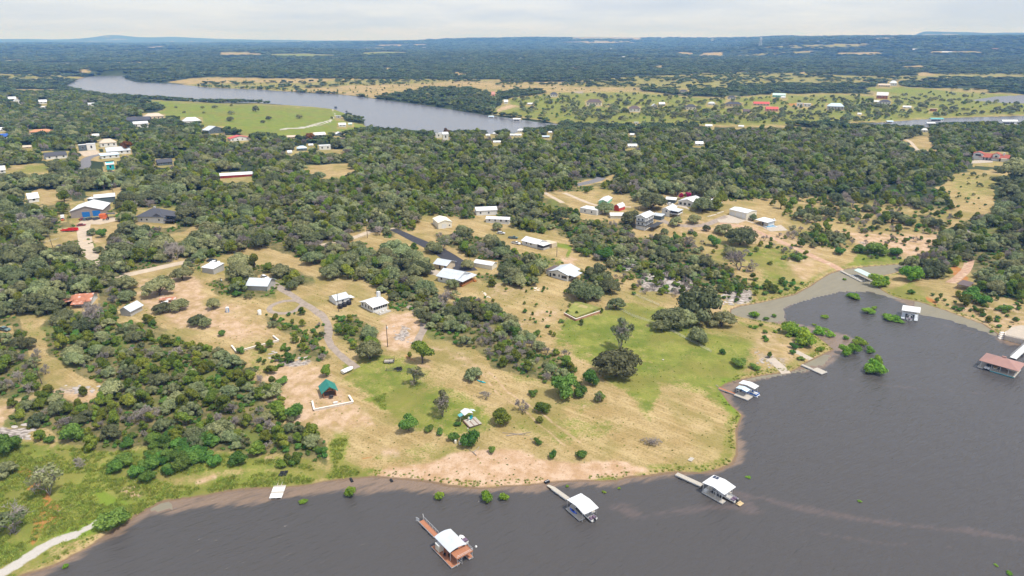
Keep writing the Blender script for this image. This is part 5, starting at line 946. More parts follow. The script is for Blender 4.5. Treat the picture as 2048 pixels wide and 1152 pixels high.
# 5: swim platform
r, L_ = dock_root('low bare platform dock off the spit', (1623,739), (1643,748)); W_d = 3.9; deckp(r, 0, 0, L_, W_d, M['deckgrey']); gangway(r, (1625,738), (1604,729), 1.3, M['deckgrey'], .6, .75, 0, 1, 1); posts(r, [(.2, .2), (L_-.2, W_d-.2)], .5, 1.1, .07)
# 6: mauve roof dock
r, L_ = dock_root('big dock under a mauve-brown hip roof at the right edge', (1955,733), (2029,754.5)); W_d = 10.5
deckp(r, 0, 0, 2.0, 9, M['deckgrey']); deckp(r, 4.6, 0, L_, 3.2, M['deckgrey']); deckp(r, 6.8, 3.21, L_, W_d, M['deckgrey']); deckp(r, 2.01, 7, 6.79, 9, M['deckgrey'])
roof_on(r, .4, L_+.3, .6, W_d+.3, 3.5, 2.0, 'hip', M['dockroof'], ov=.5); MB().box(L_*.48, W_d*.55, 5.3, L_*.48+1.6, W_d*.55+.9, 6.0).build('cupola', M['dockroof'], r)
posts(r, [(.8, .9), (4.8, .9), (8, .9), (11, .9), (L_-.3, .9), (L_-.3, 5), (L_-.3, W_d-.4), (.8, 8.6)], .4, 3.55, .09, 'white'); MB().box(L_-4.5, 6, .56, L_-.6, W_d-.6, 3.2).build('storage_room', M['cream'], r); MB().box(.8, 5.2, 1.5, 4.2, 5.4, 3.2).build('slip_wall', M['tan_wall'], r)
MB().box(4.7, -.12, .1, L_, -.045, .5).build('bumper', M['tealcloth'], r); b = MB(); rail(b, (5.6, .3, .56), (8.2, .3, .56), 1, 3, .05); b.build('railing', M['palepost'], r)
gangway(r, (2026,716), (2068,678), 2.4, M['white'], .7, 1.9, 1, 1.1, 2)
for i, x in enumerate((2.5, 3.6)): boat(['left of two covered jet skis under the mauve roof', 'right of two covered jet skis under the mauve roof'][i], wl(r, x+.25, 2.6, .15), r.rotation_euler.z-pi/2, 2.7, 1.0, 'black', 'tarp', False, .6, name='jet_ski')
boat('boat with tan cover hanging in the mauve-roofed dock', wl(r, 5.9, 6.3, .8), r.rotation_euler.z-pi/2, 5.4, 1.9, 'gelwhite', 'tan', False, .8)
# 7: white boat dock in the bay
r, L_ = dock_root('white flat-roofed boat dock standing in the bay', (1801,629), (1802,641)); W_d = 7.4
xx, yy = loc(r, (1801.5,597), 4); 
a = np.array(G0(1802,636,.5)); r.location = (a[0], a[1], 0); r.rotation_euler = (0, 0, math.atan2(-a[1], -a[0])); 
deckp(r, -8.5, 0, 0, 1.6, M['tin']); deckp(r, -8.5, 5.8, 0, 7.4, M['tin']); deckp(r, -9.5, 0, -8.51, 7.4, M['tin']); roof_on(r, -10.2, -1.8, -.3, 7.7, 4.1, .35, 'shed', M['white_roof'], ov=.1); posts(r, [(-9.3, .2), (-5, .2), (-2, .2), (-9.3, 7.2), (-5, 7.2), (-2, 7.2)], .4, 4.15, .09, 'white')
boat('boat with white stern in the flat-roofed bay dock', wl(r, .9, 3.7, .1), r.rotation_euler.z+pi, 7.2, 2.6)
# 8: mint roof dock
r, L_ = dock_root('dock with mint green gabled canopy and two white kayaks in the algae', (1698,551), (1721,562.5)); W_d = 8.4
deckp(r, 0, 0, L_, 2.6, M['deckgrey']); deckp(r, 0, 6.4, L_+1.0, 7.4, M['deckgrey']); deckp(r, -1, .3, -.02, 7.4, M['deckgrey']); roof_on(r, 0, L_+1.4, 2.7, 7.9, 3.9, .8, 'gable', M['mintroof'], 'x'); posts(r, [(.3, 2.9), (L_-.4, 2.9), (.3, 7.6), (L_-.4, 7.6)], .4, 3.95, .07, 'white'); gangway(r, (1699,550), (1682,541), 1.4, M['deckgrey'], .6, .7, 0, 1, 1)
kayak('left white kayak on the mint-roofed dock', wl(r, 1.0, 1.2, .56), r.rotation_euler.z+.5, M['gelwhite'], 3.4, 1.1); kayak('right white kayak on the mint-roofed dock', wl(r, 5.2, 1.4, .56), r.rotation_euler.z+.3, M['gelwhite'], 3.6, 1.1)
# floating platform on the shore
a = np.array(G0(538,996.5,.5)); b_ = np.array(G0(563.5,995,.5)); d = b_-a; r = thing('swim_platform', 'pale board platform lying in the muddy shallows', 'platform', (a[0], a[1], 0), math.atan2(d[1], d[0])); L_ = float(np.hypot(*d)); D_ = 6.4
for i in range(8): MB().box(0, i*D_/8+.02, .42, L_, (i+1)*D_/8-.02, .5+.008*(i % 3)).build('board', M['deckgrey'] if i % 4 == 3 else M['white'], r)
for x in (.2, L_/2, L_-.4): MB().box(x, .1, -.3, x+.2, D_-.1, .41).build('beam', M['steel'], r)
MB().box(1.0, D_+.03, .45, 1.18, D_+4.2, .56).build('ramp_rail', M['palepost'], r); MB().box(2.3, D_+.03, .45, 2.48, D_+4.2, .56).build('ramp_rail', M['palepost'], r); MB().box(.9, D_+2.6, .5, 2.6, D_+2.75, .62).build('cross_bar', M['palepost'], r)
k = thing('float_stack', 'black float drums stacked on the grass above the platform', 'float', wl(r, .5, D_+4.4, .5), r.rotation_euler.z)
for i, (x, y, z) in enumerate([(0, 0, 0), (1.3, .2, 0), (.2, 1.4, 0), (1.5, 1.5, 0)]): MB().box(x, y, z-.4, x+1.15, y+1.15, z+.65).build('drum', M['blackfloat'], k)
for u, v, s, lb in [(703,961,1.2,'dark drum stranded on the shore by the corner bush'), (783,962,.8,'small dark drum stranded in the shore mud')]:
    k = thing('drum', lb, 'float', tuple(P(u, v)+np.array([0, 0, .1])), .4); MB().lathe([(.3, -.9*s), (.45, -.85*s), (.45, .85*s), (.3, .9*s)], n=10).build('shell', M['blackfloat'], k); MB().lathe([(.47, -.3), (.47, -.2)], n=10).build('hoop', M['darksteel'], k); k.rotation_euler = (pi/2, 0, .5)
# docks on the far water
for u0, u1, vt, vb, rm, lb in [(1026,1041,235.5,242.5,'white_roof','white-roofed boat dock on the far river bank'), (977,988,231,236,'tin_blue','small pale dock on the far river bend'), (1774,1787,240.5,246.5,'tin_blue','blue boat dock on the right river arm'), (1861,1887,234.5,243,'tealcloth','wide teal-roofed dock on the right river arm'), (1854,1871,243.5,250.5,'white_roof','white tower dock on the right river arm'), (2004,2035,238,249,'white_roof','long white house dock at the right end of the river'), (1700,1714,246,250,'dockroof','low brown dock on the right river arm')]:
    a = np.array(G0(u0, vb)); b_ = np.array(G0(u1, vb)); L_ = float(np.hypot(*(b_-a))); k = F/dist_depth(a[0], a[1], 0); hh = (vb-vt)/k*.8; r = thing('river_dock', lb, 'boat dock', (a[0], a[1], 0), math.atan2(*(b_-a)[::-1])); MB().box(0, 0, -.3, L_, 7, .5).build('deck', M['white'], r); roof_mesh(L_, 7, hh*.72, hh*.28, 'gable', 'x', .2).build('roof', M[rm], r); posts(r, [(.2, .2), (L_/2, .2), (L_-.2, .2), (.2, 6.8), (L_-.2, 6.8)], .5, hh*.72, .2, 'white'); MB().box(L_*.15, 3, .503, L_*.85, 5.5, hh*.4).build('moored_hull', M['darksteel'], r); block(r, 0)
for u, v in [(671.5,216), (693,223)]:
    k = thing('river_marker', ['dark raft on the river off the peninsula', 'smaller dark raft on the river off the peninsula'][u > 680], 'raft', (*G0(u, v), 0)); s = 1.0 if u < 680 else .6; MB().box(-3*s, -2, -.2, 3*s, 2, .6).build('float', M['darksteel'], k); MB().box(-2.4*s, -1.4, .603, 2.4*s, 1.4, 3*s).build('frame', M['slate'], k)

# ------------------------------------------------------------ yards: pavilion, walls, vehicles, poles, bits and pieces
a, rz, L_ = frame((647.4,797), (673,791.5)); r = thing('log_pavilion', 'log pavilion with green metal gable roof on the bare lot', 'pavilion', tuple(a), rz); D_ = 5.6; h = 3.0; rise = 1.9
MB().box(-.1, -.1, -.8, L_+.1, D_+.1, .35).build('deck', M['deckbrown'], r)
roof_mesh(L_, D_, h, rise, 'gable', 'y', .75, .2).build('roof', M['greenroof'], r)
posts(r, [(.15, .15), (L_-.15, .15), (.15, D_-.15), (L_-.15, D_-.15), (.15, D_/2), (L_-.15, D_/2)], .36, h, .16, 'log')
for y in (.15, D_-.15):
    MB().tube((-.1, y, h-.18), (L_+.1, y, h-.18), .16).build('tie_beam', M['log'], r); MB().tube((L_/2, y, h-.03), (L_/2, y, h+rise-.25), .13).build('king_post', M['log'], r)
    for sd in (-1, 1): MB().tube((L_/2+sd*.15, y, h), (L_/2+sd*L_*.30, y, h+rise*.36), .11).build('brace', M['log'], r); MB().tube((L_/2, y+.02, h+rise-.3), (L_/2+sd*(L_/2+.2), y+.02, h-.2), .12).build('rafter', M['log'], r)
for x in (.15, L_-.15): MB().tube((x, 0, h-.1), (x, D_, h-.1), .14).build('plate_beam', M['log'], r)
b = MB(); rail(b, (.15, .2, .36), (.15, D_-.2, .36), .85, 5, .05); b.build('railing', M['log'], r); b = MB(); rail(b, (.3, D_-.15, .36), (L_-.3, D_-.15, .36), .85, 6, .05); b.build('railing', M['log'], r); b = MB(); rail(b, (L_-.15, .2, .36), (L_-.15, D_-.2, .36), .85, 5, .05); b.build('railing', M['log'], r); MB().box(.4, D_-.9, .36, L_-.4, D_-.35, .85).build('bench', M['deckbrown'], r); block(r, 0)
g = thing('grill', 'black barrel grill before the log pavilion', 'grill', wl(r, L_*.55, -1.0, -.1), rz); MB().loft([[(x, .42*cos(q), 1.0+.42*sin(q)) for q in np.arange(10)*pi/5] for x in (-.75, .75)]).build('barrel', M['black'], g); [MB().box(x-.03, y-.03, -.4, x+.03, y+.03, .75).build('leg', M['black'], g) for x in (-.6, .6) for y in (-.3, .3)]; MB().tube((-.4, 0, 1.4), (-.4, 0, 2.0), .06).build('chimney', M['black'], g); MB().box(-.8, -.75, .85, .8, -.45, .9).build('shelf', M['darksteel'], g)
k = thing('white_box', 'small white cooler inside the low stone wall', 'cooler', tuple(P(671,807)), .3); MB().box(-.8, -.4, 0, .8, .4, .55).build('body', M['white'], k); MB().box(-.84, -.44, .553, .84, .44, .68).build('lid', M['white'], k)
def stone_wall(label, pts, h, t=.5, cap=True, m='limestone', up=0.0, name='stone_wall', capm='capstone'):
    w = [P(u, v) for u, v in pts]; r = thing(name, label, 'wall', tuple(w[0]), 0); zt = max(p[2] for p in w)+h if up else None
    for p, q in zip(w[:-1], w[1:]):
        d = q-p; L_ = float(np.hypot(d[0], d[1])); th = math.atan2(d[1], d[0]); n = max(1, int(L_/.85)); rows = max(2, int(round(h/.34))); sb = MB()
        def W3(s, o, z): return (p[0]-w[0][0]+cos(th)*s-sin(th)*o, p[1]-w[0][1]+sin(th)*s+cos(th)*o, z)
        for k in range(-2, rows):
            off = (k % 2)*.4
            for i in range(n+1):
                s0, s1 = max(0, (i-.5*(k % 2))*L_/n)+.02, min(L_, (i+1-.5*(k % 2))*L_/n)-.02
                if s1-s0 < .08: continue
                e = random.uniform(-.05, .05); zb = (p[2]+d[2]*(s0+s1)/2/L_)-w[0][2]; zc = lambda kk: zb+h*kk/rows
                z0_, z1_ = zc(k)+.012, zc(k+1)-.012; q8 = [W3(s0, -t/2+e, z0_), W3(s1, -t/2+e, z0_), W3(s1, t/2+e, z0_), W3(s0, t/2+e, z0_), W3(s0, -t/2+e, z1_), W3(s1, -t/2+e, z1_), W3(s1, t/2+e, z1_), W3(s0, t/2+e, z1_)]
                sb.add(q8, [(0,3,2,1),(4,5,6,7),(0,1,5,4),(1,2,6,5),(2,3,7,6),(3,0,4,7)])
        tag(sb.build('stonework', M[m], r), kind='stuff')
        if cap:
            cb = MB(); e = t/2+.08; za = p[2]-w[0][2]+h; zb2 = q[2]-w[0][2]+h
            q8 = [W3(-e*.9, -e, za), W3(L_+e*.9, -e, zb2), W3(L_+e*.9, e, zb2), W3(-e*.9, e, za), W3(-e*.9, -e, za+.12), W3(L_+e*.9, -e, zb2+.12), W3(L_+e*.9, e, zb2+.12), W3(-e*.9, e, za+.12)]
            cb.add(q8, [(0,3,2,1),(4,5,6,7),(0,1,5,4),(1,2,6,5),(2,3,7,6),(3,0,4,7)]); cb.build('coping', M[capm], r)
    return r
stone_wall('low pale stone wall round the front of the log pavilion', [(625,806),(628.6,822),(706,806.5),(698.5,794.5)], .75)
stone_wall('low pale stone wall at the lower edge of the house lot', [(463.8,694),(473,705.5),(557.5,683),(547,674.5)], .75)
stone_wall('brick-red retaining wall of the lawn terrace', [(1129,630),(1151.5,642),(1200.5,625.5)], 1.1, .5, True, 'brickwall', name='retaining_wall', capm='limestone')
a = [P(1152,605), P(1200.5,621), P(1151.5,637), P(1129,627)]; M['lawn'] = mat('terrace_lawn', (.22, .23, .06), .95, .2, .4, bump=.4, bscale=4, dirt=((.36, .29, .13), .25, .55)); z = max(p[2] for p in a[1:])+.6; tag(MB().prism([(p[0], p[1]) for p in a], z-2.5, z).build('terrace_lawn', M['lawn']), 'level lawn terrace behind the brick-red wall', None, None, 'structure')
stone_wall('low pale stone edging beside the three-door garage', [(1415,434),(1432,430)], .5, .4); stone_wall('short pale stone edging above the gravel drive', [(1434,428),(1447,424)], .5, .4)
# right-hand terrace on its retaining wall
w = [np.array(G0(u, v, 0)) for u, v in [(2009,680),(2052,690),(2110,700),(2110,670),(2040,660),(2020,664),(2011,672)]]; tag(MB().prism([tuple(p) for p in w], -1, 2.6).build('patio_terrace', M['concrete']), 'white patio terrace above the water at the right edge', None, None, 'structure')
r = thing('terrace_wall', 'tall pale block wall holding up the white patio', 'wall', (w[0][0], w[0][1], 0)); b = MB()
for p, q in [(w[0], w[1]), (w[1], w[2]), (w[6], w[0])]:
    d = q-p; L_ = np.hypot(*d); n = int(L_/1.3); th = math.atan2(d[1], d[0])
    for k in range(5):
        for i in range(n+1):
            s0, s1 = max(0, (i-.5*(k % 2))*L_/n)+.02, min(L_, (i+1-.5*(k % 2))*L_/n)-.02
            if s1-s0 < .1: continue
            o0 = -.45+random.uniform(-.05, .05); f = lambda s, o: (p[0]-w[0][0]+cos(th)*s-sin(th)*o, p[1]-w[0][1]+sin(th)*s+cos(th)*o); z0_, z1_ = -.6+.62*k+.02, -.6+.62*(k+1)-.02
            b.prism([f(s0, o0), f(s1, o0), f(s1, .3), f(s0, .3)], z0_, z1_)
tag(b.build('blockwork', M['limestone'], r), kind='stuff'); b = MB(); rail(b, (0, 0, 2.62), (w[1][0]-w[0][0], w[1][1]-w[0][1], 2.62), .5, 8, .05); b.build('edge_rail', M['capstone'], r)
st = thing('stone_steps', 'pale stone steps curving down beside the white patio', 'steps', (w[6][0], w[6][1], 0)); [MB().box(-3.0-.9*i, -.8-1.1*i, -.5, -1.0-.9*i, .6-1.1*i, 2.0-.5*i).build('step', M['capstone'], st) for i in range(4)]
# poles
def pole(u0, v0, u1, v1, label, arms=True, lamp=False, m='pole', r_=.17):
    p = P(u0, v0); k = ppm(p); dep = math.atan2(H-p[2], math.hypot(p[0], p[1])); hh = (v0-v1)/k/cos(dep); lean = (u1-u0)/k
    o = thing('utility_pole', label, 'utility pole', tuple(p), 0, 'utility poles'); MB().tube((0, 0, -1), (lean, 0, hh), r_*1.15, r_*.8, 7).build('post', M[m], o)
    if arms: MB().box(lean-1.2, -.08, hh-.7, lean+1.2, .08, hh-.52).build('crossarm', M[m], o); 
    MB().lathe([(.05, hh), (.07, hh+.12), (.03, hh+.25)], (lean, 0, 0), 6).build('insulator', M['steel'], o)
    if lamp: MB().lathe([(.25, hh-1.9), (.3, hh-1.8), (.3, hh-1.0), (.2, hh-.9)], (lean+.38, -.1, 0), 8).build('transformer', M['white'], o)
for q in [(735,476,735,437,'wooden utility pole by the dirt lane', True, True), (883,428,883,411,'pole with transformer behind the cream barn', True, True), (678,624,677.5,585,'tall dark pole before the small tank house', False), (775.5,694,775.5,650,'pole with transformer beside the curved track', False, True), (85,768,77.5,719,'leaning pole in the left scrub', False), (107,498,104,474,'pole in the clearing left of the pale barn drive', True), (81,556,81,537,'pole with transformer in the left woodland', True, True), (1113.5,514,1113.5,493,'pole beside the dirt track below the tin roof house', False), (208,380,207,354,'pole above the dark slate shed', True, True), (227,388,227,366,'second pole above the dark slate shed', True, True), (1277,420,1277,412,'pole with two white cans among the houses', True, True), (40.6,462,40.6,436,'pole with transformer at the far left', True, True), (442,563,442,555,'pole with transformer by the tin-roofed oak house', True, True), (1742,268,1742,255,'pale pole in the woods below the river arm', False), (1040,424,1040,410,'pole behind the white metal building', True, True)]: pole(*q)
p = P(1520,94); k = ppm(p); hh = 19/k; o = thing('pylon', 'far grey lattice pylon on the ridge', 'pylon', tuple(p)); b = MB(); w0 = hh*.16
for sx in (-1, 1):
    for sy in (-1, 1): b.tube((sx*w0, sy*w0, -2), (sx*hh*.02, sy*hh*.02, hh), 1.2, .7, 4)
for i in range(6): f = 1-i/6.5; b.tube((-w0*f, -w0*f, hh*i/6.5), (w0*f, -w0*f, hh*(i+1)/6.5*.98), .6, .6, 4); b.tube((w0*f, -w0*f, hh*i/6.5), (-w0*f, -w0*f, hh*(i+1)/6.5*.98), .6, .6, 4)
b.build('lattice', M['steel'], o); [MB().tube((-hh*.2*s, 0, hh*z), (hh*.2*s, 0, hh*z), .8, .8, 4).build('crossarm', M['steel'], o) for z, s in ((.78, 1), (.9, .7))]
# vehicles
def wheel(root, x, y, r_=.38, w=.26):
    t = MB(); t.loft([[(x+r_*cos(q), yy, r_+r_*sin(q)) for q in np.arange(12)*pi/6] for yy in (y-w/2, y+w/2)]); o = t.build('wheel', M['tyre'], root); h_ = MB(); h_.loft([[(x+r_*.55*cos(q), yy, r_+r_*.55*sin(q)) for q in np.arange(8)*pi/4] for yy in (y-w/2-.015, y+w/2+.015)]); h_.build('rim', M['rim'], o)
def car(label, px, deg, paint, kind='suv', s=1.15, group=None, cat='car'):
    p = P(*px); r = thing('parked_car' if kind != 'pickup' else 'pickup_truck', label, cat, tuple(p+np.array([0, 0, .02])), R(deg), group); r.scale = (s, s, s); L_ = 4.8 if kind != 'pickup' else 5.6; W2_ = .93; m = M[paint]
    pr = [(-L_/2, .35), (L_/2, .35), (L_/2, .75), (L_/2-.2, .92), (L_/2-1.3, 1.0), (-L_/2+.05, 1.02), (-L_/2, .8)]
    MB().loft([[(x, -W2_, z) for x, z in pr], [(x*1.0, W2_, z) for x, z in pr]]).build('body', m, r)
    a0, a1 = (-L_/2+.25, L_/2-1.35) if kind == 'suv' else (-.45, 1.45) if kind == 'pickup' else (-1.7, 1.1)
    c = MB(); c.loft([[(a0, -.86, 1.0), (a1, -.86, 1.0), (a1, .86, 1.0), (a0, .86, 1.0)], [(a0+.35, -.7, 1.5), (a1-.65, -.7, 1.5), (a1-.65, .7, 1.5), (a0+.35, .7, 1.5)]]); c.build('window', M['glass'], r)
    MB().loft([[(a0+.33, -.72, 1.502), (a1-.62, -.72, 1.502), (a1-.62, .72, 1.502), (a0+.33, .72, 1.502)], [(a0+.5, -.6, 1.6), (a1-.8, -.6, 1.6), (a1-.8, .6, 1.6), (a0+.5, .6, 1.6)]]).build('roof', m, r)
    if kind == 'pickup': MB().box(-L_/2+.1, -.75, 1.021, -.6, .75, 1.06).build('truck_bed', M['darksteel'], r)
    for x in (-L_*.31, L_*.31):
        for y in (-.82, .82): wheel(r, x, y)
    for y in (-.65, .65): MB().box(L_/2+.001, y-.16, .66, L_/2+.03, y+.16, .8).build('headlight', M['white'], r); MB().box(-L_/2-.03, y-.12, .66, -L_/2-.001, y+.12, .85).build('tail_light', M['red'], r)
    block(r, 0); return r
car('white SUV parked under the oaks by the tin roof', (530,557), -38, 'car_white'); car('white car parked behind the pale shed', (430,527), 12, 'car_white', 'sedan'); car('dark car behind the white one at the pale shed', (424,523), 10, 'car_dark', 'sedan'); car('white van-like truck left of the tin house', (1032,488), -35, 'car_white', 'pickup'); car('grey-green pickup under the oak above the tin house', (1026,477), -12, 'car_teal', 'pickup'); car('silver car beside the mobile home clearing', (1002,468), -15, 'car_silver', 'suv')
car('dark red car first before the blue barn doors', (167,440), 60, 'car_red', 'sedan'); car('blue-grey car with white top before the left blue door', (174,440), 65, 'car_teal', 'suv'); car('black car between the two blue doors', (181.5,439.5), 60, 'car_dark', 'sedan'); car('dark car before the right blue door', (194,439), 70, 'car_dark', 'suv'); car('red car parked on the pale drive edge', (163,452), 20, 'car_red', 'sedan'); car('white car under the carport roof by the ranch house', (1340,410), 10, 'car_white', 'sedan'); car('dark car in the scrub at the far left', (10,661), -20, 'car_teal', 'sedan'); car('dark truck beside the far cream house', (1216,210), 5, 'car_dark', 'pickup', 1.5)
c = thing('shipping_container', 'orange shipping container right of the blue-doored barn', 'container', tuple(P(199,438)), R(20)); MB().box(0, 0, 0, 5, 3, 3.2).build('box', M['orange'], c); [MB().box(.25+i*.5, -.06, .2, .45+i*.5, -.003, 3.0).build('rib', M['orange'], c) for i in range(9)]; MB().slab([(4.5, -.3, 3.4), (10, -.3, 3.0), (10, 4, 3.0), (4.5, 4, 3.4)], .15).build('awning', M['darkroof'], c); posts(c, [(9.7, 0), (9.7, 3.7)], -.5, 3, .1, 'darksteel'); block(c, 0)
c = thing('tractor', 'orange tractor beside the orange container', 'tractor', tuple(P(213,440)), R(200)); MB().box(-.2, -.45, .9, 2.2, .45, 1.6).build('hood', M['orange'], c); MB().box(-1.2, -.7, .7, -.2, .7, 1.3).build('seat_deck', M['orange'], c); MB().box(-.9, -.3, 1.303, -.4, .3, 1.8).build('seat', M['black'], c); [wheel(c, -.8, y, .85, .45) for y in (-1, 1)]; [wheel(c, 1.8, y, .5, .3) for y in (-.8, .8)]; posts(c, [(-1.2, -.6), (-1.2, .6)], 1.3, 2.6, .06, 'black'); block(c, 0)
for i, (u, v) in enumerate([(133,463),(146,462.5)]):
    c = thing('flatbed_trailer', ['left red flatbed trailer by the pale barn drive', 'right red flatbed trailer by the pale barn drive'][i], 'trailer', tuple(P(u, v)), R(8), 'red trailers'); MB().box(-3.2, -1.2, .75, 3.2, 1.2, .95).build('bed', M['red'], c); MB().box(-3.2, -1.2, .953, 3.2, -1.1, 1.5+.8*i).build('side_rail', M['red'], c); MB().box(-3.2, 1.1, .953, 3.2, 1.2, 1.5+.8*i).build('side_rail', M['red'], c); [wheel(c, x, y, .38) for x in (-.5, .5) for y in (-1.1, 1.1)]; MB().tube((3.2, 0, .8), (4.6, 0, .7), .08).build('tow_bar', M['red'], c); block(c, 0)
c = thing('work_truck', 'white truck with orange gear left of the blue-doored barn', 'truck', tuple(P(126,439)), R(-60)); MB().box(-2.8, -1.1, .6, 1.0, 1.1, 3.0).build('box_body', M['white'], c); MB().box(1.02, -1.05, .5, 2.8, 1.05, 2.0).build('cab', M['white'], c); MB().box(2.81, -.9, 1.2, 2.85, .9, 1.9).build('windscreen', M['glass'], c); MB().box(3.2, -.8, .3, 4.6, .8, 1.1).build('gear', M['orange'], c); [wheel(c, x, y, .45) for x in (-1.8, 1.9) for y in (-1, 1)]; block(c, 0)
t = thing('boat_trailer', 'empty dark boat trailer on the mown grass', 'trailer', tuple(P(790,741)), R(12)); b = MB(); b.tube((-3.2, -.9, .6), (1.2, -.9, .6), .07, n=4); b.tube((-3.2, .9, .6), (1.2, .9, .6), .07, n=4); b.tube((1.2, -.9, .6), (4.2, 0, .5), .07, n=4); b.tube((1.2, .9, .6), (4.2, 0, .5), .07, n=4); [b.tube((x, -.9, .6), (x, .9, .6), .05, n=4) for x in (-3, -1.4, .6)]; b.build('frame', M['darksteel'], t); t.rotation_euler = (0, 0, R(190)); [wheel(t, x, y, .42, .28) for x in (-2.2, -1.2) for y in (-1.1, 1.1)]; MB().box(-3.0, -.5, .65, .4, -.36, .95).build('bunk', M['black'], t); MB().box(-3.0, .36, .65, .4, .5, .95).build('bunk', M['black'], t); [MB().box(-2.9, y-.2, .86, -.5, y+.2, .98).build('fender', M['black'], t) for y in (-1.12, 1.12)]; MB().box(3.2, -.1, .6, 3.4, .1, 1.4).build('winch_post', M['darksteel'], t); block(t, 0)
t = thing('utility_trailer', 'grey utility trailer with upright dark ramp', 'trailer', tuple(P(779,725)), R(6)); MB().box(-2.2, -1.2, .6, 2.0, 1.2, .75).build('bed', M['deckgrey'], t); b = MB(); rail(b, (-2.2, -1.2, .753), (2.0, -1.2, .753), .55, 5, .05); rail(b, (-2.2, 1.2, .753), (2.0, 1.2, .753), .55, 5, .05); rail(b, (-2.2, -1.2, .753), (-2.2, 1.2, .753), .55, 2, .05); b.build('side_rail', M['darksteel'], t); MB().box(2.05, -1.2, .6, 2.13, 1.2, 2.3).build('ramp_gate', M['darksteel'], t); [wheel(t, 0, y, .42, .28) for y in (-1.4, 1.4)]; MB().tube((-2.2, 0, .65), (-3.6, 0, .6), .07).build('tow_bar', M['darksteel'], t); block(t, 0)
a = P(685,748.5); b_ = P(706,738.5); d = b_-a; boat('boat under a white cover parked on the grass', tuple(a+np.array([0, 0, .45])), math.atan2(d[1], d[0]), float(np.hypot(*d[:2])), 2.5, 'gelwhite', 'tarp', False, .9); BOXES.append((682, 733, 708, 752))
a = P(319,615); b_ = P(342,604); d = b_-a; boat('white boat parked beside a dark sheet in the house lot', tuple(a+np.array([0, 0, .5])), math.atan2(d[1], d[0]), float(np.hypot(*d[:2]))*.8, 2.3, 'gelwhite', None, False, .9); BOXES.append((315, 600, 344, 617))
k = thing('canopy_sheet', 'flat rust-brown sheet canopy behind the parked white boat', 'canopy', tuple(P(318,606)), .15); MB().slab([(0, 0, 1.5), (8, 0, 1.5), (8, 3, 1.9), (0, 3, 1.9)], .1).build('sheet', M['rust'], k); posts(k, [(.2, .2), (7.8, .2), (.2, 2.8), (7.8, 2.8)], -.5, 1.6, .06, 'darksteel')
a = P(962.5,764); kayak('teal kayak on the grass under the small tree', tuple(a+np.array([0, 0, .05])), R(-32), M['teal'], 4.4, 1.0); BOXES.append((952, 756, 974, 768))
c = thing('portable_toilet', 'blue portable toilet with white roof on the house lot', 'toilet', tuple(P(455.5,624)), R(15)); MB().box(-.7, -.7, 0, .7, .7, 2.3).build('cabin', mat('toilet_blue', (.16, .30, .55), .5, .05), c); MB().loft([[(-.78, -.78, 2.303), (.78, -.78, 2.303), (.78, .78, 2.303), (-.78, .78, 2.303)], [(-.5, -.5, 2.65), (.5, -.5, 2.65), (.5, .5, 2.65), (-.5, .5, 2.65)]]).build('roof', M['white'], c); MB().box(-.45, -.745, .1, .45, -.703, 2.1).build('door', M['car_silver'], c); block(c, 0)
c = thing('water_tank', 'white upright tank by the gravel loop', 'tank', tuple(P(519.5,629)), 0); MB().lathe([(.85, -.2), (.9, 0), (.9, 2.1), (.75, 2.35), (.3, 2.5)], n=14).build('shell', M['gelwhite'], c, True); MB().lathe([(.25, 2.48), (.25, 2.6)], n=10).build('lid', M['steel'], c); block(c, 0)
for i, (u, v) in enumerate([(680.5,616), (689,612.5), (698,608.5)]):
    c = thing('water_tank', ['leftmost of the three black tanks by the white house', 'middle of the three black tanks by the white house', 'rightmost of the three black tanks by the white house'][i], 'tank', tuple(P(u, v)), 0, 'black water tanks'); MB().lathe([(1.25, -.5), (1.3, 0), (1.3, 1.6), (1.05, 1.95), (.4, 2.15)], n=16).build('shell', M['black'], c, True); MB().lathe([(.3, 2.13), (.3, 2.27)], n=10).build('lid', M['black'], c); block(c, 0)
# picnic deck
a = P(925,843); b_ = P(938.3,858); d = b_-a; r = thing('picnic_deck', 'wooden picnic deck under a patched white canopy', 'deck', tuple(a), math.atan2(d[1], d[0])); L_ = float(np.hypot(*d[:2])); c_ = P(963.3,848.5); Wd = float(np.hypot(*(c_-b_)[:2])); m_ = MB()
nb = 14
for i in range(nb): MB().box(0, Wd*i/nb+.01, .45, L_, Wd*(i+1)/nb-.01, .52).build('board', M['deckgrey'] if i % 5 else M['deckbrown'], r)
MB().box(.1, .1, -.8, L_-.1, .3, .447).build('beam', M['pole'], r); MB().box(.1, Wd-.3, -.8, L_-.1, Wd-.1, .447).build('beam', M['pole'], r); MB().box(L_-.25, .31, -.8, L_-.1, Wd-.31, .447).build('beam', M['pole'], r)
posts(r, [(.0, -.8), (.2, Wd*.75), (-1.6, .6), (-1.0, Wd*.9)], -.5, 3.1, .09, 'palepost'); roof_on(r, -2.2, 1.4, .2, Wd*.72, 3.1, .8, 'gable', M['white_roof'], 'x', name='canopy', t=.06); MB().slab([(-1.8, Wd*.74, 3.3), (-.2, Wd*.74, 3.3), (.3, Wd*1.02, 3.0), (-1.3, Wd*1.02, 3.0)], .05).build('side_awning', M['mintroof'], r); MB().slab([(-1.2, -1.4, 2.6), (.6, -1.4, 2.6), (.6, .1, 3.0), (-1.2, .1, 3.0)], .05).build('side_awning', M['tealcloth'], r); block(r, .02)
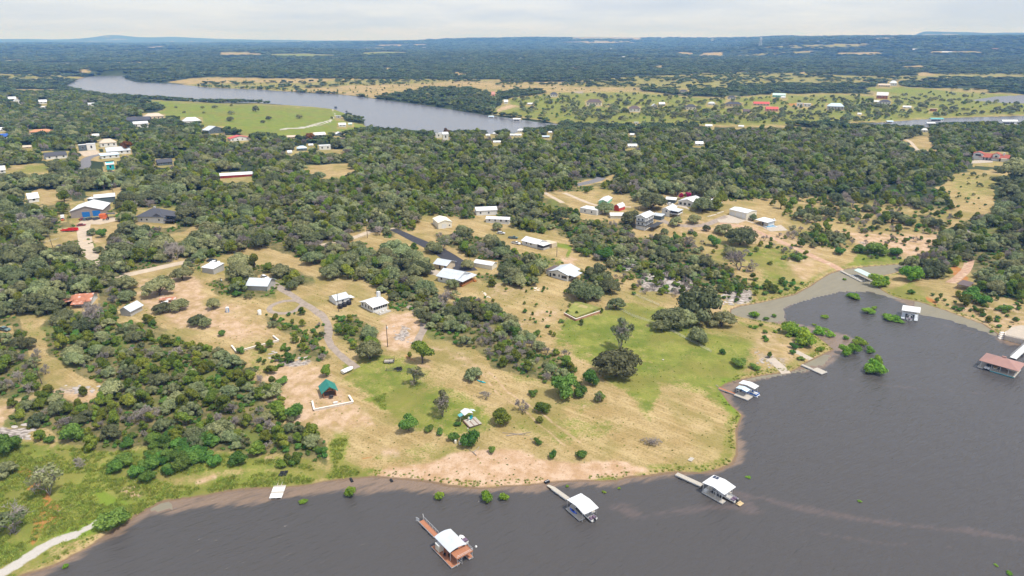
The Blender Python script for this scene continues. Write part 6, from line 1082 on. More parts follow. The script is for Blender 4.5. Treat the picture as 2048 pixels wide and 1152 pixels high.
for i, (x, y) in enumerate([(.9, Wd*.52), (.55, Wd*.64)]):
    c = thing('deck_chair', ['left teal chair on the picnic deck', 'right teal chair on the picnic deck'][i], 'chair', wl(r, x, y, .52), r.rotation_euler.z+.7, 'teal chairs on the picnic deck'); MB().box(-.42, -.42, .38, .42, .42, .46).build('seat', M['teal'], c); MB().box(-.42, .36, .463, .42, .45, 1.15).build('backrest', M['teal'], c); [MB().box(sx, sy, 0, sx+.08, sy+.08, .377).build('leg', M['teal'], c) for sx in (-.4, .32) for sy in (-.4, .32)]
c = thing('white_board', 'pale upright fountain stand on the picnic deck', 'stand', wl(r, 1.5, Wd*.36, .52), .3); MB().lathe([(.35, 0), (.3, .1), (.14, .4), (.14, 1.0), (.4, 1.25), (.3, 1.3)], n=10).build('pedestal', M['white'], c); MB().lathe([(.16, 1.3), (.1, 1.7), (.03, 1.8)], n=8).build('finial', M['white'], c)
for i, (u, v) in enumerate([(911,886.5), (920.3,888.5)]):
    c = thing('barrel', ['left pale barrel left of the round green bush', 'right white barrel touching the round green bush'][i], 'barrel', tuple(P(u, v)), 0, 'white barrels'); MB().lathe([(.36, -.1), (.42, .15), (.44, .6), (.42, 1.05), (.36, 1.25)], n=12).build('body', M['cream'] if i == 0 else M['white'], c, True); MB().lathe([(.37, 1.25), (.37, 1.32)], n=12).build('lid', M['white'], c)
c = thing('marker_post', 'short pale post at the corner of the picnic deck', 'post', tuple(P(936,861.5)), 0); MB().tube((0, 0, -.4), (0, 0, 1.0), .16).build('post', M['palepost'], c); MB().box(-.2, -.2, 1.003, .2, .2, 1.08).build('cap', M['capstone'], c)
# fallen limbs
def limbs(label, spec, r0=.14, name='fallen_log'):
    o = None
    for (u0, v0, u1, v1, r_) in spec:
        p, q = P(u0, v0), P(u1, v1)
        if o is None: o = thing(name, label, 'log', tuple(p)); o0 = p
        MB().tube(p-o0+np.array([0, 0, .15]), q-o0+np.array([0, 0, .22]), r_, r_*.5, 6).build('limb', M['deadwood'], o)
limbs('pale dead branches lying on the grass right of the juniper', [(1012,872,1046,868,.16), (1046,868,1062,865,.12), (1020,867,1045,870,.1), (1035,869,1060,872,.09), (1060,878,1076,880,.1), (1005,866,1022,868,.09)])
limbs('bleached log below the round green bush', [(945,904,953,912,.2), (950,902,946,906,.12), (935,896,944,905,.1), (958,895,948,905,.1)])
limbs('thin pale branch in the left meadow', [(116,1025,146,1008,.1), (118,1023,112,1021,.07)]); limbs('old log on the bank of the twin-roof dock', [(1466,763,1472,765,.2), (1432,771,1437,775,.16)]); limbs('dead limbs under the forked dead tree', [(18,1068,34,1062,.2), (24,1060,20,1072,.14), (30,1070,42,1060,.12)])
# wire fences
def fence(label, px, h=1.3, sp=6.0):
    w = smooth_line([P(u, v)[:2] for u, v in px], sp); o = thing('wire_fence', label, 'fence', (w[0][0], w[0][1], 0)); z = hz(w[:, 0], w[:, 1]); b = MB()
    for i, (p, zz) in enumerate(zip(w, z)): MB().tube((p[0]-w[0][0], p[1]-w[0][1], zz-.3), (p[0]-w[0][0], p[1]-w[0][1], zz+h), .08, n=5).build('post', M['palepost'], o)
    for i in range(len(w)-1):
        for f in (.3, .6, .95): b.tube((w[i][0]-w[0][0], w[i][1]-w[0][1], z[i]+h*f), (w[i+1][0]-w[0][0], w[i+1][1]-w[0][1], z[i+1]+h*f), .03, n=3)
    b.build('wire', M['steel'], o)
fence('pale wire fence crossing the lawn below the cove oaks', [(1238,618),(1262,632),(1300,645),(1340,662),(1380,683),(1422,705)]); fence('thin wire fence above the lawn', [(1266,590),(1290,600),(1318,612)]); fence('dark rail fence along the dirt lane', [(700,482),(718,477),(742,469)], 1.2, 4); fence('dark fence beside the track in the left scrub', [(85,487),(100,483),(118,478)], 1.2, 4)
# stones and ledges
def stones(place, polys, n, smin, smax, group, flat=.45, m='ledge'):
    proto = []
    for i in range(5):
        b = MB(); g = np.random.default_rng(i); k = 7; ring = [(cos(q)*g.uniform(.7, 1.1), sin(q)*g.uniform(.6, 1.0)) for q in np.arange(k)*2*pi/k]; b.loft([[(x, y, -.5) for x, y in ring], [(x*1.02, y*1.02, .25) for x, y in ring], [(x*.8, y*.8, .5+.1*g.uniform(-1, 1)) for x, y in ring]]); proto.append(b.mesh('rock', M[m]))
    c = 0; tries = 0
    while c < n and tries < 4000:
        tries += 1; pl = polys[int(rng.integers(0, len(polys)))]; xs = [q[0] for q in pl]; ys = [q[1] for q in pl]; u, v = rng.uniform(min(xs), max(xs)), rng.uniform(min(ys), max(ys))
        if not inpoly(np.array([u]), np.array([v]), pl)[0]: continue
        p = P(u, v)
        if p[2] < .15: continue
        s = rng.uniform(smin, smax); o = link('rock', proto[c % 5]); o.location = p; o.scale = (s*rng.uniform(.8, 1.7), s, s*flat); o.rotation_euler = (0, 0, rng.uniform(-.5, .9)); tag(o, 'grey limestone slab '+place, 'rock', group); c += 1
stones('on the ledges below the three-storey house', [[(1288,548),(1345,543),(1372,575),(1362,588),(1300,572)], [(1236,522),(1268,512),(1275,530),(1252,543)]], 80, .8, 2.0, 'ledge rocks below the houses'); stones('on the ledge at the cove mouth', [[(1428,590),(1468,587),(1492,604),(1465,612),(1432,607)]], 40, .6, 1.5, 'ledge rocks at the cove'); stones('on the bare rocky rise right of the cove', [[(1905,457),(1945,452),(1968,480),(1940,488)], [(1695,482),(1770,508),(1740,510)]], 34, .8, 1.8, 'rocks on the bare rise')
stones('in the rubble above the green pavilion lot', [[(588,716),(615,713),(612,730),(596,732)], [(530,700),(560,705),(555,722),(535,720)]], 22, .35, .8, 'rubble stones'); stones('scattered at the garden edge near the gabled house', [[(1066,575),(1078,575),(1078,582),(1068,582)], [(964,583),(972,583),(980,595),(974,596)]], 18, .35, .7, 'garden stones', .6, 'capstone'); stones('on the bare terraces at the left edge', [[(20,850),(60,846),(105,852),(50,884)], [(125,768),(208,772),(215,788),(160,792)]], 30, .5, 1.2, 'terrace rocks', .3); stones('in the rubble patch beside the curved track', [[(787,652),(820,656),(823,688),(792,690)]], 30, .3, .7, 'rubble in the curved track'); stones('on the stony slope beside the concrete ramp', [[(1505,702),(1535,712),(1560,738),(1515,732)]], 24, .3, .7, 'stones beside the ramp'); stones('on the mown grass', [[(1325,718),(1345,718),(1345,722),(1325,722)]], 1, .5, .6, 'lone stone')

k = thing('loose_board', 'pale sheet of board lying on the straw point', 'board', tuple(P(1382,919)+np.array([0, 0, .08])), .9); MB().box(-1.2, -.7, 0, 1.2, .7, .08).build('sheet', M['deckgrey'], k); MB().box(-1.2, -.06, .083, 1.2, .06, .14).build('batten', M['palepost'], k)

# grass, not wood, on the plots the buildings stand on
for a, b, c, d in BOXES:
    if c-a > 80: continue
    m = (GU > a-4) & (GU < c+4) & (GV > b) & (GV < d+4) & (RR < 3200) & (GY > 0); CH['far'][m] = 0; CH['floor'][m] *= .3; CH['green'][m & (RR > 560)] = .45
gme.attributes['covA'].data.foreach_set('color', pack(CH['green'], CH['bare'], CH['floor']).ravel()); gme.attributes['covC'].data.foreach_set('color', pack(CH['far'], CH['orange'], CH['orange']*0).ravel())

# ------------------------------------------------------------ vegetation
def leaf_mesh(name, lobes, n, size, m, seed, core=.72, up=.15, shell=(.8, 1.08), flat=.42):
    g = np.random.default_rng(seed); lo = np.array(lobes, float)
    ar = (lo[:, 3]*lo[:, 4]+lo[:, 3]*lo[:, 5]+lo[:, 4]*lo[:, 5]); k = g.choice(len(lo), n, p=ar/ar.sum())
    d = g.normal(size=(n, 3)); d[:, 2] += up; d /= np.linalg.norm(d, axis=1)[:, None]
    low = d[:, 2] < -.35; d[low, 2] *= -.6
    c = lo[k, :3]+d*lo[k, 3:6]*g.uniform(*shell, n)[:, None]
    c[:, 2] = np.maximum(c[:, 2], .15)
    nn_ = d+g.normal(size=(n, 3))*flat; nn_ /= np.linalg.norm(nn_, axis=1)[:, None]
    a = np.cross(nn_, g.normal(size=(n, 3))); a /= np.linalg.norm(a, axis=1)[:, None]; b = np.cross(nn_, a)
    s = size*g.uniform(.55, 1.35, n)[:, None]
    v = np.stack([c-a*s*.5-b*s*.35, c+a*s*.1-b*s*.55, c+a*s*.55+b*s*.25+nn_*s*.12, c-a*s*.15+b*s*.5], 1).reshape(-1, 3)
    tint = g.uniform(0, 1, len(lo)); lv = np.clip(tint[k]*.55+g.uniform(-.1, .55, n), 0, 1).repeat(4)
    f = np.arange(n*4).reshape(n, 4)
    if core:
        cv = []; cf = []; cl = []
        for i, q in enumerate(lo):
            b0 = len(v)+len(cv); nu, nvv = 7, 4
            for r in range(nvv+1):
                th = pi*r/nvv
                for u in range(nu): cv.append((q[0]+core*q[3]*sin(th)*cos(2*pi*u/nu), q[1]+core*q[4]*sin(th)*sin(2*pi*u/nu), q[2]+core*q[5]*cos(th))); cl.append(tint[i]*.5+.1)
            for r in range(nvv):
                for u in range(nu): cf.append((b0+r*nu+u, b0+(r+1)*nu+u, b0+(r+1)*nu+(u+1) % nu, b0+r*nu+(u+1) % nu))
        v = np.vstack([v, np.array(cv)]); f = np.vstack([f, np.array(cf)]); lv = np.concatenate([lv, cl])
    return npmesh(name, v, f, [m], {'lv': ('FLOAT', lv)})
def rlobes(g, n, R_, h0, h1, lr_, zf=.75, taper=0.0):
    out = []
    for i in range(n):
        t = (i+.5)/n; a = i*2.4+g.uniform(-.4, .4); z = h0+(h1-h0)*g.uniform(0, 1)
        rr = R_*math.sqrt(t)*(1-taper*(z-h0)/(h1-h0+1e-6)); q = lr_*g.uniform(.75, 1.25)
        out.append((rr*cos(a), rr*sin(a), z, q, q, q*zf))
    return out
def trunk_mesh(name, lobes, r, m, base=0, seed=0, k=5):
    g = np.random.default_rng(seed); b = MB(); lb = sorted(lobes, key=lambda q: -q[3])[:k]; cz = min(q[2] for q in lobes)*.45
    b.tube((0, 0, -.4), (g.uniform(-.1, .1), .05, cz), r*1.25, r, 6)
    for q in lb:
        mid = (q[0]*.45, q[1]*.45, cz+(q[2]-cz)*.5); b.tube((0, 0, cz), mid, r*.8, r*.5, 5); b.tube(mid, (q[0], q[1], q[2]), r*.5, r*.15, 5)
    return b.mesh(name, m)
def bare_mesh(name, H_, W_, seed, ntw=900, r=.16, depth=4):
    g = np.random.default_rng(seed); b = MB(); tips = []
    def grow(p, d, ln, rad, k):
        d = d/np.linalg.norm(d); q = p+d*ln; b.tube(p, q, rad, rad*.62, 4 if k < 2 else 3)
        if k >= depth: tips.append((q, d)); return
        for _ in range(3 if k < 2 else 2):
            nd = d+g.normal(size=3)*.55; nd[2] += .12; grow(q, nd, ln*g.uniform(.6, .85), rad*.6, k+1)
        if k > 1: tips.append((q, d))
    st = 3
    for i in range(st):
        a = i*2.1+g.uniform(0, 1); grow(np.array([0, 0, -.3]), np.array([cos(a)*.45, sin(a)*.45, 1.]), H_*.30, r, 0)
    V = np.array(b.v); sx = W_/2/np.abs(V[:, :2]).max(); sz = H_/V[:, 2].max(); V[:, :2] *= sx; V[:, 2] *= sz
    T = np.array([t[0] for t in tips])*np.array([sx, sx, sz]); D_ = np.array([t[1] for t in tips])
    k = g.integers(0, len(T), ntw); p = T[k]; d = D_[k]*.4+g.normal(size=(ntw, 3))*.7; d[:, 2] += .25; d /= np.linalg.norm(d, axis=1)[:, None]
    ln = g.uniform(.3, 1.1, ntw)[:, None]*H_*.12; w = np.cross(d, g.normal(size=(ntw, 3))); w /= np.linalg.norm(w, axis=1)[:, None]
    tv = np.stack([p-w*.06, p+w*.06, p+d*ln+w*.012, p+d*ln-w*.012], 1).reshape(-1, 3)
    # branches triangles -> quads only list
    fq = [f for f in b.f if len(f) == 4]
    f = np.vstack([np.array(fq), len(V)+np.arange(ntw*4).reshape(ntw, 4)]); v = np.vstack([V, tv])
    lv = np.concatenate([np.full(len(V), .35), g.uniform(.2, 1, ntw).repeat(4)])
    return npmesh(name, v, f, [M['bare']], {'lv': ('FLOAT', lv)})
PROTO = {}
def mk(kind, i, crown, trunk): PROTO.setdefault(kind, []).append((crown, trunk))
for i in range(5):                                        # wide live oak, about 9 m across
    g = np.random.default_rng(100+i); lb = [(x, y, 1.7+2.5*(1-(x*x+y*y)/12.6)+g.uniform(-.35, .55), q, q, q*.86) for x, y, z, q, _, _ in rlobes(g, 15 if i < 3 else 10, 3.45 if i < 3 else 3.7, 0, 1, 1.5 if i < 3 else 1.2)]
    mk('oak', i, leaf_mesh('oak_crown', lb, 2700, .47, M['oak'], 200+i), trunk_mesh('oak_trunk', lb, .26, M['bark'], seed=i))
for i in range(5):                                        # juniper, 6 m across
    g = np.random.default_rng(300+i); lb = rlobes(g, 10, 2.1, 1.3, 4.6, 1.2, .95, .72)
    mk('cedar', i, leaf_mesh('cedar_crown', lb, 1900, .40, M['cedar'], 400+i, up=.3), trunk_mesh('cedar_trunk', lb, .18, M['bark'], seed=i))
for i in range(4): mk('bare', i, bare_mesh('bare_branches', 5.2, 6.5, 500+i, 2200), None)
for i in range(4):
    g = np.random.default_rng(600+i); lb = rlobes(g, 8, 1.25, .8, 1.9, .85, .85)
    mk('bush', i, leaf_mesh('bush_foliage', lb, 1700, .26, M['bush'], 700+i, up=.3), trunk_mesh('bush_stem', lb, .09, M['bark'], seed=i))
for i in range(4):
    g = np.random.default_rng(640+i); lb = rlobes(g, 9, 1.2, .6, 1.7, .7, .9)
    mk('willow', i, leaf_mesh('willow_foliage', lb, 1700, .27, M['willow'], 740+i, up=.35, shell=(.7, 1.25)), trunk_mesh('willow_stem', lb, .07, M['bark'], seed=i))
for i in range(2):
    g = np.random.default_rng(660+i); lb = rlobes(g, 9, 1.5, 2.2, 4.2, 1.1, .9); mk('pink', i, leaf_mesh('blossom_crown', lb, 1300, .36, M['pink'], 760+i), trunk_mesh('blossom_trunk', lb, .1, M['bark'], seed=i))
    g = np.random.default_rng(670+i); lb = rlobes(g, 11, 2.4, 2.5, 5.5, 1.3, .9); mk('autumn', i, leaf_mesh('rusty_crown', lb, 1100, .55, M['autumn'], 770+i), trunk_mesh('rusty_trunk', lb, .2, M['bark'], seed=i))
for i in range(3):                                        # thin, half-dead tree: bare limbs with sparse leaves
    g = np.random.default_rng(680+i); lb = rlobes(g, 9, 2.2, 3.0, 5.6, 1.2, .9); mk('thin', i, leaf_mesh('thin_crown', lb, 520, .5, M['oak'], 780+i, core=0, shell=(.4, 1.1)), bare_mesh('bare_limbs', 6.4, 6.2, 785+i, 500, .2))
KIND = {'oak': ('oak_tree', 'tree', 'grey-green live oak', 9.2, 6.0), 'cedar': ('juniper_tree', 'tree', 'yellow-green juniper', 6.0, 5.8), 'bare': ('bare_tree', 'tree', 'leafless grey tree', 6.5, 5.2), 'bush': ('green_bush', 'bush', 'bright green bush', 4.0, 2.7),
        'willow': ('water_bush', 'bush', 'yellow-green bush', 3.7, 2.4), 'pink': ('blossom_tree', 'tree', 'crimson blossoming tree', 5, 5.2), 'autumn': ('rusty_tree', 'tree', 'rusty brown tree', 7, 6.8), 'thin': ('sparse_tree', 'tree', 'sparse half-dead tree', 6.4, 6.4)}
TREES = []       # kind, x, y, z, s, rot, zs, label, group, variant, seen size
def put(kind, p, s, label, group=None, zs=1.0, rot=None):
    TREES.append([kind, p[0], p[1], p[2], s, rng.uniform(0, 2*pi) if rot is None else rot, zs, label, group, int(rng.integers(0, len(PROTO[kind])))])
def one(kind, u, v, wpx, label, group=None, zs=1.0):
    k0 = len(TREES)       # a tree named on its own: base pixel and crown width in the photograph
    p = P(u, v); put(kind, p, wpx/ppm(p)/KIND[kind][3], label, group, zs)
    if kind == 'oak': TREES[-1][9] %= 3
one.n = 0
SOLO = [
 ('oak',1232,752,88,'large dark live oak alone on the lawn left of the shore',1.05), ('thin',1240,700,48,'tall half-dead tree right behind the large lawn oak',1.35), ('thin',1262,672,16,'slim dead snag with a green tuft on the lawn',1.6),
 ('oak',1400,640,100,'biggest live oak of the clump at the neck of the cove',1.15), ('oak',1340,655,70,'leaning live oak with bent trunk at the left of the cove clump',.95), ('oak',1362,652,64,'live oak with forked dark trunk in the middle of the cove clump',.9), ('oak',1443,653,56,'right-hand live oak of the cove clump above the beach',.95), ('oak',1322,660,40,'low drooping oak at the near left end of the cove clump',.9), ('oak',1395,683,44,'round small live oak in front of the cove clump',1.05),
 ('oak',1232,618,36,'dark live oak standing right of the walled lawn terrace',1.1), ('oak',1158,597,60,'live oak hiding the right end of the gabled white house',1.0), ('oak',1185,598,46,'live oak behind the walled lawn terrace',1.0),
 ('cedar',845,726,54,'juniper alone on the dry mound below the curved driveway',.95), ('cedar',820,716,14,'tiny dark juniper on the dirt above the trailers',1.2), ('oak',740,718,56,'dark tree at the end of the gravel drive beside the trailers',1.1), ('oak',948,758,40,'small tree shading the teal kayak',1.0),
 ('thin',830,768,40,'grey-green sparse tree in the mown green lawn',.9), ('thin',885,832,44,'tall sparse tree with green base left of the picnic deck',1.15), ('cedar',1003,846,46,'round dark juniper right of the picnic deck',.8), ('bush',939,892,40,'big round bright green bush below the picnic deck',1.25), ('bush',908,880,26,'low green bush left of the big round bush on the beach slope',.9), ('bush',915,851,16,'small bush against the left side of the picnic deck',.9),
 ('bush',818,862,40,'big dark green bush on the edge of the bare lot',1.3), ('bush',984,905,18,'small green bush on the pink shore soil',1.1), ('bush',1076,888,18,'round green bush beside the dead branches',1.05), ('bush',1105,916,19,'narrow green bush on the shore between two others',1.3), ('bush',1163,915,24,'flat green bush on the pale shore soil',.9), ('bush',1200,800,26,'bright green bush on the straw field below the large oak',.95), ('bush',858,862,22,'low green bush right of the dark green bush',.8), ('bush',880,868,18,'low green shrub behind the two white barrels',.9),
 ('bare',1045,824,34,'pinkish leafless round tree in the straw field',.95), ('bare',972,797,24,'brown leafless round shrub on the lawn edge',.8), ('cedar',1084,824,36,'dark juniper pair beside the pinkish leafless tree',.7), ('cedar',1079,845,20,'small dark juniper below the pair in the straw field',.7), ('bush',1066,790,22,'low green shrub above the dark juniper pair',.7), ('bare',1302,886,36,'low dark brush heap in the middle of the straw point',.35), ('bush',1128,790,60,'dense green bush at the lower tip of the wooded hollow',1.1), ('bush',1180,768,36,'tall bright green bush below the dead grey trees',1.3), ('bush',1160,792,34,'bright green bush at the tip of the hollow',1.1), ('thin',1197,805,18,'thin dark sapling at the tip of the wooded hollow',1.2),
 ('cedar',1162,650,12,'small dark juniper at the foot of the brick terrace wall',1.3), ('cedar',1203,626,10,'small dark juniper at the right corner of the terrace wall',1.2), ('bush',1030,672,26,'bright green bush on the left of the dry slope',1.2), ('bush',1073,672,18,'bright green bush on the dry slope below the terrace',1.0), ('bush',1050,625,12,'small green shrub on the terrace lawn',.9), ('bush',1123,645,14,'low green shrub on the slope left of the brick wall',.7), ('bush',1095,655,12,'lowest green shrub on the slope left of the brick wall',.7),
 ('oak',660,556,44,'bushy oak alone in the hay-coloured yard',.95), ('oak',787,507,48,'live oak on the grass left of the asphalt drive',.95), ('oak',806,516,44,'second live oak left of the asphalt drive',1.0), ('oak',868,505,40,'oak overhanging the asphalt drive',.9), ('oak',832,545,34,'left oak of the two beside the stone garage',1.0), ('oak',854,548,36,'right oak of the two beside the stone garage',1.0), ('thin',887,500,28,'grey thin tree in front of the cream metal barn',.9), ('oak',905,577,32,'oak in front of the white porch house',1.0), ('oak',935,538,28,'oak between the porch house and the white roof',1.1),
 ('oak',945,512,24,'dark tall tree beside the asphalt drive',1.5), ('oak',892,488,30,'oak beside the cream barn door',1.0), ('oak',994,460,26,'oak in front of the white mobile home',1.0),
 ('oak',1329,470,20,'small round oak on the dirt below the two-storey house',1.05), ('oak',1352,452,30,'oak in front of the two-storey white house',1.05), ('oak',1387,447,30,'oak at the bend of the gravel drive',1.05), ('oak',1412,462,16,'small oak right of the drive bend',1.3), ('oak',1448,468,38,'oak behind the largest hillside oak',.9), ('oak',1480,490,60,'largest oak on the hillside below the three-door garage',1.0), ('oak',1506,441,16,'small oak at the right end of the three-door garage',1.4), ('oak',1405,422,50,'oak in front of the long white ranch house',.9), ('oak',1425,402,40,'oak at the right front of the long white ranch house',.9), ('thin',1583,470,18,'small tree right of the pool patio',1.1), ('oak',1302,418,60,'broad dark oak left of the two-storey white house',.95), ('oak',1210,428,38,'oak between the flat white house and the red shed',1.0), ('oak',1262,448,44,'oak touching the left side of the three-storey house',1.0),
 ('bare',1478,540,60,'big rounded grey leafless tree on the green slope',.75), ('bare',1378,495,30,'grey leafless tree on the dirt below the houses',.9), ('oak',1460,512,34,'dark round tree above the grey leafless tree',.9), ('bush',1355,487,22,'bright green topped bush on the dirt slope',1.4), ('bush',1428,492,26,'bright green bush beside the dark hillside trees',1.3), ('bush',1382,468,14,'small dark bush on the dirt',.8), ('bush',1153,465,16,'bright green round bush left of the three-storey house',1.1),
 ('bush',1172,512,26,'bright green bush on the track below the tin roofed house',.95), ('bush',1158,505,18,'upper bright green bush on the track edge',.9), ('bush',1210,520,38,'wide bright green bush on the brushy slope',1.0), ('bush',1344,505,22,'bright green bush near the rock ledges',.9),
 ('pink',1362,399,13,'left crimson blossoming tree behind the ranch house',1.0), ('pink',1376,398,14,'right crimson blossoming tree behind the ranch house',1.0), ('autumn',893,272,14,'rusty brown tree at the river edge',1.2), ('autumn',622,286,20,'rusty brown tree among the roofs by the peninsula',1.0), ('autumn',256,306,24,'tan brown tree left of the low dark house',1.0),
 ('bush',204,475,20,'bright green round tree beside the pale barn drive',1.35), ('oak',198,505,22,'small tree on the dry patch beside the pale barn drive',.9), ('oak',185,470,22,'small tree just right of the pale barn drive',1.0), ('oak',320,590,62,'spreading oak in the bare house lot near the road',.95), ('oak',365,560,40,'oak at the top corner of the bare house lot',1.0), ('oak',428,617,30,'slim oak near the portable toilet',1.15), ('oak',395,650,34,'left oak at the lower edge of the house lot',1.0), ('oak',412,654,30,'right oak at the lower edge of the house lot',1.1), ('oak',360,620,40,'oak beside the parked white boat',.95), ('oak',325,625,36,'oak left of the parked white boat',.9),
 ('cedar',654,752,30,'small dark tree behind the green-roofed pavilion',.9), ('bush',565,768,26,'bright green bush at the edge of the pavilion lot',.8), ('cedar',538,795,40,'dark juniper at the left edge of the pavilion lot',.8), ('bush',590,838,36,'dark green tree at the corner below the stone wall',1.5), ('cedar',625,880,40,'dark juniper at the lower left of the pavilion lot',1.0), ('bush',444,672,16,'bright green bush at the left corner of the upper stone wall',1.2), ('bush',482,706,18,'bright green bush at the corner of the upper stone wall',1.1), ('bush',580,722,26,'bushy green shrub between the two stone walls',1.0),
 ('thin',100,990,64,'big sparse tree with bare twigs in the left green meadow',.95), ('bare',160,936,28,'small leafless tree in the green meadow',.95), ('thin',28,1066,64,'half-dead tree with pale forked trunk at the lower left edge',.95), ('oak',14,950,46,'dark tree at the left edge above the forked dead tree',1.0), ('bush',20,905,54,'bright green tree at the left edge of the meadow',1.2), ('cedar',184,900,36,'tall yellow-green juniper at the top of the meadow',1.05), ('bush',148,880,42,'dark green bush below the rocky terraces',1.25), ('bush',100,884,24,'small bush at the foot of the rocky terraces',.8),
 ('bush',225,1050,70,'broad green thicket at the end of the white gravel strip',.7), ('bush',430,930,34,'left round green bush on the meadow rim',1.1), ('bush',478,928,36,'right round green bush on the meadow rim',1.1), ('bush',590,930,22,'dark green shrub on the slope above the floating platform',1.2), ('cedar',563,934,24,'greyish shrub left of the dark green shrub above the platform',.8), ('cedar',515,910,40,'dark shrub in the corner of the scrub above the meadow',.8), ('bush',222,870,30,'blue-green bush on the upper rim of the meadow',1.0),
 ('willow',700,992,26,'yellow-green bush in the water at the left corner of the beach',1.15), ('willow',878,998,22,'small yellow-green bush in the water by the beach',1.0), ('willow',973,1000,29,'left bright bush of the pair standing in the water',1.0), ('willow',1008,998,21,'right bright bush of the pair standing in the water',1.05), ('willow',606,1005,18,'low tuft of leaves in the water right of the floating platform',.5), ('willow',1748,745,42,'largest bright bush standing in the bay',1.0), ('willow',1738,745,26,'near left bush of the cluster in the bay',1.0), ('willow',1756,728,24,'right bush of the cluster in the bay',1.0), ('willow',1741,705,20,'bush above the cluster in the bay',.9),
 ('willow',1705,594,26,'left marsh tuft in the middle of the bay',.5), ('willow',1710,598,20,'marsh tuft with rusty foot in the bay',.6), ('willow',1735,625,28,'marsh tuft left of the white boat dock',.55), ('willow',1748,617,12,'tiny marsh tuft left of the white boat dock',.7), ('willow',1780,638,34,'long marsh tuft below the white boat dock',.5), ('willow',1795,643,24,'tail end of the long marsh tuft below the white boat dock',.35), ('willow',1649,635,16,'lone small marsh tuft near the left shore of the bay',.5), ('willow',1628,650,9,'tiny tuft off the left shore of the bay',.5), ('willow',1689,560,9,'small tuft in the algae by the mint-roofed dock',.7),
 ('willow',1581,668,44,'wide bright bush on the spit',.9), ('willow',1612,690,46,'big bright bush in the middle of the spit',1.0), ('willow',1598,672,36,'upper bright bush on the spit',.9), ('willow',1640,668,28,'bright bush on the waterline of the spit',.7), ('willow',1662,672,22,'small bright bush beyond the waterline of the spit',.6), ('willow',1690,708,28,'round bright bush at the tip of the spit',1.0), ('willow',1708,705,26,'outer bright bush at the tip of the spit',1.0), ('willow',1718,688,30,'far outer bush off the spit',.7), ('willow',1692,678,14,'small tuft off the spit',.9), ('willow',1650,660,14,'tuft above the spit waterline',.5), ('willow',1507,634,22,'bright bush where the algae arm starts',.8), ('bush',1548,634,12,'small bush on the algae arm bank',.8), ('bush',1532,640,12,'dark small bush on the algae arm bank',.8),
 ('willow',1134,973,8,'tiny weed tuft in the shallows by the kayak dock',.6), ('willow',1208,985,9,'tiny weed tuft in the water between the docks',.5), ('willow',1238,977,7,'tiny weed tuft near the bank between the docks',.6), ('willow',1496,955,11,'tiny weed tuft off the straw point',.4), ('willow',1719,1003,9,'lone weed tuft far out on the lake',.4), ('willow',2018,1147,14,'weed tuft at the lower right of the lake',.4), ('willow',1992,1131,9,'small weed tuft at the lower right of the lake',.35), ('willow',1983,665,8,'tiny bush at the waterline below the terrace patio',.9), ('willow',132,1135,12,'small tuft in the shallows at the lower left',.9),
 ('bush',1444,708,14,'round dark bush on the straw slope above the ramp',1.2), ('bush',1478,732,34,'low spreading bush on the slope left of the concrete ramp',.7), ('bush',1510,738,22,'smaller spreading bush beside the concrete ramp',.7), ('cedar',1539,716,13,'small juniper at the top of the concrete ramp',1.3), ('bush',1585,708,14,'round bush between the two ramps',1.0), ('bush',1602,720,16,'low bush beside the pale second ramp',.7), ('willow',1820,560,46,'bright bush at the water left of the right woods',1.0), ('bush',1765,570,26,'bright bush on the right bank of the cove',1.2), ('willow',1757,573,34,'bright bush touching the algae on the right bank',1.1), ('bush',1822,588,14,'dark round bush behind the white boat dock',1.1), ('bush',1940,600,36,'bright green bush below the dark roofed shelter',1.1), ('bush',1965,608,34,'green bush right of the dark roofed shelter',1.0), ('cedar',1930,612,34,'dark grey bush on the bank below the shelter',.8), ('bush',2010,622,26,'round bush on the straw bank',.8), ('bush',1950,620,14,'small dark bush on the straw bank',.9),
 ('bush',1720,505,30,'left bright bush in the reeds above the cove',.8), ('bush',1750,508,44,'middle bright bush in the reeds above the cove',.8), ('bush',1790,510,36,'right bright bush in the reeds above the cove',.7), ('bush',1680,508,26,'bright bush beside the dirt track to the cove',.9), ('bush',1592,520,30,'pair of bright bushes on the grassy slope',.8), ('bush',1568,518,16,'bright bush left of the pair on the grassy slope',.9), ('oak',2030,360,70,'dark oak right of the red-roofed villa',1.0), ('oak',1995,345,18,'small oak in front of the red-roofed villa',.9),
 ('oak',512,224,16,'yellow-green tree alone on the far green peninsula',1.3), ('oak',599,237,15,'round dark tree alone on the far peninsula',.9), ('oak',461,242,18,'dark tree at the near edge of the peninsula meadow',.8), ('oak',463,229,14,'grey tree in the middle of the peninsula meadow',.9), ('oak',408,227,9,'small tree at the left of the peninsula meadow',.8), ('oak',369,226,8,'smallest tree at the left of the peninsula meadow',.8), ('oak',430,216,12,'round tree on the far edge of the peninsula',.7), ('oak',405,217,9,'tree left of the round tree on the peninsula edge',.9), ('oak',463,213,7,'narrow tree on the far edge of the peninsula',1.2), ('oak',526,246,12,'left tree of the pair on the peninsula',.8), ('oak',538,240,14,'right tree of the pair on the peninsula',.9), ('oak',352,216,8,'far left tree on the peninsula',.8), ('oak',700,240,18,'oak at the tip of the peninsula beside the beach huts',1.0), ('oak',664,238,6,'slim tree beside the peninsula track',1.4), ('oak',640,360,30,'oak in the reddish clearing in the woods',.9), ('oak',601,185,12,'dark tree on the far river bank',1.0),
 ('bush',260,620,22,'bright green bush near the rusty shed',1.0), ('bush',285,668,18,'bright green bush in the scrub below the rusty shed',1.0), ('bush',215,690,16,'small bright bush in the scrub',1.0), ('bush',185,705,22,'bright bush in the left scrub',.9), ('bare',195,650,56,'large pale grey leafless tree below the rusted house',1.0),
]
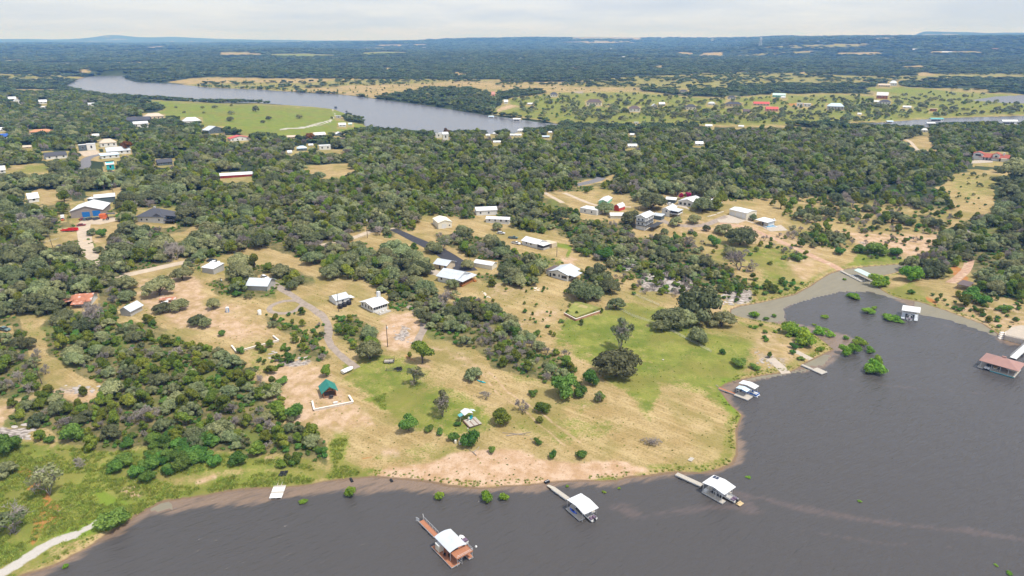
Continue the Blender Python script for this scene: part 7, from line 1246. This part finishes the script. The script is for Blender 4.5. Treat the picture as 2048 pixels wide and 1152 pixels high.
for k, u, v, w, lb, zs in SOLO: one(k, u, v, w, lb, None, zs)
# free-standing far trees of the grassland across the river
def scatter_px(poly, n, kinds, smin, smax, place, group):
    xs = [p[0] for p in poly]; ys = [p[1] for p in poly]; c = 0; tries = 0
    while c < n and tries < n*40:
        tries += 1; u = rng.uniform(min(xs), max(xs)); v = rng.uniform(min(ys), max(ys))
        if not inpoly(np.array([u]), np.array([v]), poly)[0] or blocked(u, v, 3, 4): continue
        p = P(u, v)
        if p[2] < .3 : continue
        k = kinds[int(rng.integers(0, len(kinds)))]; put(k, p, rng.uniform(smin, smax), KIND[k][2]+' '+place+', '+['upper', 'lower'][int(v > (min(ys)+max(ys))/2)]+' '+['left', 'middle', 'right'][int(np.clip((u-min(xs))/(max(xs)-min(xs))*3, 0, 2))], group+' ('+KIND[k][2]+')'); c += 1
def blocked(u, v, w, h):         # would a plant with this picture box hide a thing the photograph shows?
    for a, b, c, d in BOXES:
        if u+w > a and u-w < c and v-h < d and v > b-.5: return True
    return False
# woodland on the near side
BOXES += [(160,442,178,498), (172,490,196,520), (163,306,196,336), (1166,357,1200,371), (1821,280,1838,298), (1090,386,1130,412), (706,470,740,478), (795,462,835,484), (838,484,862,496), (900,516,935,545)]
CLEAR += [[(240,550),(365,524),(365,532),(245,560)]]
def in_any(u, v, polys):
    m = np.zeros(u.shape, bool)
    for q in polys: m |= inpoly(u, v, q)
    return m
def fill_zone(nm, poly, sp, wts, size):
    kinds = ['oak', 'cedar', 'bare', 'bush']
    w = np.array([P(min(max(a, -600), 2600), b)[:2] for a, b in poly]); x0, y0 = w.min(0); x1, y1 = w.max(0)
    nx, ny = int((x1-x0)/sp)+1, int((y1-y0)/sp)+1
    gx, gy = np.meshgrid(np.arange(nx), np.arange(ny)); gx = x0+(gx.ravel()+rng.uniform(-.48, .48, nx*ny))*sp; gy = y0+(gy.ravel()+rng.uniform(-.48, .48, nx*ny))*sp
    az_ = np.arctan2(gx, gy); ok = (np.abs(az_) < R(49)) & (gy > 60); gx, gy = gx[ok], gy[ok]
    gz = hz(gx, gy); u, v = proj(gx, gy, gz)
    wob = (fbm(gx, gy, 22, 2, 66)-.5)*10*F/np.hypot(gx, gy)*.8
    ok = inpoly(u+wob, v+wob*.35, poly) & ~in_any(u, v, CLEAR) & (gz > .35)
    dens = fbm(gx, gy, 26, 2, 91); ok &= dens > .24
    ok &= ~in_any(u, v-3.3*size*sp/6.6*F/np.maximum(dist_depth(gx, gy, gz), 1), CLEAR)
    gx, gy, gz, u, v = gx[ok], gy[ok], gz[ok], u[ok], v[ok]
    n1 = fbm(gx, gy, 45, 3, 123); kn = fbm(gx, gy, 30, 2, 7)
    for i in range(len(gx)):
        ww = np.array(wts, float)*np.array([.35+1.5*n1[i], .35+1.5*(1-n1[i]), .25+5*max(kn[i]-.42, 0), 1]); ww /= ww.sum()
        k = kinds[int(rng.choice(4, p=ww))]; s = size*sp/6.6*float(np.clip(rng.lognormal(-.03, .27), .5, 1.6))*({'oak': 1.02, 'cedar': 1.12, 'bare': .95, 'bush': .95}[k])
        pp_ = F/dist_depth(gx[i], gy[i], gz[i]); hw = KIND[k][3]*s*pp_*.42; hh = KIND[k][4]*s*pp_*.9
        if blocked(u[i], v[i], hw, hh): continue
        put(k, (gx[i], gy[i], gz[i]), s, None, KIND[k][2]+'s '+nm, rng.uniform(.85, 1.15))
        TREES[-1][7] = (u[i], v[i], nm)
for z in ZONES: fill_zone(*z)
# loose shrubs
LOOSE = [([(1310,450),(1400,470),(1470,500),(1560,470),(1640,520),(1560,545),(1470,545),(1380,500)], 60, ['bush', 'cedar', 'bush', 'bare'], .35, .85, 'dotted over the slope below the garage', 'shrubs below the garage'), ([(960,580),(1090,570),(1230,620),(1140,640),(1020,650),(960,610)], 26, ['bush', 'cedar'], .25, .5, 'on the dry yard below the gabled house', 'shrubs of the dry yard'),
         ([(1590,400),(1760,378),(1900,385),(1930,430),(1880,520),(1720,520),(1640,470),(1560,430)], 230, ['bush', 'cedar', 'bush', 'bare'], .35, .8, 'dotted over the rocky hillside right of the houses', 'shrubs on the rocky hillside'),
         ([(1340,560),(1440,540),(1500,560),(1640,560),(1600,580),(1480,605),(1370,600)], 110, ['bush', 'cedar', 'bush'], .5, 1.0, 'on the grassy slope left of the cove', 'shrubs on the slope left of the cove'),
         ([(1240,520),(1400,560),(1380,600),(1260,590),(1230,560)], 44, ['bush', 'cedar', 'bare'], .5, .9, 'among the grey ledges below the houses', 'shrubs among the ledges'),
         ([(500,690),(570,690),(600,720),(545,760),(510,740)], 26, ['bush', 'cedar', 'bush'], .35, .7, 'between the two stone walls', 'shrubs between the stone walls'),
         ([(530,630),(610,620),(650,650),(640,720),(600,700)], 30, ['bush', 'cedar'], .35, .8, 'beside the lower gravel drive', 'shrubs beside the gravel drive'),
         ([(230,900),(300,885),(380,868),(440,880),(420,915),(345,955),(265,965),(230,940)], 44, ['bush'], 1.0, 1.7, 'in the bright thicket on the meadow rim', 'bushes of the bright thicket'),
         ([(560,880),(640,870),(660,930),(600,945),(560,920)], 12, ['bush', 'cedar'], .5, .9, 'on the bank above the floating platform', 'shrubs on the bank above the platform'),
         ([(1060,610),(1130,620),(1130,680),(1040,680)], 14, ['bush', 'cedar'], .25, .45, 'on the dry slope left of the brick wall', 'shrubs on the dry slope'),
         ([(1850,590),(2048,600),(2048,690),(1980,650),(1900,625)], 44, ['bush', 'cedar', 'bush'], .35, .8, 'on the straw bank at the right of the bay', 'shrubs on the straw bank'),
         ([(1480,640),(1560,655),(1640,690),(1690,712),(1600,700),(1520,680)], 22, ['willow', 'bush', 'willow'], .5, 1.0, 'on the marshy spit', 'bushes on the marshy spit'),
         ([(1895,345),(2035,345),(2000,395),(1960,420),(1890,385)], 40, ['bush', 'cedar', 'oak', 'bush'], .3, .7, 'on the grassy clearing below the red-roofed villa', 'shrubs of the villa clearing'),
         ([(0,780),(100,770),(230,810),(60,900),(0,900)], 14, ['cedar', 'bush'], .4, .8, 'on the rocky terraces', 'shrubs on the terraces'),
         ([(1020,200),(1100,188),(1250,186),(1420,200),(1640,192),(1750,192),(1900,186),(2048,192),(2048,228),(1845,234),(1749,242),(1500,249),(1200,248),(1060,232)], 800, ['oak', 'oak', 'oak', 'cedar', 'bush'], .8, 1.4, 'scattered over the grassland across the river', 'trees of the grassland across the river'),
         ([(380,158),(640,162),(840,166),(1000,166),(1330,165),(1440,176),(1150,184),(900,178),(760,194),(602,182),(420,170)], 240, ['oak', 'cedar', 'bush', 'bush'], .5, 1.1, 'scattered over the tan field beyond the river', 'trees of the tan field beyond the river'),
         ([(800,188),(860,176),(960,180),(1005,192),(990,224),(930,214),(850,204)], 130, ['oak', 'cedar'], .9, 1.5, 'in the dark wood on the far river bank', 'trees of the dark wood on the far bank'),
         ([(560,178),(700,188),(830,202),(820,208),(690,191),(560,184)], 40, ['bush', 'cedar'], .8, 1.3, 'along the far river bank', 'shrubs along the far river bank'),
         ([(280,170),(420,172),(540,178),(540,182),(400,176),(280,166)], 40, ['bush', 'cedar'], 1, 1.6, 'along the far river bank', 'shrubs along the far river bank'),
         ([(1130,205),(1330,205),(1400,230),(1330,238),(1200,225)], 70, ['oak', 'cedar'], .9, 1.4, 'around the brown-roofed house across the river', 'trees round the brown-roofed house'),
         ([(1680,205),(1780,200),(1800,228),(1760,234),(1690,225)], 60, ['oak', 'cedar'], .9, 1.4, 'around the dark-roofed house across the river', 'trees round the dark-roofed house'),
         ([(1380,225),(1530,215),(1560,238),(1470,248),(1390,245)], 90, ['oak', 'cedar', 'bare'], .9, 1.4, 'in the grove across the river', 'trees of the grove across the river')]
for a in LOOSE: scatter_px(*a)
# the largest 300 of each kind are things of their own, the rest one mass per kind
def inst_tree(t, proto):
    kind, x, y, z, s, rot, zs, lb, gp, vi = t; nm, cat, _, _, _ = KIND[kind]
    o = thing(nm, lb, cat, (x, y, z), rot, gp); o.scale = (s*(1+.16*sin(rot*7)), s*(1-.16*sin(rot*7)), s*zs)
    cm, tm = PROTO[kind][vi]
    link('branches' if kind == 'bare' else 'crown' if kind in ('oak', 'cedar', 'pink', 'autumn', 'thin') else 'foliage', cm, o)
    if tm: link('limbs' if kind == 'thin' else 'trunk' if cat == 'tree' else 'stem', tm, o)
def gn_mass(name, label, pts, protos):
    """one mass of many far plants: points carrying size and turn, each showing one of a few plant meshes"""
    n = len(pts); me = bpy.data.meshes.new(name); me.vertices.add(n); me.vertices.foreach_set('co', np.ascontiguousarray(pts[:, :3], dtype=np.float32).ravel())
    for an, c in (('sx', 3), ('sz', 4), ('rz', 5)):
        a = me.attributes.new(an, 'FLOAT', 'POINT'); a.data.foreach_set('value', np.ascontiguousarray(pts[:, c], dtype=np.float32))
    a = me.attributes.new('pick', 'INT', 'POINT'); a.data.foreach_set('value', np.ascontiguousarray(pts[:, 6], dtype=np.int32))
    o = link(name, me); tag(o, label, None, None, 'stuff')
    g = bpy.data.node_groups.new(name, 'GeometryNodeTree'); g.interface.new_socket('Geometry', in_out='INPUT', socket_type='NodeSocketGeometry'); g.interface.new_socket('Geometry', in_out='OUTPUT', socket_type='NodeSocketGeometry')
    gi = N(g, 'NodeGroupInput'); go = N(g, 'NodeGroupOutput'); l = g.links.new
    mp = N(g, 'GeometryNodeMeshToPoints'); l(gi.outputs[0], mp.inputs[0])
    gin = N(g, 'GeometryNodeGeometryToInstance')
    for pm in protos:
        po = bpy.data.objects.new(pm.name, pm); oi = N(g, 'GeometryNodeObjectInfo'); oi.inputs[0].default_value = po; oi.inputs[1].default_value = True; l(oi.outputs['Geometry'], gin.inputs[0])
    ip = N(g, 'GeometryNodeInstanceOnPoints'); l(mp.outputs[0], ip.inputs['Points']); l(gin.outputs[0], ip.inputs['Instance']); ip.inputs['Pick Instance'].default_value = True
    def at(nm, ty='FLOAT'):
        q = N(g, 'GeometryNodeInputNamedAttribute', data_type=ty); q.inputs[0].default_value = nm; return q.outputs[0]
    l(at('pick', 'INT'), ip.inputs['Instance Index'])
    r_ = N(g, 'ShaderNodeCombineXYZ'); l(at('rz'), r_.inputs[2]); l(r_.outputs[0], ip.inputs['Rotation'])
    s_ = N(g, 'ShaderNodeCombineXYZ'); sx = at('sx'); l(sx, s_.inputs[0]); l(sx, s_.inputs[1]); l(at('sz'), s_.inputs[2]); l(s_.outputs[0], ip.inputs['Scale'])
    l(ip.outputs[0], go.inputs[0]); md = o.modifiers.new('mass', 'NODES'); md.node_group = g
    return o
zb = {z[0]: (min(p[0] for p in z[1]), max(p[0] for p in z[1]), min(p[1] for p in z[1]), max(p[1] for p in z[1])) for z in ZONES}
for t in TREES:
    if isinstance(t[7], tuple):
        u_, v_, nm_ = t[7]; a_, b_, c_, d_ = zb[nm_]; a_ = max(a_, 0); b_ = min(b_, 2048); h_ = ['left', 'middle', 'right'][int(np.clip((u_-a_)/(b_-a_)*3, 0, 2))]; w_ = ['upper', 'central', 'lower'][int(np.clip((v_-c_)/(d_-c_)*3, 0, 2))]
        s_ = t[4]*{'oak': 1, 'cedar': .92, 'bare': 1, 'bush': 1}[t[0]]; t[7] = ('small' if s_ < .78 else 'large' if s_ > 1.05 else 'mid-sized')+' '+KIND[t[0]][2]+' '+nm_+', '+w_+' '+h_
bykind = {}
for t in TREES: bykind.setdefault(t[0], []).append(t)
for k, lst in bykind.items():
    solo = lambda t: 0 if t[8] is None else 1
    def seen(t):
        u, v = proj(np.array(t[1]), np.array(t[2]), np.array(t[3])); inside = (-20 < u < 2068) and (v < 1170)
        return -(t[4]*KIND[k][3]/dist_depth(t[1], t[2], t[3])) if inside else 0
    lst.sort(key=lambda t: (solo(t), seen(t)))
    for t in lst[:300]: inst_tree(t, PROTO[k])
    rest = lst[300:]
    if rest:
        pr = []
        for cm, tm in PROTO[k]: pr.append(cm)
        pts = np.array([(t[1], t[2], t[3], t[4], t[4]*t[6], t[5], t[9]) for t in rest], float)
        gn_mass({'oak': 'oak_woodland', 'cedar': 'juniper_woodland', 'bare': 'leafless_brush', 'bush': 'green_brush'}.get(k, k+'_mass'), {'oak': 'mass of grey-green live oaks filling the middle woodland', 'cedar': 'mass of yellow-green junipers filling the middle woodland', 'bare': 'mass of leafless grey trees among the woodland', 'bush': 'mass of small bright bushes among the woodland'}.get(k, 'mass of plants'), pts, pr)
print({k: len(v) for k, v in bykind.items()})
# far woodland: tree clumps thinning with distance
fp = []
for i in range(4):
    g = np.random.default_rng(900+i); lb = rlobes(g, 7, .42, .38, .70, .30, .75); fp.append(leaf_mesh('far_clump', lb, 170, .17, M['far'], 920+i, core=.8))
ptsx = []; r = 560.0
while r < 13000:
    lat = max(7.0, .0050*r); rad = max(7.0, .0135*r); n = int((AZ1-AZ0)*.93*r/lat)
    a = np.linspace(AZ0*.93, AZ1*.93, n)+rng.uniform(-.5, .5, n)*lat/r; rr = r+rng.uniform(-.5, .5, n)*rad
    ptsx.append(np.stack([rr*np.sin(a), rr*np.cos(a), np.full(n, lat)], 1)); r += rad
fx = np.vstack(ptsx); fz = hz(fx[:, 0], fx[:, 1]); farv = gridval(CH['far'], fx[:, 0], fx[:, 1]); u, v = proj(fx[:, 0], fx[:, 1], fz)
rr = np.hypot(fx[:, 0], fx[:, 1]); gap = fbm(fx[:, 0]*.55, fx[:, 1], 70, 3, 201); gap2 = fbm(fx[:, 0]*.5, fx[:, 1], 420, 3, 211)
openr = sst(u, 1150, 1500)*sst(rr, 1500, 2200)*.10
zmask = in_any(u, v, [z[1] for z in ZONES]) & (rr < 1000)
clv = gridval(clr, fx[:, 0], fx[:, 1]); rn_ = rng.uniform(0, 1, len(rr)); ok = (((farv > .5) & (gap > .30+openr) & (gap2 > .31+openr*.4)) | ((clv > .4) & (rn_ < .30) & (gap > .42) & (rr > 1300))) & (fz > .4) & ~zmask
for a, b, c, d in BOXES:
    ok &= ~((u > a-2) & (u < c+2) & (v > b) & (v < d+4) & (rr < 3000))
fx, fz, rr = fx[ok], fz[ok], rr[ok]; n = len(fx)
w = fx[:, 2]*rng.uniform(1.0, 1.7, n); hgt = rng.uniform(5.5, 9.5, n)*np.clip(.9+rr/14000, 1, 1.5)
pts = np.stack([fx[:, 0], fx[:, 1], fz-.3, w, np.maximum(hgt, w*.30), rng.uniform(0, 6.28, n), rng.integers(0, 4, n)], 1)
print('far clumps', n)
gn_mass('far_woodland', 'dark unbroken woodland reaching to the far ridges', pts, fp)

# undergrowth between the trees, rank grass on the wet meadow, weeds in the fields
tuft = []
for i in range(3):
    g = np.random.default_rng(950+i); lb = [(g.uniform(-.5, .5), g.uniform(-.5, .5), .25, .45, .45, .42) for _ in range(4)]; tuft.append(leaf_mesh('low_clump', lb, 90, .26, M['bush'] if i else M['cedar'], 960+i, core=.6, up=.5))
rd = []
for i in range(3):
    g = np.random.default_rng(970+i); n = 60; c = g.normal(size=(n, 3))*np.array([.45, .45, 0]); t_ = c+np.column_stack([g.normal(size=(n, 2))*.25, g.uniform(.4, 1.0, n)]); w_ = g.normal(size=(n, 3))*np.array([.07, .07, 0])
    rd.append(npmesh('grass_clump', np.stack([c-w_, c+w_, t_+w_*.3, t_-w_*.3], 1).reshape(-1, 3), np.arange(n*4).reshape(n, 4), [M['reed']], {'lv': ('FLOAT', g.uniform(0, 1, n).repeat(4))}))
def mass_fill(name, label, ch, lo, sp, rmax, protos, smin, smax, zs=1.0, prob=1.0, extra=None):
    xs = []; r = 95.0
    rows = np.arange(95, rmax, sp)
    x = np.concatenate([(rr+rng.uniform(-.5, .5, m)*sp)*np.sin(a) if False else np.column_stack([(rr+rng.uniform(-.5, .5, m)*sp), a]) for rr in rows for m in [int(R(90)*rr/sp)] for a in [np.linspace(R(-45), R(45), m)+rng.uniform(-.5, .5, m)*sp/rr]])
    px, py = x[:, 0]*np.sin(x[:, 1]), x[:, 0]*np.cos(x[:, 1]); z = hz(px, py); c = gridval(CH[ch], px, py); ok = (c > lo) & (z > .25) & (rng.uniform(0, 1, len(px)) < prob) & (fbm(px, py, 7, 2, 33) > .38)
    ok &= gridval(CH['gravel'], px, py) < .3
    if extra is not None: ok &= extra(px, py)
    u, v = proj(px, py, z)
    for q in CLEAR: ok &= ~inpoly(u, v, q)
    for a, b, c_, d in BOXES: ok &= ~((u > a) & (u < c_) & (v > b) & (v < d+2))
    px, py, z = px[ok], py[ok], z[ok]; n = len(px); s = rng.uniform(smin, smax, n); print(name, n)
    gn_mass(name, label, np.stack([px, py, z, s, s*zs, rng.uniform(0, 6.28, n), rng.integers(0, len(protos), n)], 1), protos)
mass_fill('undergrowth', 'low leafy undergrowth on the ground between the woodland trees', 'floor', .45, 2.6, 620, tuft, .6, 1.7, 1.0, .75)
mass_fill('tall_grass', 'rank green grass on the wet meadow and bank', 'green', .70, 1.0, 330, rd, .5, 1.0, .8, .9, lambda x, y: proj(x, y, hz(x, y))[0] < 770-0*x)
mass_fill('field_weeds', 'scattered low weeds in the dry fields', 'green', -.1, 3.2, 420, tuft+rd, .16, .42, .8, .55, lambda x, y: gridval(CH['floor'], x, y) < .4)
mass_fill('bank_weeds', 'ragged weeds along the top of the lake bank', 'green', -.1, .9, 420, rd+tuft[:1], .22, .6, .9, .55, lambda x, y: (gridval(dn, x, y) > .7) & (gridval(dn, x, y) < 3.2))

# ------------------------------------------------------------ haze
def haze():
    m = bpy.data.materials.new('haze_air'); m.use_nodes = True; t = m.node_tree; t.nodes.clear()
    o = N(t, 'ShaderNodeOutputMaterial'); v = N(t, 'ShaderNodeVolumePrincipled'); v.inputs['Density'].default_value = 9.5e-5; v.inputs['Color'].default_value = (.16, .41, 1.0, 1); v.inputs['Absorption Color'].default_value = (1, 1, 1, 1); v.inputs['Anisotropy'].default_value = 0.0
    t.links.new(v.outputs[0], o.inputs['Volume'])
    b = MB().box(-36000, -300, -4.5, 36000, 36000, 420)
    tag(b.build('haze', m), 'faint blue air over the whole valley', None, None, 'stuff')
haze()
